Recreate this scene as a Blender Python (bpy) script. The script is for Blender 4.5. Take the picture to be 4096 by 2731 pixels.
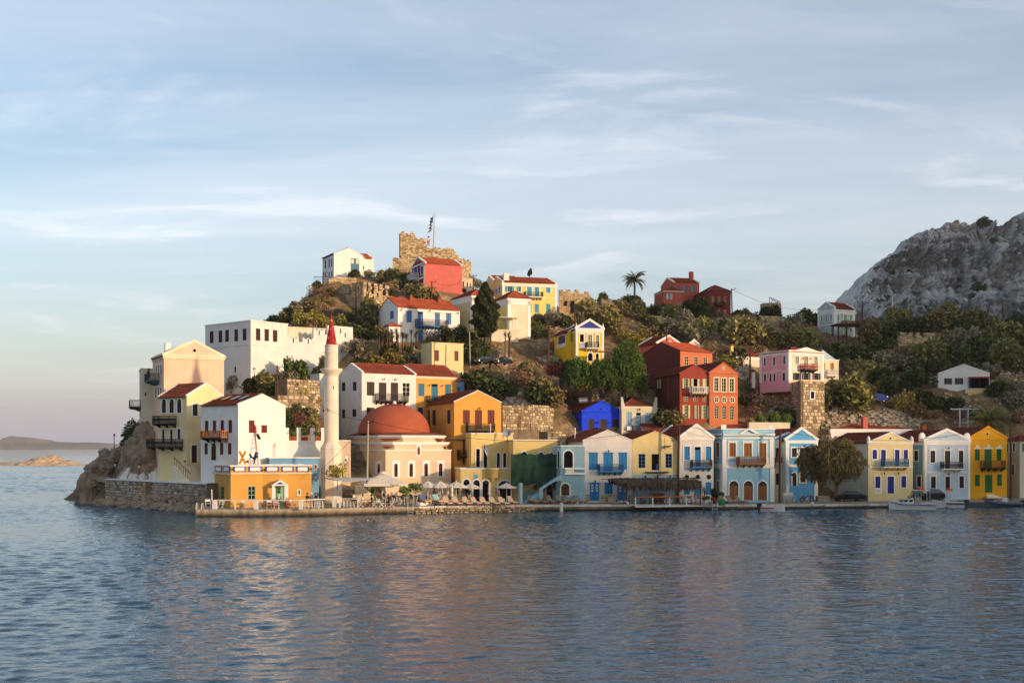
import bpy,math,random
import numpy as np
from mathutils import Vector,Matrix
for o in list(bpy.data.objects): bpy.data.objects.remove(o)
SC = bpy.context.scene; COL = SC.collection
F = 4551.1; HZ = 1785.0; CH = 7.4        # focal length in photo pixels, sea horizon row, eye height (m)
# ---------------------------------------------------------------- camera
cam = bpy.data.cameras.new('camera'); co = bpy.data.objects.new('camera',cam); COL.objects.link(co)
cam.lens = 40; cam.sensor_width = 36; cam.clip_end = 30000; cam.clip_start = 0.5
cam.shift_y = (HZ-1365.5)/4096
co.location = (0,0,CH); co.rotation_euler = (math.pi/2,0,0); SC.camera = co
SC.render.resolution_x = 1024; SC.render.resolution_y = 682
# ---------------------------------------------------------------- light
SUN_EL = math.radians(10.0); SH = Vector((0.85,-0.53)).normalized()   # horizontal direction towards the sun
w = bpy.data.worlds.new('World'); SC.world = w; w.use_nodes = True
nt = w.node_tree; nd = nt.nodes; lk = nt.links; nd.clear()
def N(tp,**k):
 n = nd.new(tp)
 for a,b in k.items(): setattr(n,a,b)
 return n
wo = N('ShaderNodeOutputWorld'); bg = N('ShaderNodeBackground'); bg.inputs[1].default_value = 0.15
sky = N('ShaderNodeTexSky',sky_type='NISHITA',sun_disc=False,sun_elevation=SUN_EL,
  sun_rotation=math.atan2(SH.x,SH.y),altitude=0,air_density=1.0,dust_density=1.6,ozone_density=1.6)
# high thin cloud: noise on a flat layer overhead, the same in every direction
tc = N('ShaderNodeTexCoord'); sep = N('ShaderNodeSeparateXYZ'); lk.new(tc.outputs['Generated'],sep.inputs[0])
mz = N('ShaderNodeMath',operation='MAXIMUM'); mz.inputs[1].default_value = 0.0; lk.new(sep.outputs['Z'],mz.inputs[0])
az = N('ShaderNodeMath',operation='ADD'); az.inputs[1].default_value = 0.11; lk.new(mz.outputs[0],az.inputs[0])
dv = N('ShaderNodeVectorMath',operation='SCALE')
inv = N('ShaderNodeMath',operation='DIVIDE'); inv.inputs[0].default_value = 1.0; lk.new(az.outputs[0],inv.inputs[1])
lk.new(tc.outputs['Generated'],dv.inputs[0]); lk.new(inv.outputs[0],dv.inputs['Scale'])
def cloud(loc,rot,scl,nscale,det,rough,dist,lo,hi):
 m = N('ShaderNodeMapping'); m.inputs['Location'].default_value = loc; m.inputs['Rotation'].default_value = (0,0,rot)
 m.inputs['Scale'].default_value = scl; lk.new(dv.outputs[0],m.inputs[0])
 t = N('ShaderNodeTexNoise'); t.inputs['Scale'].default_value = nscale; t.inputs['Detail'].default_value = det
 t.inputs['Roughness'].default_value = rough; t.inputs['Distortion'].default_value = dist
 lk.new(m.outputs[0],t.inputs['Vector'])
 r = N('ShaderNodeMapRange',interpolation_type='SMOOTHSTEP'); r.inputs[1].default_value = lo; r.inputs[2].default_value = hi
 lk.new(t.outputs[0],r.inputs[0]); return r.outputs[0]
c1 = cloud((3.1,1.7,0),0.25,(0.4,1.2,0),0.6,7,0.6,0.8,0.34,0.74)      # broad veil
c2 = cloud((0.4,6.2,0),-0.5,(0.75,1.3,0),1.0,9,0.58,1.7,0.5,0.74)       # wisps
def MA(op,a,b):
 m = N('ShaderNodeMath',operation=op)
 for i,v in enumerate((a,b)):
  if isinstance(v,(int,float)): m.inputs[i].default_value = v
  else: lk.new(v,m.inputs[i])
 return m.outputs[0]
cl = MA('MINIMUM',MA('ADD',MA('MULTIPLY',c1,0.6),MA('MULTIPLY',c2,0.7)),1.0)
veil = MA('MINIMUM',MA('MULTIPLY',MA('POWER',inv.outputs[0],1.5),0.045),0.98)      # thin haze, thicker towards the horizon
mixc = N('ShaderNodeMix',data_type='RGBA'); lk.new(cl,mixc.inputs[0])
def lit(k,c):                                   # cloud and haze: own grey plus the light that scatters through from the sun side
 sc_ = N('ShaderNodeVectorMath',operation='SCALE'); lk.new(sky.outputs[0],sc_.inputs[0]); sc_.inputs['Scale'].default_value = k
 ad_ = N('ShaderNodeVectorMath',operation='ADD'); lk.new(sc_.outputs[0],ad_.inputs[0]); ad_.inputs[1].default_value = c; return ad_.outputs[0]
lk.new(sky.outputs[0],mixc.inputs[6]); lk.new(lit(.6,(3.0,2.85,2.85)),mixc.inputs[7])
mixv = N('ShaderNodeMix',data_type='RGBA'); lk.new(veil,mixv.inputs[0]); lk.new(mixc.outputs[2],mixv.inputs[6]); lk.new(lit(.22,(2.15,1.98,2.2)),mixv.inputs[7])
lk.new(mixv.outputs[2],bg.inputs[0]); lk.new(bg.outputs[0],wo.inputs[0])
sl = bpy.data.lights.new('sun','SUN'); so = bpy.data.objects.new('sun',sl); COL.objects.link(so)
sl.energy = 3.1; sl.angle = math.radians(1.5); sl.color = (1.0,0.69,0.43)
sd = Vector((SH.x*math.cos(SUN_EL),SH.y*math.cos(SUN_EL),math.sin(SUN_EL)))
so.rotation_euler = sd.to_track_quat('Z','Y').to_euler(); so.location = (200,-120,120)
vs = SC.view_settings; vs.view_transform = 'Standard'; vs.look = 'None'; vs.exposure = 0.66; vs.gamma = 1
vs.use_curve_mapping = False
# ---------------------------------------------------------------- helpers
RND = random.Random(7)
T = [0.0,0.0,1.0]
def vw(x,y,s): T[:] = [x,y,s]                       # the photo detail that the next measurements were read from
def PX(x): return T[0]+x/T[2]
def PY(y): return T[1]+y/T[2]
def at(x,y,d): return Vector(((PX(x)-2048)*d/F,d,CH+(HZ-PY(y))*d/F))   # measured point at distance d
def zat(y,d): return CH+(HZ-PY(y))*d/F
def srgb(h):
 c = [int(h[i:i+2],16)/255 for i in (0,2,4)]
 return tuple(v/12.92 if v <= .04045 else ((v+.055)/1.055)**2.4 for v in c)
MATS = {}
def mat(name,col,rough=0.8,kind='plain',var=0.12,bump=0.15,scale=1.0,spec=0.3,metal=0.0,col2=None,amt=0.5):
 if name in MATS: return MATS[name]
 m = bpy.data.materials.new(name); m.use_nodes = True; MATS[name] = m
 t = m.node_tree; n = t.nodes; L = t.links; b = n['Principled BSDF']
 if isinstance(col,str): col = srgb(col)
 if isinstance(col2,str): col2 = srgb(col2)
 b.inputs['Roughness'].default_value = rough; b.inputs['Specular IOR Level'].default_value = spec
 b.inputs['Metallic'].default_value = metal
 if kind == 'plain':
  b.inputs['Base Color'].default_value = (*col,1); return m
 g = n.new('ShaderNodeNewGeometry')
 def noise(sc,det=4,ro=.55,vec=None,squash=None):
  x = n.new('ShaderNodeTexNoise'); x.inputs['Scale'].default_value = sc; x.inputs['Detail'].default_value = det
  x.inputs['Roughness'].default_value = ro
  if squash:
   mp = n.new('ShaderNodeMapping'); mp.inputs['Scale'].default_value = squash
   L.new(g.outputs['Position'],mp.inputs[0]); L.new(mp.outputs[0],x.inputs['Vector'])
  else: L.new(g.outputs['Position'],x.inputs['Vector'])
  return x.outputs[0]
 def mixc(f,a,bb,lo=.35,hi=.65,amt=1.0):
  r = n.new('ShaderNodeMapRange'); r.inputs[1].default_value = lo; r.inputs[2].default_value = hi; r.inputs[4].default_value = amt
  L.new(f,r.inputs[0]); x = n.new('ShaderNodeMix'); x.data_type = 'RGBA'; L.new(r.outputs[0],x.inputs[0])
  for i,v in ((6,a),(7,bb)):
   if isinstance(v,tuple): x.inputs[i].default_value = (*v,1)
   else: L.new(v,x.inputs[i])
  return x.outputs[2]
 dk = tuple(v*(1-var*1.6) for v in col); lt = tuple(min(1,v*(1+var)) for v in col)
 if kind == 'plaster':
  c = mixc(noise(.55*scale,5,.6),dk,lt,.3,.7)
  st = tuple(.62*v+.02 for v in col)
  c = mixc(noise(1.0*scale,5,.65,squash=(1.7,1.7,.16)),c,st,.56,.8,.35+var)      # rain streaks
  if col2: c = mixc(noise(2.2*scale,6,.62),c,col2,.60,.66,amt)                 # flaked paint
  L.new(c,b.inputs['Base Color'])
  bn = noise(6*scale,4,.6)
 elif kind == 'mix':
  c = mixc(noise(scale,6,.62),col,col2 or lt,.38,.62)
  c = mixc(noise(scale*5.3,4,.6),c,tuple(v*(1-var*2) for v in col),.5,.8,.7)
  L.new(c,b.inputs['Base Color']); bn = noise(scale*6,5,.65)
 elif kind == 'grain':
  c = mixc(noise(3*scale,4,.6,squash=(6,6,.5)),dk,lt,.3,.7)
  L.new(c,b.inputs['Base Color']); bn = noise(8*scale,3)
 elif kind == 'pieces':                              # every joined piece its own tone
  hv = n.new('ShaderNodeMix'); hv.data_type = 'RGBA'; L.new(g.outputs['Random Per Island'],hv.inputs[0])
  hv.inputs[6].default_value = (*tuple(v*(1-var*2.2) for v in col),1); hv.inputs[7].default_value = (*(col2 or lt),1)
  c = mixc(noise(2.2*scale,5,.6),hv.outputs[2],tuple(.6*v for v in col),.52,.8,.6)
  L.new(c,b.inputs['Base Color']); bn = noise(7*scale,5,.65)
 elif kind == 'object':                              # every object its own tone
  oi = n.new('ShaderNodeObjectInfo')
  hv = n.new('ShaderNodeMix'); hv.data_type = 'RGBA'; L.new(oi.outputs['Random'],hv.inputs[0])
  hv.inputs[6].default_value = (*tuple(v*(1-var*2.2) for v in col),1); hv.inputs[7].default_value = (*(col2 or lt),1)
  c = mixc(noise(2.2*scale,5,.6),hv.outputs[2],tuple(.6*v for v in col),.52,.8,.6)
  L.new(c,b.inputs['Base Color']); bn = noise(7*scale,5,.65)
 elif kind == 'leaf':
  hv = n.new('ShaderNodeMix'); hv.data_type = 'RGBA'; L.new(g.outputs['Random Per Island'],hv.inputs[0])
  hv.inputs[6].default_value = (*tuple(v*(1-var*2) for v in col),1); hv.inputs[7].default_value = (*(col2 or lt),1)
  oi = n.new('ShaderNodeObjectInfo'); hs = n.new('ShaderNodeHueSaturation')
  r = n.new('ShaderNodeMapRange'); r.inputs[3].default_value = .72; r.inputs[4].default_value = 1.3
  L.new(oi.outputs['Random'],r.inputs[0]); L.new(r.outputs[0],hs.inputs['Value'])
  r2 = n.new('ShaderNodeMapRange'); r2.inputs[3].default_value = .475; r2.inputs[4].default_value = .515
  ad = n.new('ShaderNodeMath'); ad.operation = 'FRACT'; ml = n.new('ShaderNodeMath'); ml.operation = 'MULTIPLY'; ml.inputs[1].default_value = 7.31
  L.new(oi.outputs['Random'],ml.inputs[0]); L.new(ml.outputs[0],ad.inputs[0]); L.new(ad.outputs[0],r2.inputs[0]); L.new(r2.outputs[0],hs.inputs['Hue'])
  L.new(hv.outputs[2],hs.inputs['Color']); L.new(hs.outputs[0],b.inputs['Base Color'])
  tr = n.new('ShaderNodeBsdfTranslucent'); L.new(hs.outputs[0],tr.inputs[0])
  ms = n.new('ShaderNodeMixShader'); ms.inputs[0].default_value = .18
  L.new(b.outputs[0],ms.inputs[1]); L.new(tr.outputs[0],ms.inputs[2]); L.new(ms.outputs[0],n['Material Output'].inputs[0])
  return m
 if bump:
  bp = n.new('ShaderNodeBump'); bp.inputs['Strength'].default_value = bump; bp.inputs['Distance'].default_value = .06
  L.new(bn,bp.inputs['Height']); L.new(bp.outputs[0],b.inputs['Normal'])
 return m
class MB:
 def __init__(s): s.v = []; s.f = []; s.m = []; s.sm = []
 def add(s,vs,fs,mi=0,smooth=False):
  k = len(s.v); s.v += [tuple(p) for p in vs]
  for f in fs: s.f.append(tuple(i+k for i in f)); s.m.append(mi); s.sm.append(smooth)
 def box(s,x0,x1,y0,y1,z0,z1,mi=0):
  s.add([(x,y,z) for z in (z0,z1) for y in (y0,y1) for x in (x0,x1)],
              [(0,2,3,1),(4,5,7,6),(0,1,5,4),(2,6,7,3),(0,4,6,2),(1,3,7,5)],mi)
 def prism(s,poly,a,b,mi=0):              # poly: points, extruded from offset a to offset b (vectors)
  n = len(poly); a = Vector(a); b = Vector(b)
  s.add([Vector(p)+a for p in poly]+[Vector(p)+b for p in poly],
              [tuple(range(n))[::-1],tuple(range(n,2*n))]+[(i,(i+1) % n,n+(i+1) % n,n+i) for i in range(n)],mi)
 def bar(s,p,q,w=.03,h=None,mi=0):         # square bar between two points
  p = Vector(p); q = Vector(q); d = (q-p).normalized(); h = h or w
  u = d.cross(Vector((0,0,1))); u = Vector((1,0,0)) if u.length < 1e-4 else u.normalized()
  v = u.cross(d); u = u*w/2; v = v*h/2
  s.prism([u+v,u-v,-u-v,-u+v],p,q,mi)
 def cyl(s,p,q,r0,r1=None,n=8,mi=0,cap=True,smooth=True):
  p = Vector(p); q = Vector(q); r1 = r0 if r1 is None else r1; d = (q-p).normalized()
  u = d.cross(Vector((0,0,1))); u = Vector((1,0,0)) if u.length < 1e-4 else u.normalized(); v = d.cross(u)
  A = [math.tau*i/n for i in range(n)]
  s.add([p+(u*math.cos(a)+v*math.sin(a))*r0 for a in A]+[q+(u*math.cos(a)+v*math.sin(a))*r1 for a in A],
              [(i,(i+1) % n,n+(i+1) % n,n+i) for i in range(n)],mi,smooth)
  if cap: s.add([p+(u*math.cos(a)+v*math.sin(a))*r0 for a in A]+[q+(u*math.cos(a)+v*math.sin(a))*r1 for a in A],
              [tuple(range(n))[::-1],tuple(range(n,2*n))],mi)
 def lathe(s,prof,n=16,c=(0,0,0),mi=0,smooth=True,a0=0,sx=1,sy=1):
  vs = []; m = len(prof)
  for i in range(n):
   a = a0+math.tau*i/n
   vs += [(c[0]+r*math.cos(a)*sx,c[1]+r*math.sin(a)*sy,c[2]+z) for r,z in prof]
  s.add(vs,[(i*m+j,((i+1) % n)*m+j,((i+1) % n)*m+j+1,i*m+j+1) for i in range(n) for j in range(m-1)],mi,smooth)
 def tube(s,pts,r,n=5,mi=0):
  pts = [Vector(p) for p in pts]; rs = r if isinstance(r,(list,tuple)) else [r]*len(pts); vs = []
  for i,p in enumerate(pts):
   d = (pts[min(i+1,len(pts)-1)]-pts[max(i-1,0)]).normalized()
   u = d.cross(Vector((0.13,.07,1))); u = u.normalized() if u.length > 1e-4 else Vector((1,0,0)); v = d.cross(u)
   vs += [p+(u*math.cos(math.tau*k/n)+v*math.sin(math.tau*k/n))*rs[i] for k in range(n)]
  s.add(vs,[(i*n+k,i*n+(k+1) % n,(i+1)*n+(k+1) % n,(i+1)*n+k) for i in range(len(pts)-1) for k in range(n)]
              +[tuple(range(n))[::-1],tuple(range(len(vs)-n,len(vs)))],mi,True)
 def ball(s,c,r,n=8,m=6,mi=0,sx=1,sy=1,sz=1):
  s.lathe([(max(1e-4,r*math.sin(math.pi*j/m)),-r*sz*math.cos(math.pi*j/m)) for j in range(m+1)],n,c,mi,True,0,sx,sy)
 def mesh(s,name,mats):
  me = bpy.data.meshes.new(name); me.from_pydata(s.v,[],s.f)
  for m in (mats if isinstance(mats,(list,tuple)) else [mats]): me.materials.append(m)
  me.polygons.foreach_set('material_index',s.m); me.polygons.foreach_set('use_smooth',s.sm); me.update(); return me
 def build(s,name,mats,parent=None,loc=None):
  return link(name,s.mesh(name,mats),parent,loc)
def link(name,me,parent=None,loc=None):
 o = bpy.data.objects.new(name,me); COL.objects.link(o)
 if parent is not None: o.parent = parent
 if loc is not None: o.location = loc
 return o
def tag(o,label=None,cat=None,group=None,kind=None):
 for k,v in (('label',label),('category',cat),('group',group),('kind',kind)):
  if v: o[k] = v
 return o
def empty(name,loc,rz=0.0,label=None,cat=None,group=None):
 o = bpy.data.objects.new(name,None); COL.objects.link(o); o.location = loc; o.rotation_euler = (0,0,rz)
 o.empty_display_size = .2
 return tag(o,label,cat,group)
def copy_tree(o,parent=None):
 c = o.copy(); COL.objects.link(c); c.parent = parent
 for ch in o.children: copy_tree(ch,c)
 return c
# vectorised gradient-ish noise
_rs = np.random.RandomState(3); _tab = _rs.rand(64,64,64).astype(np.float32)
def vnoise(x,y,z):
 x,y,z = np.broadcast_arrays(np.asarray(x,float),np.asarray(y,float),np.asarray(z,float))
 xi,yi,zi = np.floor(x).astype(int),np.floor(y).astype(int),np.floor(z).astype(int)
 fx,fy,fz = x-xi,y-yi,z-zi; fx,fy,fz = [t*t*(3-2*t) for t in (fx,fy,fz)]
 def g(i,j,k): return _tab[(xi+i) & 63,(yi+j) & 63,(zi+k) & 63]
 a = (g(0,0,0)*(1-fx)+g(1,0,0)*fx)*(1-fy)+(g(0,1,0)*(1-fx)+g(1,1,0)*fx)*fy
 b = (g(0,0,1)*(1-fx)+g(1,0,1)*fx)*(1-fy)+(g(0,1,1)*(1-fx)+g(1,1,1)*fx)*fy
 return (a*(1-fz)+b*fz)*2-1
def fbm(x,y,z,oct=5,gain=.5):
 s = 0; a = 1.0
 for i in range(oct): s = s+a*vnoise(x*2**i+17*i,y*2**i+5*i,z*2**i+9*i); a *= gain
 return s

# ---------------------------------------------------------------- paint and stone
C = {}
def paint(k,h,h2=None,var=.07,amt=.5,kind='plaster',rough=.85,bump=.12):
 C[k] = mat(k,h,rough,kind,var,bump,col2=h2,amt=amt)
for k,h,h2 in (('white_plaster','e6e2da',None),('old_white_plaster','dcd8d0','b5b0a6'),('pink_plaster','e6bfa2',None),('cream_plaster','e6cf9a',None),
 ('ochre_plaster','d9a04a',None),('orange_ochre_plaster','d99c46',None),('cafe_ochre_plaster','d09a48',None),('mosque_plaster','dfc3a2','d2ac86'),
 ('arcade_cream_plaster','dfc27c','cfc6b4'),('pale_blue_plaster','8fb2bd','b8c4c4'),('cobalt_plaster','1540dc','3a60e0'),('stone_cream_plaster','d8cdb2',None),
 ('warm_white_plaster','dcd5cb',None),('butter_plaster','dcc58a',None),('powder_blue_plaster','93c2d6',None),('sky_blue_plaster','5aa2d2',None),
 ('grey_blue_plaster','b9cbd6',None),('marigold_plaster','e6a41c',None),('red_plaster','8e342a',None),('brick_red_plaster','96402e',None),
 ('orange_red_plaster','c2704a',None),('shaded_red_plaster','5e2a24',None),('salmon_plaster','b0523f',None),('oxblood_plaster','74302a',None),('rose_plaster','c4645a','cc8068'),  # first two are one red, with sunlight and shade put into the tone
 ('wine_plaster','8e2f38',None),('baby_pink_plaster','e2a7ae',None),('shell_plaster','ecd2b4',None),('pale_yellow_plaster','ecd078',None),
 ('bright_yellow_plaster','ecc01e',None),('lemon_plaster','ddcb96',None),('grey_green_plaster','b4bab4',None),('shaded_yellow_plaster','c8bd90',None),('teal_blue_plaster','6f9dbd',None)):
 paint(k,h,h2)
for k,h in (('brown_wood','3a2019'),('dark_brown_wood','2a1c16'),('red_brown_wood','6a2a20'),('tan_wood','8e5a2a'),('sky_blue_wood','2a86bd'),('mid_blue_wood','3f74b4'),('teal_wood','1f6f92'),
 ('navy_wood','26308c'),('pale_blue_wood','8fb4cc'),('green_wood','1f6a35'),('sage_wood','c3c3a0'),('slate_wood','3c4452'),('mint_wood','8fb896'),('grey_blue_wood','6d7f92'),
 ('sea_green_wood','5f9a86'),('turquoise_wood','4f9db0'),('deep_blue_wood','1f3a6a'),('orange_wood','b56a22'),('yellow_wood','c89434'),('blue_white_wood','c4ccd0'),('steel_blue_wood','3d6a86'),('grey_beige_wood','a59a84'),('cream_wood','d9cfa8')):
 C[k] = mat(k,h,.6,'grain',.12,.1)
C['white_trim'] = mat('white_trim','e8e5de',.7,'plaster',.04,.06); C['cream_trim'] = mat('cream_trim','e6d9b8',.7,'plaster',.04,.06)
C['blue_trim'] = mat('blue_trim','1f3f94',.6,'plaster',.05,.05); C['red_trim'] = mat('red_trim','a54a42',.8,'plaster',.06,.05)
C['dark'] = mat('opening_shade_paint','14110f',.9)  # near-black paint in place of the shade inside openings
C['glass'] = mat('window_glass','0d1114',.06,spec=.6)
C['iron'] = mat('wrought_iron','26221f',.6); C['blue_iron'] = mat('blue_painted_iron','27628c',.6); C['white_iron'] = mat('white_painted_iron','d8d4cc',.6); C['rust_iron'] = mat('rusty_iron','6b3a22',.9,'mix',.2,.1,3,col2='8a5230'); C['teal_iron'] = mat('teal_iron','1f5a5c',.6)
C['tile'] = mat('terracotta_tile','9c543c',.9,'mix',.18,.3,.8,col2='7e452f',spec=.15); C['tile_red'] = mat('red_roof_tile','8c4838',.9,'mix',.18,.3,.8,col2='6e3a2e',spec=.15); C['tile_orange'] = mat('orange_roof_tile','ac5a40',.9,'mix',.18,.3,.8,col2='8e4830',spec=.15)
C['stone'] = mat('limestone','b39a74',.95,'pieces',.16,.5,col2='cdb48c'); C['stone_obj'] = mat('limestone_block','a98f6a',.95,'object',.26,.6,col2='d6c09a'); C['mortar'] = mat('mortar','6f6250',.98,'mix',.1,.3,1.5,col2='857660')
C['grey_stone_obj'] = mat('grey_stone_block','968a78',.95,'object',.24,.6,col2='c6baa6'); C['gold_stone'] = mat('golden_limestone','b89a6a',.95,'pieces',.2,.5,col2='dcc498')
C['rock'] = mat('rock','7d6f60',.95,'mix',.2,.6,.5,col2='a8917a')
CTRL = []          # ground heights met by the buildings
FOOT = []          # plan outlines kept clear of planting
def tiles(mb,a,b,r0,r1,course=.42,lift=.12):
 a,b,r0,r1 = map(Vector,(a,b,r0,r1)); L = ((r0+r1)/2-(a+b)/2).length; n = max(3,round(L/course))
 nn = (b-a).cross(r0-a).normalized(); nn = -nn if nn.z < 0 else nn
 for i in range(n):
  t,u = i/n,(i+1)/n; p,q = a.lerp(r0,t),b.lerp(r1,t); P,Q = a.lerp(r0,u),b.lerp(r1,u)
  h = nn*lift; e = nn*.012
  mb.add([p+h,q+h,Q+e,P+e,p,q],[(0,1,2,3),(4,5,1,0)])
def leaf_mesh(mb,x0,x1,z0,z1,o,P,rows=3):       # one shutter or door leaf; P maps (u, out, v)
 t = min(.09,(x1-x0)*.22)
 def b(u0,u1,v0,v1,a,c):
  mb.add([P(u,q,v) for v in (v0,v1) for q in (a,c) for u in (u0,u1)],
               [(0,2,3,1),(4,5,7,6),(0,1,5,4),(2,6,7,3),(0,4,6,2),(1,3,7,5)])
 b(x0,x1,z0,z1,o-.035,o)
 b(x0+.01,x0+t,z0+.01,z1-.01,o,o+.03); b(x1-t,x1-.01,z0+.01,z1-.01,o,o+.03)
 for i in range(rows+1):
  zc = z0+(z1-z0)*i/rows; b(x0+t,x1-t,max(z0+.01,zc-t/2),min(z1-.01,zc+t/2),o,o+.028)
 nl = int((z1-z0)/.14)
 for i in range(nl): zc = z0+(z1-z0)*(i+.5)/nl; b(x0+t,x1-t,zc-.025,zc+.025,o,o+.014)
class House:
 def __init__(s,name,label,cat,xs,d,th,yb,ye,wall='white_plaster',roof='flat',ya=None,W=None,D=None,zb=None,group=None,tile='tile',
                 rake='white_trim',cornice=None,pil=None,tymp=None,left=None,over=.25,found=3.0,spec='',ctrl=True,rakew=.3,gbase=None,foot=True):
  T0 = list(T); th = math.radians(th); s.th = th; s.d = d; s.c,s.s = math.cos(th),math.sin(th)
  xl,xc,xr = xs; s.X = (PX(xc)-2048)*d/F
  s.zb = zat(yb,d) if zb is None else zb; s.H = zat(ye,d)-s.zb
  s.W = W if W else s.ux('F',xr); s.D = D if D else s.ux('L',xl)
  s.root = empty(name,(s.X,d,s.zb),th,label,cat,group)
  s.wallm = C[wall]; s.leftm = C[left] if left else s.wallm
  s.rects = {'F': [],'L': [],'R': []}; s.later = []
  for ln in spec.strip().split('\n'):
   if ln.strip(): s.line(ln.split())
  T[:] = T0
  s.walls(found,roof,ya,tymp); s.roof(roof,ya,tile,rake,over,rakew)
  for f,a in s.later: f(*a)
  if cornice: s.cornice(*cornice)
  if pil:
   for f,U in (('F',s.W),('L',s.D)):
    for a,b in ((0,pil[1]),(U-pil[1],U)):
     s.face_box(f,a-(.05 if a == 0 else 0),b+(.05 if a else 0),0,s.H-.02,.05 if f == 'F' else .048,C[pil[0]],'pilaster')
  for u,v in ((0,0),(s.W,0),(0,s.D),(s.W,s.D)):
   p = s.P(u,v)
   if ctrl: CTRL.append((p.x,p.y,s.zb if gbase is None else gbase))
  if foot: FOOT.append([s.P(u,v) for u,v in ((-.6,-.8),(s.W+.6,-.8),(s.W+.6,s.D+.6),(-.6,s.D+.6))])
 def P(s,u,v,z=0): return Vector((s.X+u*s.c-v*s.s,s.d+u*s.s+v*s.c,s.zb+z))
 def ux(s,f,x):
  q = (PX(x)-2048)/F
  if f == 'F': return (q*s.d-s.X)/(s.c-q*s.s)
  if f == 'L': return (s.X-q*s.d)/(s.s+q*s.c)
  r = s.P(s.W,0); return (r.x-q*r.y)/(s.s+q*s.c)
 def vz(s,f,u,y):
  p = s.P(u,0) if f == 'F' else s.P(0 if f == 'L' else s.W,u)
  return zat(y,p.y)-s.zb
 def fp(s,f):
  if f == 'F': return lambda u,o,v: (u,-o,v)
  if f == 'L': return lambda u,o,v: (-o,u,v)
  return lambda u,o,v: (s.W+o,u,v)
 def rect(s,f,a):
  x0,y0,x1,y1 = map(float,a[:4]); u0,u1 = sorted((s.ux(f,x0),s.ux(f,x1))); uc = (u0+u1)/2
  return u0,u1,s.vz(f,uc,y1),s.vz(f,uc,y0)
 def face_box(s,f,u0,u1,v0,v1,proud,m,name,parent=None,o0=0.0):
  P = s.fp(f); mb = MB()
  mb.add([P(u,q,v) for v in (v0,v1) for q in (o0,proud) for u in (u0,u1)],
               [(0,2,3,1),(4,5,7,6),(0,1,5,4),(2,6,7,3),(0,4,6,2),(1,3,7,5)])
  return mb.build(name,m,parent or s.root)
 def line(s,a):
  k = a[0]
  if k in 'FLR':
   r = s.rect(k,a[1:5]); tp = a[5]; col = a[6]; sur = a[7] if len(a) > 7 else '-'; nm = a[8] if len(a) > 8 else None
   s.rects[k].append((*r,'a' in tp)); s.later.append((s.window,(k,r,tp,col,sur,nm)))
  elif k == 'X':
   r = s.rect(a[1],a[2:6]); s.later.append((s.face_box,(a[1],*r,float(a[6]),C[a[7]],a[8])))
  elif k == 'B': s.later.append((s.balcony,(a[1],s.rect(a[1],a[2:6]),float(a[6]),a[7],a[8],a[9],int(a[10]))))
  elif k == 'O':
   f = a[1]; cx,cy,rx,ry = map(float,a[2:6]); u = s.ux(f,cx); v = s.vz(f,u,cy); s.later.append((s.round,(f,u,v,abs(s.vz(f,u,cy-ry)-v),a[6],a[7])))
  elif k == 'N': u = s.ux(a[1],float(a[2])); s.later.append((s.lamp,(a[1],u,s.vz(a[1],u,float(a[3])))))
  elif k == 'V': vw(*map(float,a[1:4]))
 def round(s,f,u,v,R,col,sur):
  P = s.fp(f); n = 16
  def ring(r,o): return [P(u+r*math.cos(math.tau*i/n),o,v+r*math.sin(math.tau*i/n)) for i in range(n)]
  mb = MB(); R2 = R*1.28
  mb.add(ring(R,.012)+ring(R,.06)+ring(R2,.06)+ring(R2,0),[(j*n+i,j*n+(i+1) % n,(j+1)*n+(i+1) % n,(j+1)*n+i) for j in range(3) for i in range(n)])
  w_ = mb.build('round_window',C[sur],s.root)
  mb = MB(); mb.add(ring(R,.012),[tuple(range(n))]); mb.build('pane',C[col],w_)
  if col == 'glass':
   mb = MB()
   for du,dv_ in ((R,.03),(.03,R)):
    mb.add([P(u+x*du,o,v+y*dv_) for y in (-1,1) for o in (.013,.045) for x in (-1,1)],[(0,2,3,1),(4,5,7,6),(0,1,5,4),(2,6,7,3),(0,4,6,2),(1,3,7,5)])
   mb.build('glazing_bar',C[sur],w_)
 def lamp(s,f,u,v):
  P = s.fp(f); mb = MB()
  mb.bar(P(u,0,v),P(u,.28,v+.06),.03); mb.cyl(P(u,.26,v+.02),P(u,.26,v-.2),.1,.05,6); mb.cyl(P(u,.26,v+.1),P(u,.26,v+.02),.01,.12,6)
  mb.build('wall_lamp',C['iron'],s.root)
 def window(s,f,r,tp,col,sur,nm):
  u0,u1,v0,v1 = r; P = s.fp(f); w_,h = u1-u0,v1-v0; cm = C[col]; door = 'D' in tp
  nm = nm or ('door' if door else 'window'); rc = .13
  def b(mb,a0,a1,b0,b1,o0,o1):
   mb.add([P(u,q,v) for v in (b0,b1) for q in (o0,o1) for u in (a0,a1)],[(0,2,3,1),(4,5,7,6),(0,1,5,4),(2,6,7,3),(0,4,6,2),(1,3,7,5)])
  arch = 'a' in tp; R = w_/2; vt = v1-R*.999 if arch else v1; t = .055
  mb = MB(); b(mb,u0,u0+t,v0,vt,-rc,-.02); b(mb,u1-t,u1,v0,vt,-rc,-.02); b(mb,u0+t,u1-t,vt-t,vt,-rc,-.02); b(mb,u0+t,u1-t,v0,v0+t*.6,-rc,-.02)
  win = mb.build(nm,cm if tp[0] != 'O' else C['dark'],s.root)
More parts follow.
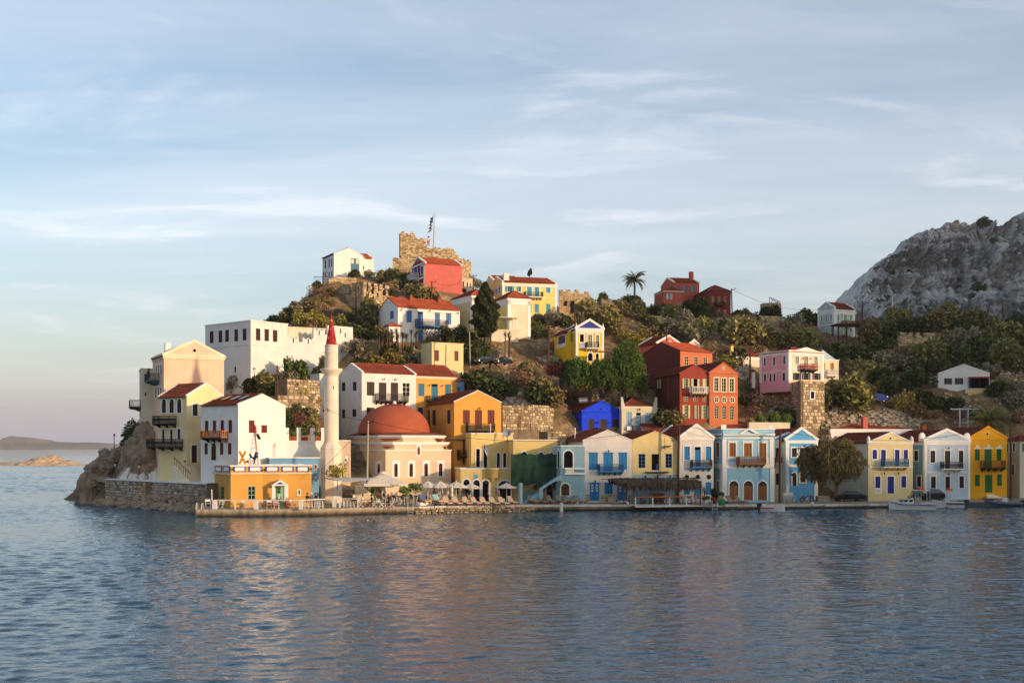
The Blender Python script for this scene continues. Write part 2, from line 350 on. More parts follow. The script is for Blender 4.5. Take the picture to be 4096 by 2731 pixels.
  if arch:
   n = 10; mb = MB(); cu = (u0+u1)/2
   mb.add([P(cu+R*math.cos(math.pi*i/n),-.09,vt+R*math.sin(math.pi*i/n)) for i in range(n+1)],[tuple(range(n+1))])
   mb.build('fanlight',C['glass'] if tp[0] in 'GODS' else cm,win)
   for q in (-.5,0,.5):
    if tp[0] == 'O' or 'o' in tp: break
    mb = MB(); mb.bar(P(cu,-.06,vt),P(cu+R*.95*math.sin(q*1.6),-.06,vt+R*.95*math.cos(q*1.6)),.03); mb.build('glazing_bar',cm,win)
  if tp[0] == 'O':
   mb = MB(); b(mb,u0,u1,v0,vt,-.42,-.4); mb.build('pane',C['dark'],win)  # dark sheet painted as the shade of the room, no glass
  elif tp[0] in 'SD' and 'SO' not in tp:
   k = 1 if '1' in tp else 2; g = .012
   top = vt-t
   if 't' in tp:                                   # glazed transom over the leaves
    tb = top-.14*h; mb = MB(); b(mb,u0+t,u1-t,tb+.04,top,-.1,-.09); mb.build('pane',C['glass'],win); top = tb
   for i in range(k):
    a = u0+t+(w_-2*t)*i/k+g; c = u0+t+(w_-2*t)*(i+1)/k-g
    mb = MB(); leaf_mesh(mb,a,c,v0+t*.6,top,-.075,P,3 if door else 2)
    lf = mb.build('door_leaf' if door else 'shutter',cm,win)
    if 'p' in tp:                               # small panes in the door
     for j in range(3):
      mb = MB(); zc = v0+h*(.52+.16*j); b(mb,a+(c-a)*.28,a+(c-a)*.72,zc,zc+h*.1,-.046,-.036); mb.build('pane',C['white_trim'],win)
  else:                                               # glazed
   mb = MB(); b(mb,u0+t,u1-t,v0+t*.6,vt-t,-.1,-.09); mb.build('pane',C['glass'],win)
   mb = MB(); cols = 3 if 'w' in tp else 2; rows = 2 if 'q' in tp else 4 if h > 1.9*w_ else 3
   for i in range(1,cols): x = u0+w_*i/cols; b(mb,x-.028,x+.028,v0+.06,vt-t,-.088,-.045)
   for i in range(1,rows): z = v0+(vt-v0)*i/rows; b(mb,u0+t,u1-t,z-.022,z+.022,-.088,-.05)
   mb.build('glazing_bar',cm,win)
   if 'SO' in tp:
    sw = w_*.48
    for a,c in ((u0-sw-.02,u0-.02),(u1+.02,u1+sw+.02)):
     if 'l' in tp and a > u0: continue
     mb = MB(); leaf_mesh(mb,a,c,v0,v1,.05,P,2); mb.build('shutter',cm,win)
  if sur != '-':
   cap = sur.endswith('+'); sm_ = C[sur.rstrip('+')]; e = min(.16,.17*w_+.04); mb = MB()
   if arch:
    n = 12; cu = (u0+u1)/2; ri,ro = R+.0,R+e
    A = [math.pi*i/n for i in range(n+1)]
    mb.add([P(cu+q*math.cos(a),o,vt+q*math.sin(a)) for o in (0.0,.05) for q in (ri,ro) for a in A],
                       [(2*(n+1)+i,2*(n+1)+i+1,3*(n+1)+i+1,3*(n+1)+i) for i in range(n)]+[((n+1)+i,(n+1)+i+1,3*(n+1)+i+1,3*(n+1)+i) for i in range(n)])
    b(mb,u0-e,u0,v0,vt,0,.05); b(mb,u1,u1+e,v0,vt,0,.05)
   else:
    b(mb,u0-e,u0,v0,v1,0,.05); b(mb,u1,u1+e,v0,v1,0,.05); b(mb,u0-e,u1+e,v1,v1+e,0,.052)
   if not door: b(mb,u0-e-.04,u1+e+.04,v0-.1,v0,0,.09)
   if cap: b(mb,u0-e-.08,u1+e+.08,v1+e,v1+e+.1,0,.12)
   mb.build('surround',sm_,win)
 def balcony(s,f,r,dep,rail,floor,style,nb):
  u0,u1,v0,v1 = r; P = s.fp(f); t = .12
  def b(mb,a0,a1,b0,b1,o0,o1):
   mb.add([P(u,q,v) for v in (b0,b1) for q in (o0,o1) for u in (a0,a1)],[(0,2,3,1),(4,5,7,6),(0,1,5,4),(2,6,7,3),(0,4,6,2),(1,3,7,5)])
  mb = MB(); b(mb,u0-.06,u1+.06,v0-t,v0,0,dep); bal = mb.build('balcony',C[floor],s.root)
  for i in range(nb):
   u = u0+.1+(u1-u0-.2)*i/max(1,nb-1); mb = MB()
   mb.prism([P(0,0,v0-t),P(0,dep*.92,v0-t),P(0,dep*.92,v0-t-.1),P(0,dep*.45,v0-t-.2),P(0,.1,v0-t-.42),P(0,0,v0-t-.42)],
                     Vector(P(u-.06,0,0))-Vector(P(0,0,0)),Vector(P(u+.06,0,0))-Vector(P(0,0,0))); mb.build('bracket',C[floor],bal)
  if style == '-': return
  mb = MB(); q = dep-.05; wd = style == 'w'; br = .035 if not wd else .075; sp = .15 if not wd else .23
  rt = .05 if not wd else .09
  for a,c in (((u0,q),(u1,q)),((u0,.02),(u0,q)),((u1,.02),(u1,q))):
   A,B = Vector((a[0],a[1])),Vector((c[0],c[1])); n = max(2,round((B-A).length/sp))
   for z in ((v1,v0+.12) if not wd else (v1-.03,v0+.06)): mb.bar(P(A.x,A.y,z),P(B.x,B.y,z),rt)
   for i in range(n+1):
    p = A.lerp(B,i/n); mb.bar(P(p.x,p.y,v0),P(p.x,p.y,v1),br*(1.8 if i in (0,n) else 1))
    if style == 'f' and i < n:
     p2 = A.lerp(B,(i+1)/n); z1,z2 = v0+.25*(v1-v0),v0+.75*(v1-v0)
     mb.bar(P(p.x,p.y,z1),P(p2.x,p2.y,z2),.025); mb.bar(P(p2.x,p2.y,z1),P(p.x,p.y,z2),.025)
  mb.build('railing',C[rail],bal)
 def walls(s,found,roof,ya,tymp):
  for f,U,m in (('F',s.W,s.wallm),('L',s.D,s.leftm),('R',s.D,s.wallm)):
   P = s.fp(f); mb = MB(); rs = s.rects[f]
   us = sorted({0,U,*[round(v,4) for r in rs for v in r[:2] if 0 < v < U]}); vs_ = sorted({-found,s.H,*[round(v,4) for r in rs for v in r[2:4] if -found < v < s.H]})
   fl = f == 'L'
   for i in range(len(us)-1):
    for j in range(len(vs_)-1):
     cu,cv = (us[i]+us[i+1])/2,(vs_[j]+vs_[j+1])/2
     if any(r[0] < cu < r[1] and r[2] < cv < r[3] for r in rs): continue
     q = [P(us[i],0,vs_[j]),P(us[i+1],0,vs_[j]),P(us[i+1],0,vs_[j+1]),P(us[i],0,vs_[j+1])]
     mb.add(q,[(3,2,1,0) if fl else (0,1,2,3)])
   for u0,u1,v0,v1,ar in rs:
    R = (u1-u0)/2; vt = v1-R if ar else v1; dp = -.45
    for a,b_,c,d_ in ((u0,v0,u0,vt),(u1,v0,u1,vt),(u0,v0,u1,v0)):
     mb.add([P(a,0,b_),P(c,0,d_),P(c,dp,d_),P(a,dp,b_)],[(0,1,2,3)])
    if ar:
     n = 10; cu = (u0+u1)/2
     for i in range(n):
      a,b_ = math.pi*i/n,math.pi*(i+1)/n; k = 1 if i < n/2 else -1
      p1,p2 = (cu+R*math.cos(a),vt+R*math.sin(a)),(cu+R*math.cos(b_),vt+R*math.sin(b_)); ex = cu+k*R
      mb.add([P(p1[0],0,p1[1]),P(p2[0],0,p2[1]),P(p2[0],0,v1),P(p1[0],0,v1)],[(0,1,2,3)])
      mb.add([P(p1[0],0,p1[1]),P(p2[0],0,p2[1]),P(p2[0],dp,p2[1]),P(p1[0],dp,p1[1])],[(0,1,2,3)])
    else: mb.add([P(u0,0,v1),P(u1,0,v1),P(u1,dp,v1),P(u0,dp,v1)],[(0,1,2,3)])
   mb.build('wall',m,s.root)
  mb = MB(); mb.add([(0,s.D,-found),(s.W,s.D,-found),(s.W,s.D,s.H),(0,s.D,s.H)],[(0,1,2,3)]); mb.build('wall',s.wallm,s.root)
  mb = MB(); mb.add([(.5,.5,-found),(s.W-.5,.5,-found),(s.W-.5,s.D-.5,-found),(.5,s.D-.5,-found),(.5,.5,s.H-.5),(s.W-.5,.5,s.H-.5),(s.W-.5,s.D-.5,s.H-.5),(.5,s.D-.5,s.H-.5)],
               [(0,1,5,4),(1,2,6,5),(2,3,7,6),(3,0,4,7),(4,5,6,7)]); mb.build('shade_liner',C['dark'],s.root)  # near-black box behind the walls, painted as unlit rooms
  s.gh = 0
  if ya is not None:
   if roof == 'gf': s.gh = s.vz('F',s.W/2,ya)-s.H
   elif roof == 'gl': s.gh = s.vz('L',s.D/2,ya)-s.H
   else:
    p = s.P(s.W/2,s.D/2); s.gh = zat(ya,p.y)-s.zb-s.H
  if roof == 'gf':
   for y in (0,s.D): mb = MB(); mb.add([(0,y,s.H),(s.W,y,s.H),(s.W/2,y,s.H+s.gh)],[(0,1,2)]); mb.build('gable',C[tymp] if tymp and y == 0 else s.wallm,s.root)
  if roof == 'gl':
   for x in (0,s.W): mb = MB(); mb.add([(x,0,s.H),(x,s.D,s.H),(x,s.D/2,s.H+s.gh)],[(0,1,2)]); mb.build('gable',s.leftm if x == 0 else s.wallm,s.root)
 def roof(s,kind,ya,tile,rake,o,rw):
  W,D,H,g = s.W,s.D,s.H,s.gh
  if kind == 'flat':
   mb = MB(); mb.add([(.3,.3,H-.5),(W-.3,.3,H-.5),(W-.3,D-.3,H-.5),(.3,D-.3,H-.5)],[(0,1,2,3)])
   for q in ((.3,.3,W-.3,.3),(W-.3,.3,W-.3,D-.3),(W-.3,D-.3,.3,D-.3),(.3,D-.3,.3,.3)): mb.add([(q[0],q[1],H-.5),(q[2],q[3],H-.5),(q[2],q[3],H),(q[0],q[1],H)],[(0,1,2,3)])
   mb.build('roof',C['mortar'],s.root)
   mb = MB(); e = .08; mb.box(-e,W+e,-e,.3,H,H+.12); mb.box(-e,W+e,D-.3,D+e,H,H+.12); mb.box(-e,.3,.3,D-.3,H,H+.12); mb.box(W-.3,W+e,.3,D-.3,H,H+.12)
   mb.build('coping',C[rake] if rake else s.wallm,s.root); return
  mb = MB(); rd = MB(); k = .05
  if kind == 'gf':
   e = o*g/(W/2) if W else 0; y0,y1 = (.25,D-.25) if rake else (-.12,D+.12)
   for a in (-1,1):
    x = -o if a < 0 else W+o
    tiles(mb,(x,y0,H-e+k),(x,y1,H-e+k),(W/2,y0,H+g+k),(W/2,y1,H+g+k))
    mb.add([(x,y0,H-e),(x,y1,H-e),(W/2,y1,H+g),(W/2,y0,H+g)],[(0,1,2,3)])
   rd.cyl((W/2,y0,H+g+.08),(W/2,y1,H+g+.08),.14,n=6)
   if rake:
    for y in (-.06,D-.24):
     rm = MB()
     for a in (-1,1):
      x = -.06 if a < 0 else W+.06; q = Vector((W/2-x,0,g)).normalized(); nz = Vector((-q.z*1,0,abs(q.x))) if a < 0 else Vector((-q.z,0,q.x))
      nz = Vector((-a*-abs(q.z),0,abs(q.x))) if False else Vector((a*abs(q.z),0,abs(q.x)))
      p0,p1 = Vector((x,y,H-.02)),Vector((W/2,y,H+g)); v = nz*rw*.75
      rm.add([p0,p1,p1+Vector((0,0,rw*.75/abs(q.x))),p0+v,p0+Vector((0,.3,0)),p1+Vector((0,.3,0)),p1+Vector((0,.3,rw*.75/abs(q.x))),p0+v+Vector((0,.3,0))],
                               [(0,1,2,3),(7,6,5,4),(3,2,6,7),(0,3,7,4),(0,4,5,1)])
     rm.build('gable_coping',C[rake],s.root)
  elif kind == 'gl':
   e = o*g/(D/2); x0,x1 = (.3,W-.3) if rake else (-.1,W+.1)
   for a in (-1,1):
    y = -o if a < 0 else D+o
    tiles(mb,(x0,y,H-e+k),(x1,y,H-e+k),(x0,D/2,H+g+k),(x1,D/2,H+g+k))
    mb.add([(x0,y,H-e),(x1,y,H-e),(x1,D/2,H+g),(x0,D/2,H+g)],[(0,1,2,3)])
   rd.cyl((x0,D/2,H+g+.08),(x1,D/2,H+g+.08),.14,n=6)
   if rake:
    for x in (-.06,W-.3):
     rm = MB()
     for a in (-1,1):
      y = -.06 if a < 0 else D+.06; q = Vector((0,D/2-y,g)).normalized(); v = Vector((0,a*abs(q.z),abs(q.y)))*rw*.75
      p0,p1 = Vector((x,y,H-.02)),Vector((x,D/2,H+g)); E = Vector((.36,0,0)); u = Vector((0,0,rw*.75/abs(q.y)))
      rm.add([p0,p1,p1+u,p0+v,p0+E,p1+E,p1+u+E,p0+v+E],[(0,1,2,3),(7,6,5,4),(3,2,6,7),(0,3,7,4),(0,4,5,1)])
     rm.build('gable_coping',C[rake],s.root)
  elif kind == 'hip':
   A = [(-o,-o,H+k),(W+o,-o,H+k),(W+o,D+o,H+k),(-o,D+o,H+k)]
   if W >= D: r0,r1 = (D/2,D/2,H+g),(max(D/2+.2,W-D/2),D/2,H+g); Q = [(A[0],A[1],r0,r1),(A[1],A[2],r1,r1),(A[2],A[3],r1,r0),(A[3],A[0],r0,r0)]
   else: r0,r1 = (W/2,W/2,H+g),(W/2,max(W/2+.2,D-W/2),H+g); Q = [(A[0],A[1],r0,r0),(A[1],A[2],r0,r1),(A[2],A[3],r1,r1),(A[3],A[0],r1,r0)]
   for q in Q: tiles(mb,*q); rd.cyl(Vector(q[0])+Vector((0,0,.05)),Vector(q[2])+Vector((0,0,.08)),.11,n=6)
   rd.cyl(Vector(r0)+Vector((0,0,.1)),Vector(r1)+Vector((0,0,.1)),.12,n=6)
   mb.add(A,[(3,2,1,0)])
  r = mb.build('roof',C[tile],s.root); rd.build('ridge_tiles',C[tile],r)
 def cornice(s,col,y=None,h=.28,p=.14):
  z1 = s.H if y is None else s.vz('F',0,y); z0 = z1-h; mb = MB()
  for zz0,zz1,q in ((z0,z1-h*.4,p*.5),(z1-h*.4,z1+.005,p)):
   mb.box(-q,s.W+q,-q,0,zz0,zz1); mb.box(-q,0,0,s.D,zz0,zz1); mb.box(s.W,s.W+q,0,s.D,zz0,zz1)
  mb.build('cornice',C[col],s.root)
 def chimney(s,u,v,h,wall='tile',cap=True,w_=.45):
  z = s.H+s.gh*.5; mb = MB(); mb.box(u-w_/2,u+w_/2,v-w_/2,v+w_/2,z-.6,z+h); ch = mb.build('chimney',C[wall],s.root)
  if cap: mb = MB(); mb.prism([(u-w_*.6,0,z+h),(u+w_*.6,0,z+h),(u,0,z+h+.4)],(0,v-w_*.6,0),(0,v+w_*.6,0)); mb.build('chimney_cap',C['tile'],ch)

# ---------------------------------------------------------------- houses on the point
vw(280,1240,3.92)
h_pink = House('townhouse','tall pale pink house with white pediment and the pointed minaret shadow on its wall','house',(1295,1472,2415),143,28,1330,712,'pink_plaster','gf',505,zb=4.0,rake='cream_trim',cornice=('cream_trim',690,.5,.22),rakew=.42,spec='''
L 1350 870 1366 985 O dark_brown_wood white_trim
L 1381 865 1397 1010 OD dark_brown_wood white_trim
L 1420 855 1440 1015 O dark_brown_wood white_trim
L 1340 1215 1360 1370 O dark_brown_wood white_trim
L 1378 1212 1396 1355 O dark_brown_wood white_trim
L 1416 1205 1436 1345 O dark_brown_wood white_trim
B L 1325 1005 1402 1112 1.3 iron teal_iron b 3
O F 1953 633 26 26 dark cream_trim''')
h_pink.chimney(.9,2.2,.9,'white_plaster',False,.7)
House('townhouse','weathered grey plaster house at the far left edge, behind the pale pink house','house',(1060,1112,1330),149,20,1560,925,'stone_cream_plaster','flat',D=6,W=8,zb=7.0,rake=None,left='stone_cream_plaster',spec='''
F 1185 1020 1222 1140 S1 stone_cream_plaster2 -
F 1172 1290 1196 1345 S1 red_brown_wood -
B L 1094 1418 1112 1520 1.4 iron iron b 2'''.replace('stone_cream_plaster2','grey_beige_wood'))
h_cream = House('townhouse','narrow cream house of three floors with iron balconies, behind the rock and stone wall','house',(1378,1832,2420),136,55,2650,1350,'cream_plaster','gf',1160,rake='white_trim',rakew=.22,tile='tile_orange',spec='''
L 1442 1393 1508 1610 Sa dark_brown_wood white_trim
L 1562 1393 1630 1610 Sa dark_brown_wood white_trim
L 1682 1390 1748 1610 Sa dark_brown_wood white_trim
F 1922 1478 2000 1655 S brown_wood white_trim
V 280 1640 3.409
L 1258 262 1292 445 S dark_brown_wood white_trim
L 1366 265 1402 470 SD dark_brown_wood white_trim
L 1468 255 1508 395 S dark_brown_wood white_trim
B L 1222 80 1450 180 1.1 iron dark_brown_wood f 3
B L 1150 395 1540 495 1.2 iron dark_brown_wood f 4
F 1655 478 1730 715 D1 brown_wood white_trim''')
vw(780,1240,3.5636)
h_c = House('townhouse','white gabled house with red-brown shutters and a wooden balcony on its shaded side','house',(82,615,1290),128,55,2250,1345,'white_plaster','gf',1205,zb=2.6,rake='white_trim',rakew=.15,tile='tile_orange',spec='''
V 780 1660 3.646
L 145 80 195 262 S red_brown_wood -
L 258 78 308 262 SD red_brown_wood -
L 372 75 422 262 SD red_brown_wood -
L 488 72 540 258 S red_brown_wood -
L 138 405 186 572 S red_brown_wood -
L 240 405 310 655 Da brown_wood cream_trim
L 364 405 412 575 S red_brown_wood -
L 480 405 530 572 S red_brown_wood -
B L 195 230 478 330 1.1 orange_wood dark_brown_wood w 4
F 785 75 868 258 S red_brown_wood -
F 968 145 1052 258 S red_brown_wood -''')
for k,(u,v) in enumerate(((.7,1.2),(.8,2.6),(.75,4.2),(.7,5.6))):       # skylights
 mb = MB(); g = h_c.gh/(h_c.W/2); x0,x1 = 1.3,2.6; z0,z1 = h_c.H+g*x0+.16,h_c.H+g*x1+.16
 mb.prism([(x0,v-.35,z0),(x1,v-.35,z1),(x1,v+.35,z1),(x0,v+.35,z0)],(0,0,0),(0,0,.1)); mb.build('skylight',C['glass'],h_c.root)
# white side building with pot terrace, right of the gabled house
vw(780,1660,3.646)
h_t = House('terrace_wing','low white terrace wing with square parapet pillars and potted plants','building',(1290,1300,1890),134,22,900,385,'white_plaster','flat',D=4.5,zb=2.0,rake='white_trim',spec='')
for x in (1340,1515,1718,1870): h_t.face_box('F',h_t.ux('F',x-30),h_t.ux('F',x+30),h_t.H+.12,h_t.H+2.0-.35,0,C['white_trim'],'pillar',None,-.4)
vw(780,1240,3.5636)
# white fort house
h_f = House('fort_house','big white flat-roofed house with eight brown shutters overlooking the minaret','house',(146,795,1322),158,50,960,152,'old_white_plaster','flat',rake='white_trim',found=8,spec='''
L 210 302 264 470 S brown_wood -
L 336 292 388 460 S brown_wood -
L 431 282 483 452 S brown_wood -
L 560 275 613 444 S brown_wood -
L 680 264 733 433 S brown_wood -
F 868 263 932 433 S brown_wood -
F 990 272 1054 442 S brown_wood -
F 1110 285 1174 452 S brown_wood -
L 562 800 590 892 Oa dark_brown_wood white_trim
X L 150 512 790 522 .08 old_white_plaster moulding
X F 800 505 1290 514 .07 old_white_plaster moulding''')
# crenellated enclosure wall running right from the fort house
p0 = h_f.P(h_f.W,0); z0 = h_f.zb
r = empty('crenellated_wall',(p0.x,p0.y,z0),math.radians(34),'white crenellated enclosure wall between the big white house and the green slope','wall')
def prof(x):
 hl = h_f.H
 return hl
U = []; vw(780,1240,3.5636); c_,s_ = math.cos(math.radians(34)),math.sin(math.radians(34))
def ucw(x): q = (PX(x)-2048)/F; return (q*p0.y-p0.x)/(c_-q*s_)
pts = [(1322,345),(1358,403),(1402,375),(1440,415),(1478,380),(1480,456),(1535,456),(1537,382),(1580,418),(1614,395),(1655,428),(1690,395),(1692,250),(1732,292),(1770,255),(1806,298),(1848,265),(1852,352),(1890,352),(1892,215),(2250,245),(2262,900)]
top = [(ucw(x),zat(y,p0.y+ucw(x)*s_)-z0) for x,y in pts]
mb = MB()
for i in range(len(top)-1):
 (a,za),(b,zb_) = top[i],top[i+1]
 if b-a < .02: continue
 mb.prism([(a,0,-6),(b,0,-6),(b,0,zb_),(a,0,za)],(0,0,0),(0,.5,0))
mb.build('wall',C['old_white_plaster'],r)
for x,y in ((1402,432),(1614,445),(1770,322),(2074,298),(2142,362),(2088,572)):
 u = ucw(x); v = zat(y,p0.y+u*s_)-z0; mb = MB(); mb.box(u-.08,u+.08,-.012,.1,v-.35,v+.35); mb.build('arrow_slit',C['dark'],r)
FOOT.append([p0+Vector((0,-1,0)),p0+Vector((9,5,0)),p0+Vector((8.5,8,0)),p0+Vector((-1,2,0))]); CTRL.append((p0.x+6,p0.y+3.5,z0+.4))
# inner stone court behind the enclosure
House('court_building','rough stone court wall seen above the white crenellations','wall',(1322,1330,2000),166,30,700,245,'stone_cream_plaster','flat',D=4,rake=None,ctrl=False,foot=False)
# ---------------------------------------------------------------- white and ochre pair behind the mosque
vw(1240,1420,3.92)
h_e = House('townhouse','white house with dark brown shutters and long iron balcony behind the dome','house',(480,812,1664),148,34,1300,272,'old_white_plaster','gl',140,left='old_white_plaster',rake='white_trim',rakew=.2,over=.1,tile='tile_red',spec='''
L 500 428 552 562 S dark_brown_wood -
L 672 420 728 556 S dark_brown_wood -
L 502 852 550 988 S dark_brown_wood -
L 664 846 724 966 S dark_brown_wood -
F 890 420 1010 633 S dark_brown_wood -
F 1078 430 1198 712 DS dark_brown_wood -
F 1266 432 1381 712 DS dark_brown_wood -
F 1450 434 1566 643 G white_iron -
F 888 820 1006 1000 S dark_brown_wood -
F 1290 830 1380 1000 S dark_brown_wood -
F 1500 830 1568 1000 S dark_brown_wood -
B F 1030 608 1488 716 1.0 iron dark_brown_wood b 7
N F 1150 372
N F 1335 378''')
House('lean_to','low white lean-to at the side of the white house, left of the minaret','building',(60,150,470),152,34,1300,300,'old_white_plaster','flat',D=3.0,rake=None,spec='''
F 200 850 226 890 O dark_brown_wood -''',ctrl=False)
q = h_e.P(h_e.W,0)
h_o = House('townhouse','ochre house with teal shutters joined to the white house behind the dome','house',(1500,1668,2308),q.y+.1,34,1300,325,'ochre_plaster','gl',152,D=h_e.D,left='ochre_plaster',rake='red_trim',rakew=.16,over=.05,tile='tile_red',cornice=('stone_cream_plaster',None,.3,.05),spec='''
F 1697 445 1794 643 S teal_wood -
F 1902 450 2005 705 SDt teal_wood -
F 2115 455 2210 640 S teal_wood -
F 1686 818 1770 1000 S deep_blue_wood -
B F 1828 640 2090 725 .9 iron iron b 0
N F 1862 470
N F 2065 475''')
House('garden_room','small teal glazed room at the right end of the ochre house','building',(2305,2312,2420),156,20,800,410,'teal_blue_plaster','hip',385,D=3,tile='teal_wood' if False else 'tile_red',ctrl=False,spec='F 2316 500 2348 620 G teal_wood -')
# ---------------------------------------------------------------- ochre house right of the mosque
vw(1780,1540,3.92)
h_of = House('townhouse','plain ochre gabled house with brown shutters and two iron balconies right of the mosque','house',(-340,145,882),143.5,22,1560,262,'orange_ochre_plaster','gf',90,zb=1.6,rake='white_trim',rakew=.12,tile='tile',spec='''
L 36 390 84 605 S dark_brown_wood -
F 282 390 388 605 S red_brown_wood -
F 468 390 580 692 SD red_brown_wood -
F 668 390 776 605 S red_brown_wood -
F 278 850 396 1090 SD red_brown_wood -
F 282 1172 374 1240 O dark_brown_wood -
B F 328 605 744 705 .95 iron dark_brown_wood f 5
B F 192 1018 418 1118 .95 iron dark_brown_wood f 4
N F 535 360
X F -10 848 425 862 .25 dark_brown_wood beam
V 1240 1420 3.92
L 1825 865 1878 1100 S brown_wood -
L 1918 860 1972 1098 S brown_wood -''')
# ---------------------------------------------------------------- mosque
vw(1240,1700,3.92)
MD = 137.0; mth = math.radians(27); mc = at(1185,1110,MD); mz = 1.5
mq = House('mosque','pale pink mosque with terracotta dome, stepped corners and pointed grille windows','mosque',(500,1185,2212),MD,27,1110,400,'mosque_plaster','flat',zb=mz,rake='white_trim',spec='''
F 1318 600 1374 808 Ga red_brown_wood white_trim
F 1556 600 1612 805 Ga red_brown_wood white_trim
F 1790 600 1846 800 Ga red_brown_wood white_trim
F 2018 597 2074 798 Ga red_brown_wood white_trim
L 1060 600 1104 760 Ga red_brown_wood white_trim
L 752 590 818 800 Da red_brown_wood white_trim
X F 1288 555 1412 599 .035 white_trim niche
X F 1288 599 1318 826 .035 white_trim niche
X F 1374 599 1412 826 .035 white_trim niche
X F 1526 555 1650 599 .035 white_trim niche
X F 1526 599 1556 826 .035 white_trim niche
X F 1612 599 1650 826 .035 white_trim niche
X F 1762 550 1884 594 .035 white_trim niche
X F 1762 594 1790 826 .035 white_trim niche
X F 1846 594 1884 826 .035 white_trim niche
X F 1990 548 2112 592 .035 white_trim niche
X F 1990 592 2018 822 .035 white_trim niche
X F 2074 592 2112 822 .035 white_trim niche
X L 706 480 830 492 .06 white_trim cornice
X L 1026 558 1120 600 .035 white_trim niche
X L 1026 600 1060 760 .035 white_trim niche
X L 1104 600 1120 760 .035 white_trim niche
X L 706 492 750 820 .03 white_trim niche
X L 818 492 832 820 .03 white_trim niche
X L 750 492 796 536 .05 white_trim plaque
X L 858 662 884 696 .03 iron notice
X L 858 704 884 744 .03 blue_trim notice
X L 650 660 678 700 .03 white_trim notice
O L 772 352 38 60 glass white_trim''')
W_,D_,H_ = mq.W,mq.D,mq.H
z1 = mq.vz('F',0,262); z2 = mq.vz('F',0,155)
def octa(inset,ch):
 a,b = inset,ch; return [(a+b,a),(W_-a-b,a),(W_-a,a+b),(W_-a,D_-a-b),(W_-a-b,D_-a),(a+b,D_-a),(a,D_-a-b),(a,a+b)]
for i,(ch,lo,hi) in enumerate(((1.15,H_,z1),(2.3,z1,z2))):
 mb = MB(); pl = [(x,y,lo) for x,y in octa(.02,ch)]; mb.prism(pl,(0,0,-.2),(0,0,hi-lo)); mb.build('upper_wall',C['mosque_plaster'],mq.root)
 mb = MB()
 for q,e in ((-.10,.0),(-.2,.16)): mb.prism([(x,y,hi-.34+e) for x,y in octa(q,ch-.1)],(0,0,0),(0,0,.17));
 mb.build('cornice',C['white_trim'],mq.root)
 pc = .15 if i == 0 else 1.2                          # tiled ledges on the stepped corners
 for (cx,cy),sx,sy in (((0,0),1,1),((W_,0),-1,1),((W_,D_),-1,-1),((0,D_),1,-1)):
  mb = MB(); pr = 0 if i == 0 else 1.15
  A = (cx+sx*(pr+.02),cy+sy*.02,lo+.14); B = (cx+sx*.02,cy+sy*(pr+.02),lo+.14); R0 = (cx+sx*ch,cy+sy*.02,lo+.55); R1 = (cx+sx*.02,cy+sy*ch,lo+.55)
  mb.add([A,B,R1,R0],[(0,1,2,3)]); mb.build('ledge_tiles',C['tile'],mq.root)
vw(1240,1420,3.92);
# dome and its skirt
p = mq.P(W_/2,D_/2); R_ = 4.35*D_/D_; zsk = z2; dz = zat(760,p.y)-mz-zsk-.35; dcx,dcy = W_/2,D_/2
mb = MB()
for i in range(8):
 a,b = octa(-.1,2.2)[i],octa(-.1,2.2)[(i+1) % 8]; t0,t1 = math.tau*0,0
 ia,ib = octa(.9,2.2)[i],octa(.9,2.2)[(i+1) % 8]
 tiles(mb,(a[0],a[1],zsk+.02),(b[0],b[1],zsk+.02),(ia[0],ia[1],zsk+.35),(ib[0],ib[1],zsk+.35),.5,.03)
sk = mb.build('skirt_roof',C['tile'],mq.root)
C['dome_top'] = mat('dome_top_paint','8e2c22',.85,'plaster',.08,.1); C['dome'] = mat('terracotta_dome_paint','a8563a',.9,'plaster',.1,.15)
dr = (F*0+ (1845-710)/3.92/F*p.y)/2
prof_ = [(dr*math.cos(t),dz*math.sin(t)) for t in [math.pi/2*i/16 for i in range(16)]]+[(.02,dz)]
mb = MB(); mb.lathe(prof_[:13],40,(dcx,dcy,zsk+.3)); dm = mb.build('dome',C['dome'],mq.root)
mb = MB(); mb.lathe([(r*1.002,z+.01) for r,z in prof_[12:]],40,(dcx,dcy,zsk+.3)); mb.build('dome_cap',C['dome_top'],dm)
mb = MB(); mb.ball((dcx,dcy,zsk+.3+dz+.15),.25,10,6); mb.build('finial',C['white_trim'],dm)
# small pointed upper window
vw(1240,1700,3.92)
mq.later = []; u0,u1,v0,v1 = mq.rect('F',(1682,325,1722,462))
mb = MB(); mb.box(u0-.14,u1+.14,-.06,.02,v0-.12,v1+.18); wn = mb.build('upper_window',C['white_trim'],mq.root)
mb = MB(); mb.prism([(u0,0,v0),(u1,0,v0),(u1,0,v1-.35),((u0+u1)/2,0,v1),(u0,0,v1-.35)],(0,-.1,0),(0,-.055,0)); mb.build('pane',C['red_brown_wood'],wn)
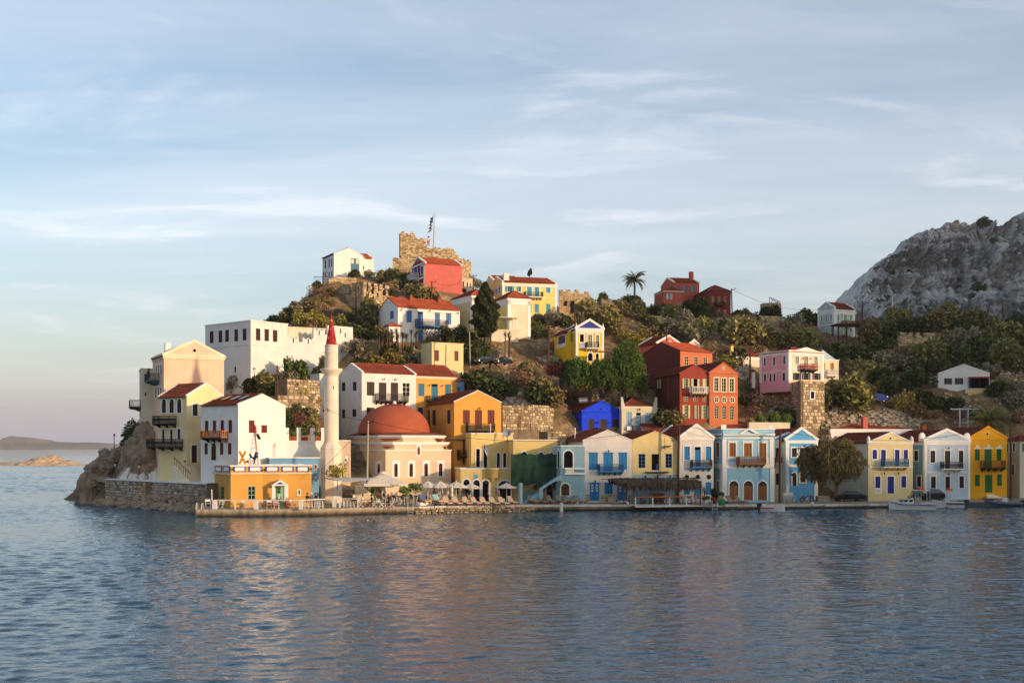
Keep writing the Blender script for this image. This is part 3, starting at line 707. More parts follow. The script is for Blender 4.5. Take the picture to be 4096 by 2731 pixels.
# ---------------------------------------------------------------- minaret
MX = 133.0; vw(0,0,1); mp = at(1325.5,1900,MX); px = MX/F
mr = empty('minaret',(mp.x,mp.y,1.0),0,'tall white minaret with ring balcony and peeling red cone top','minaret')
zz = lambda y: zat(y,MX)-1.0
C['minaret'] = mat('minaret_plaster','e2d3bd',.85,'plaster',.06,.1); C['peeling_red'] = mat('peeling_red_paint','a3241c',.7,'plaster',.08,.1,1.5,col2='d8c0b0',amt=.95)
mb = MB(); mb.lathe([(44.5*px,-1),(44.5*px,zz(1796)),(46*px,zz(1796)),(46*px,zz(1793)),(30*px,zz(1768)),(28.5*px,zz(1767))],8,a0=math.pi/8,smooth=False); mb.build('base',C['minaret'],mr)
def shaft(y0,y1,r0,r1): mb = MB(); mb.lathe([(r0*px,zz(y0)),(r1*px,zz(y1))],28); return mb.build('shaft',C['minaret'],mr)
shaft(1767,1496,29,28); shaft(1496,1382,27,26)
for y,r_ in ((1766,30.5),(1533,29.5),(1410,28),(1383,28)):
 mb = MB(); mb.lathe([((r_-3)*px,zz(y+3)),(r_*px,zz(y+2)),(r_*px,zz(y-2)),((r_-3)*px,zz(y-3))],28); mb.build('ring_moulding',C['minaret'],mr)
mb = MB(); mb.lathe([(28*px,zz(1506)),(31*px,zz(1496)),(38*px,zz(1490)),(40*px,zz(1485)),(44.5*px,zz(1480)),(44.5*px,zz(1475)),(41*px,zz(1475)),(40*px,zz(1481)),(25*px,zz(1481))],28); mb.build('balcony',C['minaret'],mr)
mb = MB(); mb.lathe([(26*px,zz(1382)),(23*px,zz(1381)),(12*px,zz(1318)),(3*px,zz(1265)),(2.6*px,zz(1258)),(.01,zz(1257))],24); mb.build('cone_roof',C['peeling_red'],mr)
for a,y in ((-1.1,1550),(-1.9,1640)):
 mb = MB(); r_ = 28.6*px; mb.box(r_*math.cos(a)-.04,r_*math.cos(a)+.04,r_*math.sin(a)-.04,r_*math.sin(a)+.06,zz(y+7),zz(y-5)); mb.build('slit_window',C['dark'],mr)
FOOT.append([Vector((mp.x-3,mp.y-3,0)),Vector((mp.x+3,mp.y-3,0)),Vector((mp.x+3,mp.y+3,0)),Vector((mp.x-3,mp.y+3,0))])
# ---------------------------------------------------------------- cafe
vw(780,1660,3.646)
def cafe_panels(h,f,lst):
 for x0,x1 in lst:
  u0,u1,v0,v1 = h.rect(f,(x0,748,x1,822)); pn = h.face_box(f,u0,u1,v0,v1,.05,C['blue_trim'],'parapet_panel')
  P = h.fp(f); cu,cv,a,b = (u0+u1)/2,(v0+v1)/2,(u1-u0)/2*.84,(v1-v0)/2*.74; n = .22*b*2; mb = MB()
  out = [(-a,0),(-a+n*.5,-n*.6),(-a+n*.5,-b),(a-n*.5,-b),(a-n*.5,-n*.6),(a,0),(a-n*.5,n*.6),(a-n*.5,b),(-a+n*.5,b),(-a+n*.5,n*.6)]
  mb.prism([P(cu+x,0,cv+z) for x,z in out],P(0,.05,0) if f == 'F' else P(0,.05,0),P(0,.075,0)); mb.build('cartouche',C['white_trim'],pn)
h_k1 = House('cafe_building','ochre cafe with blue and white parapet panels on the point','cafe',(178,520,997),122.6,26,1360,745,'cafe_ochre_plaster','flat',zb=.8,rake='white_trim',found=1,spec='''
L 202 1032 250 1222 G sea_green_wood -
L 290 1032 338 1222 G sea_green_wood -
L 374 1040 424 1225 G sea_green_wood -
F 772 1035 882 1228 G mint_wood -
X F 520 842 997 860 .16 stone_cream_plaster cornice
X L 180 835 515 856 .16 stone_cream_plaster cornice
N F 546 780''')
cafe_panels(h_k1,'L',((198,282),(310,392),(420,508))); cafe_panels(h_k1,'F',((562,738),(780,972)))
q = h_k1.P(h_k1.W,0)
h_k2 = House('cafe_building','ochre cafe entrance wing with green door under a small blue pediment','cafe',(800,999,1700),q.y,14,1360,742,'cafe_ochre_plaster','flat',zb=.8,D=6,rake='white_trim',found=1,spec='''
F 1172 1040 1304 1345 D mint_wood white_trim
F 1502 1092 1534 1158 S mint_wood white_trim
X F 999 840 1708 858 .16 stone_cream_plaster cornice
N F 1014 790
N F 1690 780''')
cafe_panels(h_k2,'F',((1030,1222),(1262,1438),(1478,1662)))
u0,u1,v0,v1 = h_k2.rect('F',(1125,950,1350,1022)); mb = MB(); mb.prism([(u0-.15,0,v0),(u1+.1,0,v0),((u0+u1)/2,0,v1+.1)],(0,-1.1,0),(0,0,0)); pd = mb.build('door_pediment',C['white_trim'],h_k2.root)
mb = MB(); mb.prism([(u0+.35,0,v0+.16),(u1-.4,0,v0+.16),((u0+u1)/2,0,v1-.14)],(0,-1.13,0),(0,-1.09,0)); mb.build('pediment_panel',C['blue_trim'],pd)
for u in (u0+.1,u1-.1): mb = MB(); mb.box(u-.13,u+.13,-1.0,-.75,.05,v0); mb.build('porch_post',C['white_trim'],h_k2.root)
# blue wall block behind the cafe
vw(780,1660,3.646)
House('wall_block','light blue low block with white coping behind the cafe roof','building',(860,1085,1810),130,16,1000,630,'teal_blue_plaster','flat',D=3,zb=1.0,rake='white_trim',ctrl=False,spec='''
X F 1738 715 1782 808 .05 cream_trim sign_board
X F 1745 722 1775 780 .07 red_brown_wood emblem
X F 1750 795 1772 802 .07 red_brown_wood lettering''')

# ---------------------------------------------------------------- arcade house with netting and the blue stair tower
vw(1780,1700,3.92)
h_a = House('arcade_house','cream arcaded house with tall arched windows and white parapets, behind the parasols','house',(250,410,1065),141,16,1190,135,'arcade_cream_plaster','flat',D=7,zb=.6,rake='white_trim',spec='''
F 488 365 546 655 Oa dark_brown_wood white_trim
F 606 375 660 665 Oa dark_brown_wood white_trim
F 812 432 858 668 Oa dark_brown_wood white_trim
F 912 432 958 668 Oa dark_brown_wood white_trim
X F 680 260 1062 262 .02 arcade_cream_plaster band''')
h_a2 = House('arcade_house','cream house front with round arches partly hidden by dark green netting','house',(1000,1070,1760),139,10,1200,240,'arcade_cream_plaster','flat',D=8,zb=.8,rake='white_trim',spec='''
F 1190 420 1286 560 Oa dark_brown_wood white_trim
F 1470 425 1545 560 Oa dark_brown_wood white_trim
F 1640 428 1710 560 Oa dark_brown_wood white_trim
F 1590 930 1690 1190 Ga red_brown_wood cream_trim
X F 1230 1040 1420 1180 .1 pale_blue_plaster dado''')
h_a3 = House('arcade_terrace','cream ground-floor arcade terrace with white coping and round corner bracket','house',(200,245,1035),136,10,1205,690,'arcade_cream_plaster','flat',D=5.5,zb=.6,rake='white_trim',spec='''
F 290 848 386 1190 Oa dark_brown_wood white_trim
F 444 858 544 1190 Oa dark_brown_wood white_trim
F 588 862 690 1190 Oa dark_brown_wood white_trim
F 832 868 1030 1190 Oa dark_brown_wood white_trim
X F 454 770 512 846 .04 teal_blue_plaster plaque''')
u = h_a3.ux('F',742); zt = h_a3.H+.12; mb = MB(); mb.lathe([(.03,zt-1.75),(.12,zt-1.6),(.3,zt-1.3),(.4,zt-1.2),(.78,zt-1.1),(.78,zt-.15),(.84,zt-.15),(.84,zt),(.01,zt)],16,(u,-.1,0)); mb.build('corner_turret',C['arcade_cream_plaster'],h_a3.root)
# netting
vw(1780,1700,3.92); C['net'] = mat('green_netting','1f3b2b',.95,'mix',.15,.2,.7,col2='32503c')
mb = MB(); A,B = at(1035,448,135.2),at(1772,445,136.2); A2,B2 = at(1035,905,135.2),at(1772,905,136.2); nx,nz = 40,22; vs_ = []
for j in range(nz+1):
 for i in range(nx+1):
  t,s2 = i/nx,j/nz; p = A.lerp(B,t).lerp(A2.lerp(B2,t),s2); wv = .16*math.sin(t*31+s2*2)*s2+.1*math.sin(t*13+s2*5)+.05*math.sin(s2*19+t*7)
  p.y += wv; p.z += -.12*math.sin(math.pi*t*5)**2*(1-s2)-.35*s2*abs(math.sin(t*11+1))*.6-(1.2*s2*(t-.55)*-1 if t < .55 else 0)*.25; vs_.append(p)
mb.add(vs_,[(j*(nx+1)+i,j*(nx+1)+i+1,(j+1)*(nx+1)+i+1,(j+1)*(nx+1)+i) for j in range(nz) for i in range(nx)],0,True)
o = mb.build('netting',C['net']); tag(o,'dark green builders netting hung across the cream arcaded front','netting'); sm = o.modifiers.new('s','SOLIDIFY'); sm.thickness = .02
# stair tower
h_s = House('stair_tower','pale blue loggia tower with tall arch and outside stair right of the green netting','house',(1750,1815,2190),134.2,12,1205,330,'pale_blue_plaster','flat',D=4,zb=.7,rake='white_trim',spec='''
F 1862 400 2004 665 Oa brown_wood white_trim
L 1768 390 1798 660 Oa brown_wood white_trim
F 1820 915 1950 1100 Ga red_brown_wood cream_trim
X F 1870 668 2188 695 .35 white_trim balcony_slab
X F 1885 698 2015 742 .3 cream_trim balcony_front
X F 1868 742 2190 775 .32 white_trim moulding
X F 2016 700 2188 740 .06 teal_blue_plaster panel''')
A,B = at(1480,1000,133),at(1830,770,133); r = empty('outside_stair',(A.x,A.y,.7),0,'pale blue stair rising to the loggia tower on an arched side','stair')
n = 13; W0 = B.x-A.x; z0,z1 = A.z-.7,B.z-.7
for i in range(n):
 mb = MB(); x = W0*i/n; zt = z0+(z1-z0)*(i+1)/n; mb.box(x,x+W0/n,0,1.1,max(0.02,zt-.32-1.0*(i < 2)),zt); mb.build('step',C['pale_blue_plaster'],r)
pl = [(W0*.02,0,z0-.3)]+[(W0*t,0,z0-.35+(z1-z0-.35)*math.sin(t*math.pi/2)) for t in (0.15,.3,.45,.6,.75,.9,1)]+[(W0,0,z1-.1),(0,0,z0)]
mb = MB(); mb.prism(pl,(0,-.08,0),(0,-.005,0)); mb.build('stringer',C['pale_blue_plaster'],r)
mb = MB();
for i in range(n+1): mb.bar((W0*i/n,.05,z0+(z1-z0)*i/n),(W0*i/n,.05,z0+(z1-z0)*i/n+1),.03)
mb.bar((0,.05,z0+1),(W0,.05,z1+1),.05); mb.build('handrail',C['iron'],r)
r = empty('lower_stair',(at(1210,1200,133.4).x,133.4,.7),0,'short pale blue flight of steps under the green netting','stair')
for i in range(8): mb = MB(); mb.box(.1+i*.24,.1+8*.24,0,1.2,0.02 if i == 0 else .02+i*.17,.02+(i+1)*.17); mb.build('step',C['pale_blue_plaster'],r)
mb = MB(); p = at(1182,1200,132.6); mb.cyl((0,0,0),(0,0,zat(905,132.6)-.7),.24,n=14); o = mb.build('column',C['pale_blue_plaster'],None,(p.x,p.y,.7)); tag(o,'pale blue round column below the green netting','column')
# ---------------------------------------------------------------- cobalt and cream houses above the row
vw(2180,1540,3.92)
h_b = House('townhouse','cobalt blue gabled house with dark brown doors and solar water tank on the roof','house',(140,578,1200),152,18,740,412,'cobalt_plaster','gf',262,rake='cobalt_plaster',rakew=.2,found=6,tile='tile',spec='''
L 208 537 244 712 S dark_brown_wood -
L 316 533 520 718 D dark_brown_wood -
F 682 530 770 718 S brown_wood -
F 864 532 968 720 SD dark_brown_wood -
F 1060 533 1152 730 S brown_wood -
X F 560 410 1200 420 .08 cobalt_plaster moulding
X L 345 495 525 530 .1 cobalt_plaster moulding
O F 878 375 11 12 dark cobalt_plaster
B F 800 668 1095 725 .6 dark_brown_wood dark_brown_wood w 0
N F 815 582
N F 1010 585''')
mb = MB(); p = h_b.P(0,h_b.D*.55,h_b.H+h_b.gh); A = at(530,245,157); B = at(665,240,157); mb.cyl(A,B,.42,n=16); rt = mb.build('water_tank',mat('steel_tank','b8bcc2',.3,metal=.7),None); tag(rt,'steel solar water tank lying above the cobalt blue roof','water tank')
mb = MB(); mb.bar(A+Vector((.4,0,-.4)),A+Vector((.4,0,-1.2)),.06); mb.bar(B+Vector((-.4,0,-.4)),B+Vector((-.4,0,-1.2)),.06); mb.build('tank_leg',C['iron'],rt)
h_i = House('townhouse','stone cream house with pale blue shutters and horned parapet right of the cobalt house','house',(1150,1203,1752),152.5,10,740,330,'stone_cream_plaster','hip',200,D=7,found=6,tile='tile_red',over=-.3,cornice=('stone_cream_plaster',345,.5,.12),spec='''
F 1274 420 1362 640 S pale_blue_wood -
F 1426 426 1506 730 SDt pale_blue_wood -
F 1570 427 1658 640 S pale_blue_wood -
B F 1360 642 1642 730 .6 iron stone_cream_plaster b 0
X F 1278 650 1355 706 .35 white_trim air_conditioner
N F 1476 375''')
for x in (1222,1730):
 u = h_i.ux('F',x); mb = MB(); mb.prism([(u-.25,0,h_i.H),(u+.25,0,h_i.H),(u+.25*(1 if x > 1500 else -.2),0,h_i.H+1.25),(u-.25*(.2 if x > 1500 else 1)*(-1 if x > 1500 else 1),0,h_i.H+1.25)],(0,-.05,0),(0,.4,0)); mb.build('parapet_horn',C['stone_cream_plaster'],h_i.root)
# ---------------------------------------------------------------- quay row
vw(2280,1680,3.92)
GR = None
h_j = House('townhouse','white gabled quay house with bright blue shutters and stone plinth','house',(150,205,975),136,12,1290,322,'warm_white_plaster','gf',162,D=11,zb=.6,rake='warm_white_plaster',rakew=.14,spec='''
F 295 515 435 775 S sky_blue_wood -
F 522 515 672 795 SD sky_blue_wood -
F 762 515 894 775 S sky_blue_wood -
X F 284 504 442 516 .1 sky_blue_wood lintel
X F 510 504 684 516 .1 sky_blue_wood lintel
X F 748 504 906 516 .1 sky_blue_wood lintel
F 310 990 462 1262 Dp sky_blue_wood -
F 543 990 668 1158 S sky_blue_wood -
F 742 990 900 1260 Dp sky_blue_wood -
X F 292 974 480 988 .1 sky_blue_wood lintel
X F 534 976 678 988 .1 sky_blue_wood lintel
B F 436 688 802 796 1.0 blue_iron sky_blue_wood f 5
N F 596 480
N F 385 950''')
h_y = House('townhouse','butter yellow gabled quay house with open dark door and a broken blue balcony ledge','house',(940,980,1690),137.6,12,1290,318,'butter_plaster','gf',180,D=10,zb=.6,rake='butter_plaster',rakew=.12,spec='''
F 1074 528 1182 748 G mid_blue_wood -
F 1280 530 1398 784 Ol mid_blue_wood -
F 1496 524 1600 744 G mid_blue_wood -
X F 985 850 1675 1290 .03 pale_blue_plaster dado
X F 1180 805 1530 822 .55 deep_blue_wood balcony_ledge
X F 1350 690 1392 782 -.2 deep_blue_wood door_leaf
N F 1172 880
N F 1358 870
N F 1564 875''')
mb = MB(); u = h_y.ux('F',1470); v = h_y.vz('F',u,440); mb.cyl((u,0,v),(u,-.5,v+.1),.03,n=5); mb.cyl((u,-.3,v-.2),(u,-.3,v+1.3),.025,n=5); mb.lathe([(.01,0),(.3,.08),(.5,.2),(.52,.2)],16,(u+.35,-.5,v+.1)); mb.build('satellite_dish',C['iron'],h_y.root)
# boat-shaped sign
u0,u1,v0,v1 = h_y.rect('F',(1255,905,1470,945)); mb = MB(); mb.prism([(u0,0,v1-.1),(u0+.15,0,v0),(u1-.3,0,v0),(u1,0,v1+.08),((u0+u1)/2,0,v1-.02)],(0,-.16,0),(0,-.1,0)); sg = mb.build('sign',C['dark_brown_wood'],h_y.root)
def text(s_,size,loc,m,parent,rot=(math.pi/2,0,0),name='lettering'):
 cu = bpy.data.curves.new(name,'FONT'); cu.body = s_; cu.size = size; cu.align_x = 'CENTER'; cu.align_y = 'CENTER'; cu.extrude = .004
 t = bpy.data.objects.new(name,cu); COL.objects.link(t); t.location = loc; t.rotation_euler = rot
 dg = bpy.context.evaluated_depsgraph_get(); me = bpy.data.meshes.new_from_object(t.evaluated_get(dg)); bpy.data.objects.remove(t)
 me.materials.clear(); me.materials.append(m); o = link(name,me,parent); o.location = loc; o.rotation_euler = rot; return o
text('ΙΣΛΑ   ΜΠΑΡ',.42,((u0+u1)/2,-.17,(v0+v1)/2+.03),C['white_trim'],sg)
h_l = House('townhouse','white pedimented quay house with three round windows behind the thatched bar','house',(1660,1718,2250),138.2,12,1290,292,'warm_white_plaster','gf',95,D=9,zb=.6,rake='white_trim',rakew=.4,tile='tile_red',cornice=('white_trim',292,.2,.14),spec='''
F 1790 412 1876 626 S sky_blue_wood white_trim
F 1953 416 2048 728 SDt sky_blue_wood white_trim
F 2126 412 2212 626 S sky_blue_wood white_trim
B F 1888 620 2192 732 .8 iron sky_blue_wood f 4
O F 1830 892 28 38 dark warm_white_plaster
O F 2002 890 28 38 dark warm_white_plaster
O F 2176 889 28 38 dark warm_white_plaster
F 1788 1080 1876 1165 S sky_blue_wood -
F 1946 1030 2050 1235 D sky_blue_wood -
F 2126 972 2218 1165 S sky_blue_wood -
X F 1722 742 2245 748 .05 warm_white_plaster moulding''')
vw(2680,1660,3.92)
# long red roof behind the row
House('townhouse','house behind the quay row showing only its long red tiled roof','house',(-500,-360,800),150,10,700,262,'warm_white_plaster','gl',100,D=8,rake=None,tile='tile_red',over=.3,ctrl=False,spec='')
House('townhouse','house with red hipped roof just behind the ornate powder blue house','house',(700,760,1600),150,10,700,255,'warm_white_plaster','hip',98,D=9,tile='tile_red',over=.3,ctrl=False)
h_m = House('townhouse','ornate powder blue quay house with brown arched doors, white quoins and wooden balcony','house',(685,825,1640),139,10,1362,225,'powder_blue_plaster','flat',zb=.6,D=9,rake='white_trim',spec='''
L 726 432 776 652 S tan_wood white_trim
L 728 1035 768 1228 S tan_wood white_trim
F 928 434 1030 650 S tan_wood white_trim+
F 1157 438 1280 645 SD tan_wood white_trim+
F 1402 438 1507 655 S tan_wood white_trim+
F 930 1030 1070 1330 Da tan_wood white_trim
F 1155 1030 1298 1332 Da tan_wood white_trim
F 1378 1035 1518 1332 Da tan_wood white_trim
B F 1042 648 1448 760 1.0 tan_wood tan_wood w 5
X F 830 288 1640 318 .2 white_trim cornice
X F 830 345 1615 372 .12 white_trim cornice
X L 690 290 822 315 .2 white_trim cornice
X L 690 345 822 370 .12 white_trim cornice
X F 820 765 1630 830 .1 white_trim string_course
X L 685 765 822 830 .1 white_trim string_course
X F 820 375 880 765 .07 white_trim pilaster
X F 1560 375 1620 765 .07 white_trim pilaster
X F 895 660 1040 760 .045 white_trim panel
X F 1450 660 1545 760 .045 white_trim panel
X F 930 685 1035 732 .07 powder_blue_plaster cartouche
X F 1450 690 1512 735 .07 powder_blue_plaster cartouche
X F 800 150 880 222 .1 white_trim parapet_post
X F 1535 158 1615 225 .1 white_trim parapet_post''')
for f,x0,x1 in (('F',822,886),('F',1565,1632),('L',795,826)):             # quoins
 for i in range(11):
  y = 838+i*47.5; r_ = h_m.rect(f,(x0,y,x1,y+44)); h_m.face_box(f,*r_,.12,C['white_trim'],'quoin')
C['quilt_blue'] = C['powder_blue_plaster']
for row in range(4):
 off = 0 if row % 2 else 30
 xs_ = list(range(895+off,1560,60))
 for x in xs_:
  if x+56 > 1560: continue
  r_ = h_m.rect('F',(x,840+row*46,x+56,840+row*46+42))
  if row == 3 and any(abs(x+28-c) < 95 for c in (1000,1226,1448)): continue
  h_m.face_box('F',*r_,.05,C['powder_blue_plaster'],'rusticated_block')
u0,u1,v0,v1 = h_m.rect('F',(1080,212,1375,300)); mb = MB()
for a,b in (((u0,v0),((u0+u1)/2,v1)),((u1,v0),((u0+u1)/2,v1))): mb.bar((a[0],-.13,a[1]),(b[0],-.13,b[1]),.24,.2)
mb.build('parapet_pediment',C['white_trim'],h_m.root)
# peach strip house and the blue gabled one
h_n0 = House('townhouse','narrow peach and blue gabled house behind the wooden pole','house',(1560,1612,1760),145,10,1310,385,'shell_plaster','gf',285,D=9,zb=.6,tymp='sky_blue_plaster',rakew=.25,tile='tile_red',W=4.2,spec='''
F 1652 512 1712 656 S red_brown_wood white_trim
F 1658 905 1710 1090 Da brown_wood white_trim
B F 1624 658 1708 748 .8 tan_wood white_trim w 0''')
h_n = House('townhouse','sky blue gabled house with white corner strips half hidden by the feathery tree','house',(1765,1815,2312),144,12,1310,400,'sky_blue_plaster','gf',225,D=9,zb=.6,rakew=.42,tile='tile_red',pil=('white_trim',.45),left='white_plaster',cornice=('white_trim',393,.38,.08),spec='''
F 1908 515 1986 655 S dark_brown_wood white_trim
F 2032 512 2110 700 SD dark_brown_wood white_trim
F 1918 898 1982 1110 Da brown_wood white_trim
F 2042 905 2122 1052 S dark_brown_wood white_trim
X F 1850 768 2290 812 .07 white_trim string_course
N F 2008 510
N F 1900 930''')
vw(3080,1660,3.92)
h_p = House('townhouse','pale cream quay house with navy blue shutters and iron balcony over a navy door','house',(860,1540,2240),143,9,1335,432,'lemon_plaster','gf',280,D=12.5,zb=.6,rakew=.16,tile='tile_red',left='stone_cream_plaster',cornice=('white_trim',425,.22,.1),spec='''
F 1605 542 1674 686 S navy_wood white_trim
F 1738 542 1812 798 SD navy_wood white_trim
F 1955 542 2027 798 SD navy_wood white_trim
F 2093 542 2160 684 S navy_wood white_trim
F 1650 958 1727 1138 S navy_wood white_trim
F 1842 960 1942 1225 D navy_wood white_trim
F 2056 955 2132 1132 S navy_wood white_trim
X F 1594 695 1704 780 .05 white_trim panel
X F 1615 712 1690 760 .08 lemon_plaster cartouche
X F 2126 695 2192 778 .05 white_trim panel
X F 1638 1150 1754 1234 .05 white_trim panel
X F 1658 1168 1730 1210 .08 lemon_plaster cartouche
B F 1735 688 2116 806 1.0 blue_iron cream_trim f 5
X F 1542 806 2240 820 .05 white_trim moulding
N F 1782 905
N F 2004 902
O F 1890 362 13 15 dark white_trim''')
for x in (1550,2228):
 u = h_p.ux('F',x); mb = MB(); mb.lathe([(.22,0),(.22,.5),(.12,.75),(.01,.85)],10,(u,.1,h_p.H)); mb.build('parapet_horn',C['white_trim'],h_p.root)
House('townhouse','rose-walled house with white cornice and red hipped roof rising behind the cream house','house',(920,960,2200),158,9,420,225,'rose_plaster','hip',118,D=9,tile='tile_red',over=-.05,cornice=('white_trim',215,1.6,.2),ctrl=False,spec='''
F 1000 318 1095 420 G white_trim white_trim''').chimney(5.2,.6,1.2,'rose_plaster',False,.7)
vw(3496,1660,3.92)
h_q = House('townhouse','grey-blue pedimented quay house with dark shutters and black balcony rail','house',(605,790,1500),146,9,1315,405,'grey_blue_plaster','gf',245,D=10,zb=.6,rakew=.42,tile='tile_red',pil=('white_trim',.3),left='teal_blue_plaster',cornice=('white_trim',400,.55,.16),spec='''
L 634 556 696 716 S dark_brown_wood white_trim
L 678 956 740 1120 S dark_brown_wood white_trim
F 883 558 956 744 S1 dark_brown_wood white_trim+
F 1108 558 1192 838 SD1 dark_brown_wood white_trim+
F 1327 556 1398 742 S1 dark_brown_wood white_trim+
F 892 962 966 1145 S1 dark_brown_wood white_trim+
F 1118 962 1190 1180 D1 dark_brown_wood white_trim+
F 1337 958 1408 1142 S1 dark_brown_wood white_trim+
B F 1042 728 1338 836 .9 iron white_trim f 5
X F 790 878 1480 908 .06 white_trim string_course
O F 1142 342 8 10 white_trim white_trim
N F 1158 510
N F 1160 915''')
for x in (775,1480):
 u = h_q.ux('F',x); mb = MB(); mb.lathe([(.5,0),(.5,.5),(.4,.85),(.2,1.05),(.01,1.1)],12,(u,.35,h_q.H),sy=.4); mb.build('parapet_horn',C['white_trim'],h_q.root)
h_q.chimney(h_q.W*.55,6.5,1.4,'tile_red',False,.6)
h_r = House('townhouse','bright marigold yellow quay house with green shutters and green door','house',(1300,1503,2085),149,9,1292,370,'marigold_plaster','gf',198,D=10,zb=.65,rake='marigold_plaster',rakew=.3,tile='tile_red',cornice=('marigold_plaster',376,.12,.08),spec='''
F 1580 532 1658 710 S green_wood -
F 1732 532 1844 822 SD green_wood -
F 1922 530 1998 708 S green_wood -
F 1582 932 1660 1112 S green_wood -
F 1740 934 1856 1210 D green_wood -
F 1930 928 2006 1106 S green_wood -
B F 1672 712 2005 822 .9 rust_iron brown_wood b 4
X F 1562 505 1680 530 .05 cream_trim lintel_moulding
X F 1714 503 1866 530 .05 cream_trim lintel_moulding
X F 1904 503 2020 528 .05 cream_trim lintel_moulding
X F 1595 470 1645 505 .05 cream_trim lintel_moulding
X F 1765 468 1818 503 .05 cream_trim lintel_moulding
X F 1938 468 1990 503 .05 cream_trim lintel_moulding
O F 1776 295 17 20 dark cream_trim''')
for i in range(3):
 u0,u1,v0,v1 = h_r.rect('F',(1716+i*14,1282-i*22,1945-i*40,1292)); mb = MB(); mb.box(u0,u1,-.9+i*.25,-.02,0,.16*(i+1)); mb.build('step',C['cream_trim'],h_r.root)
h_z = House('townhouse','pale green-grey house cut off by the right picture edge, half behind a pole','house',(2088,2285,2900),152,14,1270,410,'stone_cream_plaster','hip',330,zb=.6,W=9,left='grey_green_plaster',tile='tile_red',spec='''
L 2085 435 2108 575 Oa dark_brown_wood white_trim
L 2180 435 2215 575 Oa dark_brown_wood white_trim
F 2322 440 2350 570 Oa dark_brown_wood white_trim
L 2165 770 2205 930 OD dark_brown_wood white_trim''')

# ---------------------------------------------------------------- hillside houses
vw(1380,1120,3.92)
h_w = House('townhouse','long white hillside house with pale blue shutters, slatted balcony and orange tiled roof','house',(515,830,1800),172,28,955,425,'white_plaster','gl',280,found=6,rake='tile_orange',rakew=.16,over=.1,tile='tile_orange',spec='''
L 708 485 763 608 S mid_blue_wood -
F 962 482 1047 662 S mid_blue_wood -
F 1142 498 1224 712 SDt mid_blue_wood -
F 1408 512 1488 724 SDt mid_blue_wood -
F 1583 520 1664 695 S mid_blue_wood -
X F 938 474 1055 484 .12 cream_wood lintel
X F 1126 488 1250 498 .12 cream_wood lintel
X F 1390 502 1502 512 .12 cream_wood lintel
X F 1570 512 1680 521 .12 cream_wood lintel
F 1142 780 1224 945 D mid_blue_wood -
F 1402 796 1486 952 D mid_blue_wood -
F 1272 898 1365 948 G mid_blue_wood -
B F 1100 630 1578 728 1.0 iron mid_blue_wood b 10
N F 882 460
N F 1325 480
N F 1765 515''')
for u in (3.6,8.4): h_w.chimney(u,h_w.D*.42,1.3,'tile_orange')
h_w.chimney(2.3,h_w.D*.6,1.2,'tile_orange')
vw(1380,1120,3.92)
House('entrance_annex','tiny white porch with orange tiled roof at the left corner of the long white house','building',(668,690,865),170,28,830,725,'white_plaster','hip',690,D=2.2,found=4,tile='tile_orange',ctrl=False,spec='F 705 770 745 822 G mid_blue_wood -')
House('outbuilding','low flat cream outbuilding with two dark red doors above the green slope','building',(1195,1362,1856),160,28,1275,985,'lemon_plaster','flat',found=5,rake='lemon_plaster',spec='''
F 1405 1098 1472 1268 D1 red_brown_wood -
F 1715 1112 1778 1268 D1 red_brown_wood -''')
vw(1480,840,4.356)
h_rose = House('townhouse','rose red house with wine gable front and white balcony below the castle','house',(720,955,1605),192,25,1380,925,'rose_plaster','gl',838,left='wine_plaster',found=6,rakew=.3,tile='tile_orange',over=.1,spec='''
L 770 998 826 1130 S navy_wood white_trim
L 888 978 928 1120 S navy_wood white_trim
L 770 1312 812 1400 S navy_wood white_trim
L 886 1295 930 1372 S navy_wood white_trim
X L 724 955 952 978 .12 white_trim cornice
X L 722 1195 952 1225 .08 white_trim string_course
X L 936 960 953 1380 .06 white_trim pilaster
X L 722 985 736 1380 .06 white_trim pilaster
B L 730 1120 852 1215 .9 white_iron white_trim w 4
O L 838 893 9 12 white_trim white_trim''')
vw(1480,840,4.356)
House('townhouse','plain cream house tucked behind the right edge of the rose red house','house',(1590,1606,1795),200,15,1400,1200,'stone_cream_plaster','flat',D=6,found=6,rake=None,spec='''
F 1614 1245 1638 1338 S dark_brown_wood -
F 1686 1262 1708 1335 S dark_brown_wood -
F 1744 1278 1762 1350 S dark_brown_wood -''')
# chapel dome with cross
p = at(1118,850,206); r = empty('chapel_dome',(p.x,p.y,p.z-1.5),0,'small orange chapel dome with a white cross behind the rose roof','chapel')
mb = MB(); mb.lathe([(.85,0),(.85,1.2),(.7,1.5),(.4,1.72),(.1,1.82),(.01,1.83)],20); mb.build('dome',C['tile_orange'],r)
mb = MB(); mb.box(-.06,.06,-.06,.06,1.8,2.55); mb.box(-.22,.22,-.05,.05,2.2,2.32); mb.build('cross',C['white_trim'],r)
vw(1080,840,3.92)
h_top = House('townhouse','white hilltop house with tall blue window panel against the sky','house',(822,1003,1458),200,28,1075,682,'white_plaster','gf',600,found=5,rakew=.1,tile='tile_orange',spec='''
L 856 792 876 915 O deep_blue_wood -
L 920 772 938 898 O deep_blue_wood -
L 960 760 978 888 O deep_blue_wood -
L 858 992 874 1050 O deep_blue_wood -
L 918 978 934 1045 O deep_blue_wood -
L 958 962 976 1045 O deep_blue_wood -
X F 1266 758 1398 1052 .04 steel_blue_wood panel
X F 1272 768 1312 840 .07 cream_wood shutter
X F 1348 768 1388 845 .07 cream_wood shutter
X F 1275 968 1310 1030 .07 cream_wood shutter
X F 1350 975 1386 1046 .07 cream_wood shutter''')
q = h_top.P(h_top.W,3);
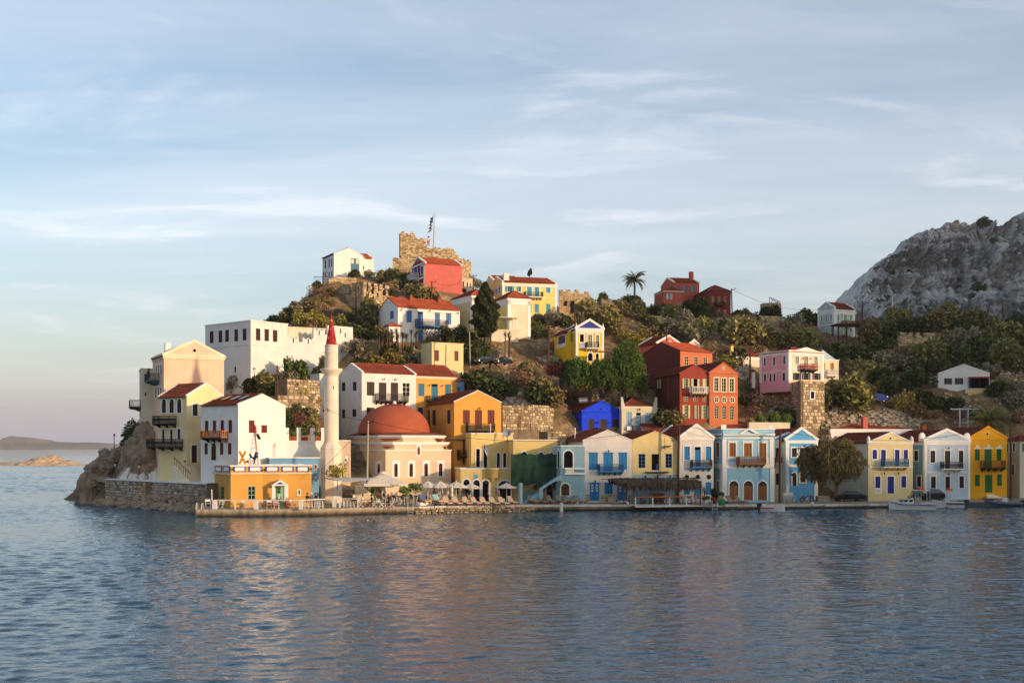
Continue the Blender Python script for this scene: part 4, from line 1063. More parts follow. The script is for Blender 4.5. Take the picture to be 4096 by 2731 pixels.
House('townhouse','white side wing of the hilltop house with orange tiles and a blue awning','house',(1440,1462,1625),q.y,24,1100,752,'white_plaster','gl',695,D=6,found=5,rakew=.15,tile='tile_orange',spec='F 1455 878 1476 940 S steel_blue_wood -')
r = empty('hilltop_terrace',(at(690,1150,197).x,197,at(690,1150,197).z),math.radians(10),'cantilevered terrace with blue railing left of the white hilltop house','terrace')
mb = MB(); mb.box(0,3.1,0,3,-.2,0); mb.build('deck',C['stone_cream_plaster'],r); mb = MB()
for i in range(16): mb.bar((i*.2,0,0),(i*.2,0,1.15),.04)
for i in range(12): mb.bar((0,i*.2,0),(0,i*.2,1.15),.04)
mb.bar((0,0,1.15),(3.1,0,1.15),.07); mb.bar((0,0,1.15),(0,2.4,1.15),.07); mb.build('railing',C['deep_blue_wood'],r)
vw(1780,1060,3.36)
h_y2 = House('townhouse','big pale yellow hillside house with turquoise shutters and long red ridge','house',(650,772,1500),192,14,760,225,'pale_yellow_plaster','gl',165,found=6,rake='white_trim',rakew=.18,tile='tile_red',pil=('white_trim',.35),cornice=('white_trim',245,.45,.18),over=.2,D=9,spec='''
L 680 305 704 400 S turquoise_wood white_trim
L 718 290 742 390 S turquoise_wood white_trim
F 840 284 898 360 SO turquoise_wood white_trim
F 985 283 1020 360 SOl turquoise_wood white_trim
F 1100 280 1164 425 SD turquoise_wood white_trim
F 1203 280 1262 420 SD turquoise_wood white_trim
F 1356 277 1416 373 S turquoise_wood white_trim
F 1130 525 1162 640 S turquoise_wood -
F 1203 524 1262 640 S turquoise_wood -
F 1357 522 1416 638 S turquoise_wood -
B F 1062 368 1298 432 1.0 iron white_trim b 6
X F 776 432 1498 440 .06 white_trim string_course''')
h_y2.chimney(.9,1.2,.9,'white_plaster',False,.9)
House('townhouse','white gabled wing behind the left end of the big pale yellow house','house',(556,668,1040),200,14,600,225,'stone_cream_plaster','gl',150,D=9,found=6,rake='white_trim',rakew=.2,tile='tile_red',ctrl=False)
h_k = House('townhouse','pale yellow block with shade-toned side, white edges and hipped orange roof left of the cypress','house',(97,360,660),178,30,860,410,'pale_yellow_plaster','hip',355,left='shaded_yellow_plaster',found=6,tile='tile_orange',pil=('white_trim',.5),cornice=('white_trim',400,1.0,.1),over=.2,spec='')  # left wall: the yellow with its shade put into the colour
h_k3 = House('townhouse','peach blank-walled block with white edges and veranda right of the cypress','house',(745,845,1146),173,22,960,445,'shell_plaster','hip',378,left='pale_yellow_plaster',found=6,tile='tile_orange',pil=('white_trim',.45),cornice=('white_trim',440,1.0,.1),over=.2,D=7,spec='')
q = h_k3.P(0,0)
r = House('veranda','stone-based veranda with slatted roof between cypress and peach block','terrace',(600,620,985),170.5,22,1000,870,'stone_cream_plaster','flat',D=3.2,found=5,rake='lemon_plaster',rakew=.3,spec='')
for x,y in ((.2,.2),(3.6,.2),(r.W-.3,.2),(r.W-.3,3)): mb = MB(); mb.box(x,x+.14,y,y+.14,r.H,r.H+1.95); mb.build('post',C['white_trim'],r.root)
mb = MB()
for i in range(14): mb.box(0,r.W,i*.26,i*.26+.08,r.H+1.95,r.H+2.03)
mb.box(0,.15,0,3.5,r.H+1.87,r.H+1.95); mb.box(r.W-.15,r.W,0,3.5,r.H+1.87,r.H+1.95); mb.build('slat_roof',C['cream_wood'],r.root)
# bright yellow house
vw(2160,1240,4.612)
h_by = House('townhouse','bright yellow pedimented house with navy tympanum above the weeping pepper tree','house',(560,665,1172),165,13,940,352,'bright_yellow_plaster','gf',200,D=8,found=5,tymp='navy_wood',rakew=.42,tile='tile_red',pil=('white_trim',.28),cornice=('white_trim',330,.6,.14),spec='''
F 735 448 808 590 O dark_brown_wood white_trim+
F 875 455 960 690 SD grey_beige_wood white_trim+
F 1028 462 1088 605 S grey_beige_wood white_trim+
F 885 790 970 940 Oa dark_brown_wood white_trim
F 1028 795 1082 940 Oa dark_brown_wood white_trim
X F 722 600 825 700 .05 white_trim panel
X F 1012 610 1105 710 .05 white_trim panel
X F 670 690 1170 706 .08 white_trim string_course
B F 840 600 1055 700 1.0 iron white_trim b 5''')
for x in (675,1165):
 u = h_by.ux('F',x); mb = MB(); mb.lathe([(.2,0),(.22,.3),(.08,.7),(.01,1.0)],8,(u,.1,h_by.H)); mb.build('parapet_horn',C['white_trim'],h_by.root)
House('bay_wing','bright yellow side wing with one wide window and lean-to tiles','building',(265,522,668),166.5,15,940,400,'bright_yellow_plaster','gf',350,found=5,tile='tile_red',rakew=.1,rake='white_trim',over=.2,ctrl=False,spec='''
L 338 475 470 620 Gw grey_blue_wood white_trim
X L 308 630 484 695 .06 white_trim panel
F 566 440 612 586 S grey_beige_wood -''')
r = empty('pergola_awning',(at(985,760,163).x,163,at(985,760,163).z),.1,'thin wooden awning on the right side of the bright yellow house','awning')
mb = MB(); mb.box(0,2.1*1.0+.2,-.8,.6,-.1,0); mb.build('roof',C['tan_wood'],r); mb = MB(); mb.box(1.9,2.0,-.75,-.65,-3,-.1); mb.build('post',C['iron'],r)
# red houses: one red painted in lighter sunlit and darker shaded wall tones
vw(2520,1320,4.126)
h_r1 = House('townhouse','tall upper red house with shade-toned blank side and three cream windows','house',(205,830,1358),162,40,800,340,'orange_red_plaster','gl',202,left='shaded_red_plaster',found=6,rake='red_trim',rakew=.12,tile='tile_orange',over=.1,spec='''
F 902 430 968 578 G cream_wood -
F 1058 438 1126 566 G cream_wood -
F 1212 448 1278 560 G cream_wood -
X F 895 394 985 400 .06 orange_red_plaster moulding
X F 1050 402 1136 408 .06 orange_red_plaster moulding
X F 1205 410 1290 416 .06 orange_red_plaster moulding''')
h_r0 = House('townhouse','pink gabled house with white coping behind the upper red house','house',(145,445,840),172,30,420,222,'rose_plaster','gf',108,found=6,rakew=.35,tile='tile_red',spec='O F 657 185 9 14 white_trim white_trim')
House('townhouse','smaller cream gable peeping out behind the upper red house','house',(840,932,1185),176,30,420,285,'shell_plaster','gf',180,D=6,found=6,rakew=.35,tile='tile_red',ctrl=False)
h_r2 = House('townhouse','lower brick red house wing with sage shutters and white balcony','house',(405,822,1312),151,12,1480,715,'brick_red_plaster','gf',582,left='shaded_red_plaster',found=6,rake='red_trim',rakew=.12,tile='tile_red',spec='''
L 470 808 498 962 SO sage_wood -
F 892 798 950 962 SO sage_wood -
F 1048 805 1110 1035 OD sage_wood -
F 1198 802 1268 975 S1 sage_wood -
X F 1012 802 1046 1030 .05 sage_wood shutter
X F 1112 806 1145 1030 .05 sage_wood shutter
F 890 1102 958 1172 Gq cream_wood -
F 1044 1105 1112 1175 Gq cream_wood -
F 1203 1108 1270 1178 Gq cream_wood -
F 896 1238 958 1452 SOD cream_wood -
F 1080 1240 1114 1462 SOD sage_wood -
F 1208 1242 1270 1464 SOD sage_wood -
B F 988 938 1240 1040 1.0 white_iron grey_beige_wood w 5
X L 632 712 652 1180 .1 red_plaster downpipe''')
q = h_r2.P(h_r2.W,0)
h_r3 = House('townhouse','red pedimented house wing in a sunlit tone with round windows and tall arched doors','house',(1250,1312,1778),q.y-.3,18,1490,698,'orange_red_plaster','gf',535,D=9,found=6,rake='red_trim',rakew=.12,tile='tile_red',cornice=('orange_red_plaster',698,.2,.12),spec='''
F 1388 788 1456 1010 G cream_wood cream_wood
F 1512 795 1582 1015 G cream_wood cream_wood
F 1642 800 1712 1015 G cream_wood cream_wood
O F 1425 1148 28 40 glass cream_trim
O F 1552 1150 28 40 glass cream_trim
O F 1686 1152 28 40 glass cream_trim
O F 1534 627 20 26 glass cream_trim
F 1395 1250 1462 1460 Ga sage_wood -
F 1520 1255 1588 1468 Ga sage_wood -
F 1648 1258 1716 1475 Ga sage_wood -
X F 1315 1028 1778 1046 .1 orange_red_plaster string_course
X F 1375 752 1470 758 .06 orange_red_plaster moulding
X F 1505 758 1595 764 .06 orange_red_plaster moulding
X F 1632 762 1722 768 .06 orange_red_plaster moulding''')
# pink house on its stone basement
vw(2900,1340,3.92)
h_bp = House('townhouse','two-tone pink house with white pilasters and pediment on a stone basement','house',(548,1000,1545),160,28,715,245,'shell_plaster','flat',left='baby_pink_plaster',found=1.5,rake='white_trim',pil=('white_trim',.45),cornice=('white_trim',265,.35,.14),gbase=12,spec='''
L 612 360 640 482 S slate_wood white_trim
L 757 346 788 474 S slate_wood white_trim
L 916 332 946 460 S slate_wood white_trim
L 612 612 645 725 D slate_wood white_trim
L 698 608 730 725 D slate_wood white_trim
L 760 605 792 720 D slate_wood white_trim
L 904 592 946 715 D slate_wood white_trim
F 1098 330 1156 455 S grey_beige_wood white_trim
F 1232 332 1298 525 SD grey_beige_wood white_trim
F 1393 336 1450 460 S grey_beige_wood white_trim
F 1098 592 1162 705 SOD slate_wood white_trim
F 1242 594 1305 700 SOD slate_wood white_trim
F 1402 596 1462 700 SOD slate_wood white_trim
X F 1005 538 1540 550 .08 white_trim string_course
X L 550 565 998 578 .08 white_trim string_course
B F 1180 455 1380 540 1.0 red_trim brown_wood f 4
N F 1208 365
N F 1328 367''')
u0,u1,v0,v1 = h_bp.rect('F',(1095,190,1455,250)); mb = MB(); mb.prism([(u0,0,h_bp.H+.12),(u1,0,h_bp.H+.12),((u0+u1)/2,0,v1)],(0,-.1,0),(0,.5,0)); mb.build('pediment',C['white_trim'],h_bp.root)
mb = MB(); W_,D_,H_ = h_bp.W,h_bp.D,h_bp.H; q = [(-.1,-.1,H_-.2),(W_+.1,-.1,H_-.2),(W_+.1,D_+.1,H_-.2),(-.1,D_+.1,H_-.2)]; c1_ = (W_/2,D_/2,H_+.9)
for i in range(4): tiles(mb,q[i],q[(i+1) % 4],c1_,c1_)
mb.build('tile_roof',C['tile_red'],h_bp.root)
House('townhouse','cream house with white eaves and yellow chimney left behind the pink house','house',(100,178,548),171,22,740,340,'stone_cream_plaster','hip',210,D=7,found=6,tile='tile_red',over=.1,cornice=('white_trim',330,.5,.08),ctrl=False,spec='''
F 240 425 266 570 SO red_brown_wood -
F 320 450 344 545 S dark_brown_wood white_trim''').chimney(-.2,1,.9,'pale_yellow_plaster',True,.4)
House('townhouse','stone house with pale gable and yellow shutters right behind the pink house','house',(1500,1530,1783),167,26,700,388,'stone_cream_plaster','flat',D=6,found=6,rake='white_trim',ctrl=False,spec='''
F 1548 432 1572 545 SOl yellow_wood -
F 1668 436 1692 578 SO yellow_wood -
B F 1545 545 1690 632 .9 white_iron white_trim f 3''')
r = empty('gable_wall',(at(1545,380,169).x,169,at(1545,380,169).z),.3,'pale grey triangular gable rising right behind the pink house','wall')
mb = MB(); mb.prism([(-.6,0,0),(2.1,0,0),(-.1,0,1.4)],(0,0,0),(0,.3,0)); mb.build('gable',C['grey_blue_plaster'],r)
vw(3000,1120,3.92)
h_gg = House('townhouse','grey-green house with mint shutters, white bands and brown pergola on the right slope','house',(1066,1322,1640),195,30,862,432,'grey_green_plaster','gl',358,found=4,rakew=.25,tile='tile_red',pil=('white_trim',.4),cornice=('white_trim',455,.7,.12),spec='''
L 1110 555 1138 660 S mint_wood white_trim
L 1184 548 1212 652 S mint_wood white_trim
L 1260 542 1286 645 S mint_wood white_trim
L 1186 752 1212 832 S mint_wood white_trim
L 1262 745 1288 828 S mint_wood white_trim
F 1365 537 1402 640 S mint_wood white_trim
F 1468 542 1518 700 SD mint_wood white_trim
F 1562 546 1597 645 S mint_wood white_trim
F 1366 742 1398 822 S mint_wood white_trim
F 1468 748 1516 862 SD mint_wood white_trim
F 1564 752 1596 820 S mint_wood white_trim
X F 1330 702 1640 715 .08 white_trim string_course
X L 1075 702 1310 718 .08 white_trim string_course
B F 1434 648 1596 704 1.2 tan_wood brown_wood w 0
O L 1192 418 10 16 white_trim white_trim''')
p = at(1385,862,191); r = empty('pergola',(p.x,p.y,p.z),.1,'brown timber pergola in front of the grey-green house','pergola')
for x in (0,1.4*1.0+.1,4.4,4.5*1.0+.2): pass
for x,y in ((.05,0),(1.45,0),(4.6,0),(4.6,2.5),(.05,2.5)): mb = MB(); mb.box(x-.1,x+.1,y-.1,y+.1,-2,1.65*1.0); mb.build('post',C['brown_wood'],r)
mb = MB(); mb.box(-.2,4.9,-.2,2.8,1.65,1.8)
for i in range(12): mb.box(-.3+i*.44,-.2+i*.44,-.5,3,1.8,1.95)
mb.build('beam_roof',C['brown_wood'],r)
vw(2400,1040,3.36)
h_tw = House('townhouse','dark oxblood red cube house with narrow orange-framed windows on the skyline','house',(1420,1447,1757),205,9,765,420,'oxblood_plaster','hip',366,D=8,found=4,tile='tile_red',over=.05,cornice=('red_plaster',428,.2,.1),spec='''
F 1498 486 1544 578 G orange_wood -
F 1580 488 1624 598 GD orange_wood -
F 1660 484 1704 576 G orange_wood -
F 1500 668 1544 755 G orange_wood -
F 1582 668 1626 758 GD orange_wood -
F 1662 666 1708 762 G orange_wood -
B F 1545 566 1652 605 1.0 iron iron b 0''')
h_s1 = House('townhouse','low salmon red house with grey shutters and small hipped roof on the skyline','house',(830,855,1125),206,9,630,412,'salmon_plaster','hip',372,D=6,found=4,tile='tile',over=.05,cornice=('cream_trim',None,.15,.06),spec='''
F 910 452 950 530 SO blue_white_wood -
F 1048 446 1084 490 S grey_blue_wood -''')
h_s2 = House('townhouse','tall salmon house with blue-grey shutters and parapet gables behind the low salmon house','house',(965,988,1335),212,12,560,302,'salmon_plaster','gl',250,D=7,found=4,tile='tile',rakew=.3,rake='cream_trim',over=.05,spec='''
F 1026 346 1060 390 SO grey_blue_wood -
F 1130 346 1166 432 SO grey_blue_wood -
F 1232 346 1270 432 SO grey_blue_wood -''')
h_s2.chimney(h_s2.W-.4,3.2,2.0,'salmon_plaster',False,.7)
vw(3496,1220,3.409)
h_fl = House('townhouse','low white gabled house with brown shutters and dark veranda on the right slope','house',(760,873,1578),172,-9,1150,935,'white_plaster','gf',812,found=5,rakew=.14,tile='tile_red',spec='''
F 985 998 1035 1080 SO brown_wood -
F 1132 996 1186 1080 SO brown_wood -
F 1290 995 1552 1138 O dark_brown_wood -
X F 875 928 1578 936 .06 white_trim moulding
X F 875 972 1578 980 .06 white_trim moulding
X F 1285 978 1555 998 .9 red_trim awning
X F 1296 998 1308 1140 .8 brown_wood post
X F 1420 998 1428 1140 .8 brown_wood post
X F 1540 998 1550 1140 .8 brown_wood post
X F 1230 1148 1535 1262 .9 butter_plaster plinth
X F 1228 1140 1560 1148 1.0 white_trim veranda_slab
O F 1210 872 18 18 white_trim white_trim''')

# ---------------------------------------------------------------- ground, quay, water
vw(0,0,1)
def gp(x,y,d): p = at(x,y,d); CTRL.append((p.x,p.y,p.z))
for x,y,d in ((1500,1420,163),(1650,1440,157),(1900,1450,157),(2060,1445,158),(2150,1500,155),(2100,1600,150),(2000,1650,147),(2150,1690,146),(2450,1585,157),(2560,1570,157),(2650,1700,149),
 (3000,1690,152),(3100,1645,158),(3300,1650,160),(3400,1690,156),(3600,1650,162),(3600,1695,158),(3800,1650,166),(3900,1690,164),(4090,1710,164),(4300,1700,170),(3450,1560,172),(3600,1470,184),(3900,1420,192),(4100,1400,195),
 (3500,1340,204),(3700,1310,216),(4000,1300,222),(4150,1300,224),(2500,1420,174),(2700,1345,184),(2900,1395,178),(2950,1310,194),(2600,1285,200),(2450,1240,208),(2400,1212,212),(2550,1232,214),(2750,1250,213),
 (2950,1275,213),(3060,1290,212),(3200,1300,211),(2200,1345,176),(2200,1265,192),(1100,1310,184),(1150,1250,194),(1200,1210,197),(1300,1150,200),(1400,1330,176),(1300,1365,170),(1450,1310,180),(1480,1400,167),
 (1560,1100,212),(1650,1095,214),(1760,1100,214),(1850,1190,200),(900,1590,150),(1000,1570,150),(1250,1600,149),(1150,1660,141),(1250,1720,139),(560,1720,152),(520,1795,150),(455,1800,158),(1330,1480,160),
 (3200,1400,190),(3300,1480,180),(2350,1300,190),(2000,1330,172),(1900,1330,176),(3050,1480,172),(2950,1480,170),(2850,1480,170),(3700,1560,172),(4050,1540,178),(3000,1560,163)): gp(x,y,d)
CTRL += [(-62,150,-4),(-58,140,-3),(-53,143.5,-2.5),(-47,139,-2.5),(-42,134.5,-2.5),(-37.5,129,-2.5),(-57,152,-1.5),(-52,148,2.4),(-46,142,2.6),(-40,137,2.6),(-70,170,-4),(-66,200,-4),(-58,185,-2),(-60,230,-4),(-75,130,-4),(-20,260,18),(20,270,22),(60,280,24),(110,280,28),(135,230,30),(135,200,20),(135,165,8),(130,150,1),(-45,260,0),(-40,215,22),(-48,195,12)]
QE = [(785,119.4,.78),(1000,119.6,.77),(1250,120.8,.77),(1500,124.0,.76),(1650,125.5,.74),(1780,126.8,.72),(2120,129.8,.7),(2340,130.6,.68),(2560,131.3,.65),(2810,132.2,.6),(3000,133.3,.55),(3300,135.2,.5),(3560,136.4,.5),(3700,138.6,.5),(3800,141.2,.5),(4096,144.6,.5),(4400,147,.5)]
QP = [((x-2048)*d/F,d,z) for x,d,z in QE]
for x,y,z in QP: CTRL.append((x,y-6,-3)); CTRL.append((x,y+1,-.6)); CTRL.append((x,y+9,.1))
A_ = np.array(CTRL); n_ = len(A_)
R_ = np.sqrt(((A_[:,None,:2]-A_[None,:,:2])**2).sum(-1)+.5)
M_ = np.zeros((n_+3,n_+3)); M_[:n_,:n_] = R_-np.eye(n_)*1.2; M_[:n_,n_] = M_[n_,:n_] = 1; M_[:n_,n_+1:] = A_[:,:2]; M_[n_+1:,:n_] = A_[:,:2].T
W_rbf = np.linalg.solve(M_,np.concatenate([A_[:,2],[0,0,0]]))
def ground_raw(x,y):
 x = np.asarray(x,float); y = np.asarray(y,float); out = np.zeros(x.shape)
 for i in range(n_): out += W_rbf[i]*np.sqrt((x-A_[i,0])**2+(y-A_[i,1])**2+.5)
 return out+W_rbf[n_]+W_rbf[n_+1]*x+W_rbf[n_+2]*y
GX,GY = np.linspace(-78,137,330),np.linspace(120,288,260)
gx,gy = np.meshgrid(GX,GY); gz = ground_raw(gx,gy)
up = np.clip((gz-3.2)/4,0,1)
gz = gz+up*(fbm(gx*.16,gy*.16,0,5)*.9+np.abs(fbm(gx*.5,gy*.5,3,3))*.35)-.15*up
gz = np.maximum(gz,-3)
def ground(x,y):
 i = (x-GX[0])/(GX[1]-GX[0]); j = (y-GY[0])/(GY[1]-GY[0]); i = min(max(i,0),len(GX)-1.001); j = min(max(j,0),len(GY)-1.001)
 a,b = int(i),int(j); u,v = i-a,j-b
 return float((gz[b,a]*(1-u)+gz[b,a+1]*u)*(1-v)+(gz[b+1,a]*(1-u)+gz[b+1,a+1]*u)*v)
def grid_mesh(name,X,Y,Z,m,smooth=True):
 h,w_ = X.shape; co_ = np.stack([X,Y,Z],-1).reshape(-1,3).astype(np.float32); me = bpy.data.meshes.new(name)
 i,j = np.meshgrid(np.arange(w_-1),np.arange(h-1)); a = (j*w_+i).ravel(); q = np.stack([a,a+1,a+1+w_,a+w_],1).astype(np.int32)
 me.vertices.add(len(co_)); me.vertices.foreach_set('co',co_.ravel()); me.loops.add(q.size); me.loops.foreach_set('vertex_index',q.ravel())
 me.polygons.add(len(q)); me.polygons.foreach_set('loop_start',np.arange(len(q),dtype=np.int32)*4)
 me.polygons.foreach_set('use_smooth',np.full(len(q),smooth)); me.materials.append(m); me.update(calc_edges=True); return me
def ground_mat(name,cols,sc=1.0,bump=.6,vert=1.0):
 m = bpy.data.materials.new(name); m.use_nodes = True; t = m.node_tree; n = t.nodes; L = t.links; b = n['Principled BSDF']; b.inputs['Roughness'].default_value = .95; b.inputs['Specular IOR Level'].default_value = .15
 g = n.new('ShaderNodeNewGeometry'); mp = n.new('ShaderNodeMapping'); mp.inputs['Scale'].default_value = (1,1,vert); L.new(g.outputs['Position'],mp.inputs[0])
 prev = None
 for i,(c,s_,lo,hi) in enumerate(cols):
  if prev is None: prev = srgb(c); continue
  x = n.new('ShaderNodeTexNoise'); x.inputs['Scale'].default_value = s_*sc; x.inputs['Detail'].default_value = 7; x.inputs['Roughness'].default_value = .65; L.new(mp.outputs[0],x.inputs['Vector'])
  r = n.new('ShaderNodeMapRange'); r.inputs[1].default_value = lo; r.inputs[2].default_value = hi; L.new(x.outputs[0],r.inputs[0])
  k = n.new('ShaderNodeMix'); k.data_type = 'RGBA'; L.new(r.outputs[0],k.inputs[0])
  if isinstance(prev,tuple): k.inputs[6].default_value = (*prev,1)
  else: L.new(prev,k.inputs[6])
  k.inputs[7].default_value = (*srgb(c),1); prev = k.outputs[2]
 L.new(prev,b.inputs['Base Color'])
 x = n.new('ShaderNodeTexNoise'); x.inputs['Scale'].default_value = 1.1*sc; x.inputs['Detail'].default_value = 8; x.inputs['Roughness'].default_value = .7; L.new(mp.outputs[0],x.inputs['Vector'])
 bp = n.new('ShaderNodeBump'); bp.inputs['Strength'].default_value = bump; bp.inputs['Distance'].default_value = .5/sc; L.new(x.outputs[0],bp.inputs['Height']); L.new(bp.outputs[0],b.inputs['Normal']); return m
gm = ground_mat('dry_hillside',[('7a6244',0,0,0),('a08a68',.35,.45,.62),('4f4a2c',.22,.5,.66),('8a5c38',.6,.58,.72),('b8a78c',1.7,.6,.7)])
tag(link('hillside',grid_mesh('hillside',gx,gy,gz,gm)),kind='structure')
# unseen opposite shore behind the camera: ridge profile shaped to set the evening shade
SV = Vector((SH.x,SH.y)); EV = Vector((-SH.y,SH.x));
if EV.y < 0: EV = -EV
prof_u = [-140,-60,60,100,108,116,135,150,166,174,184,205,235,330,400,560,700,820]
prof_h = [30,44,53,54,57,63,58,55,60,82,100,104,92,94,136,172,176,60]
uu = np.linspace(-140,820,241); tt = np.linspace(190,330,29); U_,T_ = np.meshgrid(uu,tt)
ridge = np.interp(U_,prof_u,prof_h); fall = np.clip(1-np.abs(T_-250)/np.where(T_ < 250,60,80),0,1)
Zh = -2+(ridge+2)*fall**.8+fbm(U_*.05,T_*.05,4,4)*4*(fall < .93)*fall
tag(link('opposite_hill',grid_mesh('opposite_hill',SV.x*T_+EV.x*U_,SV.y*T_+EV.y*U_,Zh,gm)),kind='structure')
# quay
cm_ = ground_mat('quay_concrete',[('8d8474',0,0,0),('a89c88',.7,.4,.6),('6b5d4b',1.6,.5,.7),('b9ac97',2.5,.6,.68)],1.0,.4)
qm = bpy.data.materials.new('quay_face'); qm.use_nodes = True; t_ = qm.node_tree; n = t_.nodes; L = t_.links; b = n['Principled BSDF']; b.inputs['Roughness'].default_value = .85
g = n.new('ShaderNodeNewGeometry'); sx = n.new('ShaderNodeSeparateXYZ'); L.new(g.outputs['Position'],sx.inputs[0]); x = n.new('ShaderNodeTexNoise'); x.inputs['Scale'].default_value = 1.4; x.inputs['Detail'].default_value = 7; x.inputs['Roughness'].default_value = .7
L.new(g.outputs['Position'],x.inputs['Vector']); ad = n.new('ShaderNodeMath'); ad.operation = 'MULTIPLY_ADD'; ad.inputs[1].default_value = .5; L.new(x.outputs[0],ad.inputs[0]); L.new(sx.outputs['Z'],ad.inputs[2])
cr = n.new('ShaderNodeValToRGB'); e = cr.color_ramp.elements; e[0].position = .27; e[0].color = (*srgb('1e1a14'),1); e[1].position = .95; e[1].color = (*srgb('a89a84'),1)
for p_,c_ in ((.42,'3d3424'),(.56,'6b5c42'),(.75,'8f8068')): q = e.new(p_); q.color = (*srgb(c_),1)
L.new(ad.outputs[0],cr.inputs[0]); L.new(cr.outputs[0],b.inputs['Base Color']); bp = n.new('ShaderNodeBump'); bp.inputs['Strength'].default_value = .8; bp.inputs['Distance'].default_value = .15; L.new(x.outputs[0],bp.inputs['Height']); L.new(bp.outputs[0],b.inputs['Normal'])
mb = MB(); k = len(QP); vsq = []
for i in range(k-1):                                     # cut the edge fine so that it is not ruler-straight
 for s_ in range(14):
  t2 = s_/14; a,b2 = Vector(QP[i]),Vector(QP[i+1]); p = a.lerp(b2,t2); vsq.append(p)
vsq.append(Vector(QP[-1])); RQ = random.Random(5); top = []; bot = []; inn = []
for p in vsq:
 j = RQ.uniform(-.05,.05); top.append((p.x,p.y+j,p.z+RQ.uniform(-.02,.02))); bot.append((p.x,p.y+j+RQ.uniform(-.1,.12),-1.5)); inn.append((p.x*1.1,p.y+19,p.z+.06))
m = len(vsq); mid = [(x,y-.03+RQ.uniform(-.05,.06),.22) for x,y,z in top]
mb.add(top+mid+bot+inn,[(i,i+1,3*m+i+1,3*m+i) for i in range(m-1)],0); mb.f = mb.f;
mb.add(top+mid+bot+inn,[(m+i,m+i+1,i+1,i) for i in range(m-1)]+[(2*m+i,2*m+i+1,m+i+1,m+i) for i in range(m-1)]+[(0,3*m,2*m)],1,False)
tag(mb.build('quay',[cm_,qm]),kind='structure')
def quay_z(x):
 for (a,_,za),(b2,_,zb2) in zip(QP,QP[1:]):
  if a <= x <= b2: return za+(zb2-za)*(x-a)/(b2-a)
 return QP[0][2] if x < QP[0][0] else QP[-1][2]
def edge_y(x): return float(np.interp(x,[q[0] for q in QP],[q[1] for q in QP]))
# white painted kerb line at the quay edge, in separate kerb stones
C['kerb'] = mat('limewashed_kerb','c4bcae',.9,'object',.08,.4,col2='d8d2c6'); ks = None
kerb = tag(empty('quay_edge',(0,0,0)),kind='structure');
mbk = MB(); mbk.box(-.5,.5,-.02,.28,-.2,.05); kme = mbk.mesh('kerb_stone',C['kerb'])
x = QP[4][0]+.6
while x < QP[-3][0]:
 L_ = RQ.uniform(1.1,2.2); y0,y1 = edge_y(x),edge_y(x+L_); o = link('kerb_stone',kme,kerb,(x+L_/2,(y0+y1)/2-.03,quay_z(x+L_/2)+RQ.uniform(.0,.03)))
 o.rotation_euler = (0,0,math.atan2(y1-y0,L_)); o.scale = (L_-.03,1,1); x += L_
# stones of the quay wall where the masonry shows
bs = []
for i in range(6):
 mbk = MB(); r3 = random.Random(i); v8 = [(sx_*(.5-r3.uniform(0,.12)),sy_*(.5-r3.uniform(0,.1)),sz_*(.5-r3.uniform(0,.14))) for sz_ in (-1,1) for sy_ in (-1,1) for sx_ in (-1,1)]
 f6 = [(0,2,3,1),(4,5,7,6),(0,1,5,4),(2,6,7,3),(0,4,6,2),(1,3,7,5)]
 import bmesh
 me = bpy.data.meshes.new('stone'); me.from_pydata(v8,[],f6); bm = bmesh.new(); bm.from_mesh(me); bmesh.ops.bevel(bm,geom=bm.edges[:],offset=.1,segments=1,affect='EDGES'); bm.to_mesh(me); bm.free(); bs.append(me)
def stone_mesh(i,m):
 key = ('st',i,m.name)
 if key not in MATS: me = bs[i].copy(); me.materials.clear(); me.materials.append(m); MATS[key] = me
 return MATS[key]
def stones_on(parent,P,U,V,sw,sh,m,dep=.3,seed=0,jit=.3,top=None,skip=None,limit=300):
 """individual stones in rough courses over a wall face; P(u, out, v) gives the local point, returns how many"""
 r4 = random.Random(seed); v = 0; cnt = 0; ang = math.atan2(*(Vector(P(1,0,0))-Vector(P(0,0,0))).yx)
 while v < V-.05:
  h = sh*r4.uniform(1-jit,1+jit); h = min(h,V-v) if V-v-h > .12 else V-v; u = -r4.uniform(0,sw*.4)
  while u < U-.04:
   w_ = sw*r4.uniform(1-jit,1+jit*1.3); a = max(u,0); b2 = min(u+w_,U); u += w_
   if b2-a < .1: continue
   cu,cv = (a+b2)/2,v+h/2
   if top and cv > top(cu): continue
   if skip and skip(cu,cv): continue
   if cnt >= limit: return cnt
   o = link('stone',stone_mesh(r4.randrange(6),m),parent,P(cu,-dep/2+.04+r4.uniform(0,.05),cv)); o.rotation_euler = (0,0,ang); o.scale = (b2-a-.03,dep,h-.03); cnt += 1
  v += h
 return cnt
qs = tag(empty('quay_wall_face',(0,0,0)),kind='structure')
for (xa,xb,nr) in ((1660,2125,3),):
 a = (xa-2048)*125.6/F; b2 = (xb-2048)*129.9/F; x = a
 for row in range(nr):
  x = a
  while x < b2:
   w_ = RQ.uniform(.3,.75); y = edge_y(x+w_/2); o = link('stone',stone_mesh(RQ.randrange(6),C['stone_obj'] if row else C['stone_obj']),qs,(x+w_/2,y-.03+RQ.uniform(-.05,.04),.5-row*.24)); o.scale = (w_-.04,.3,.22); o.rotation_euler = (0,0,.2); x += w_
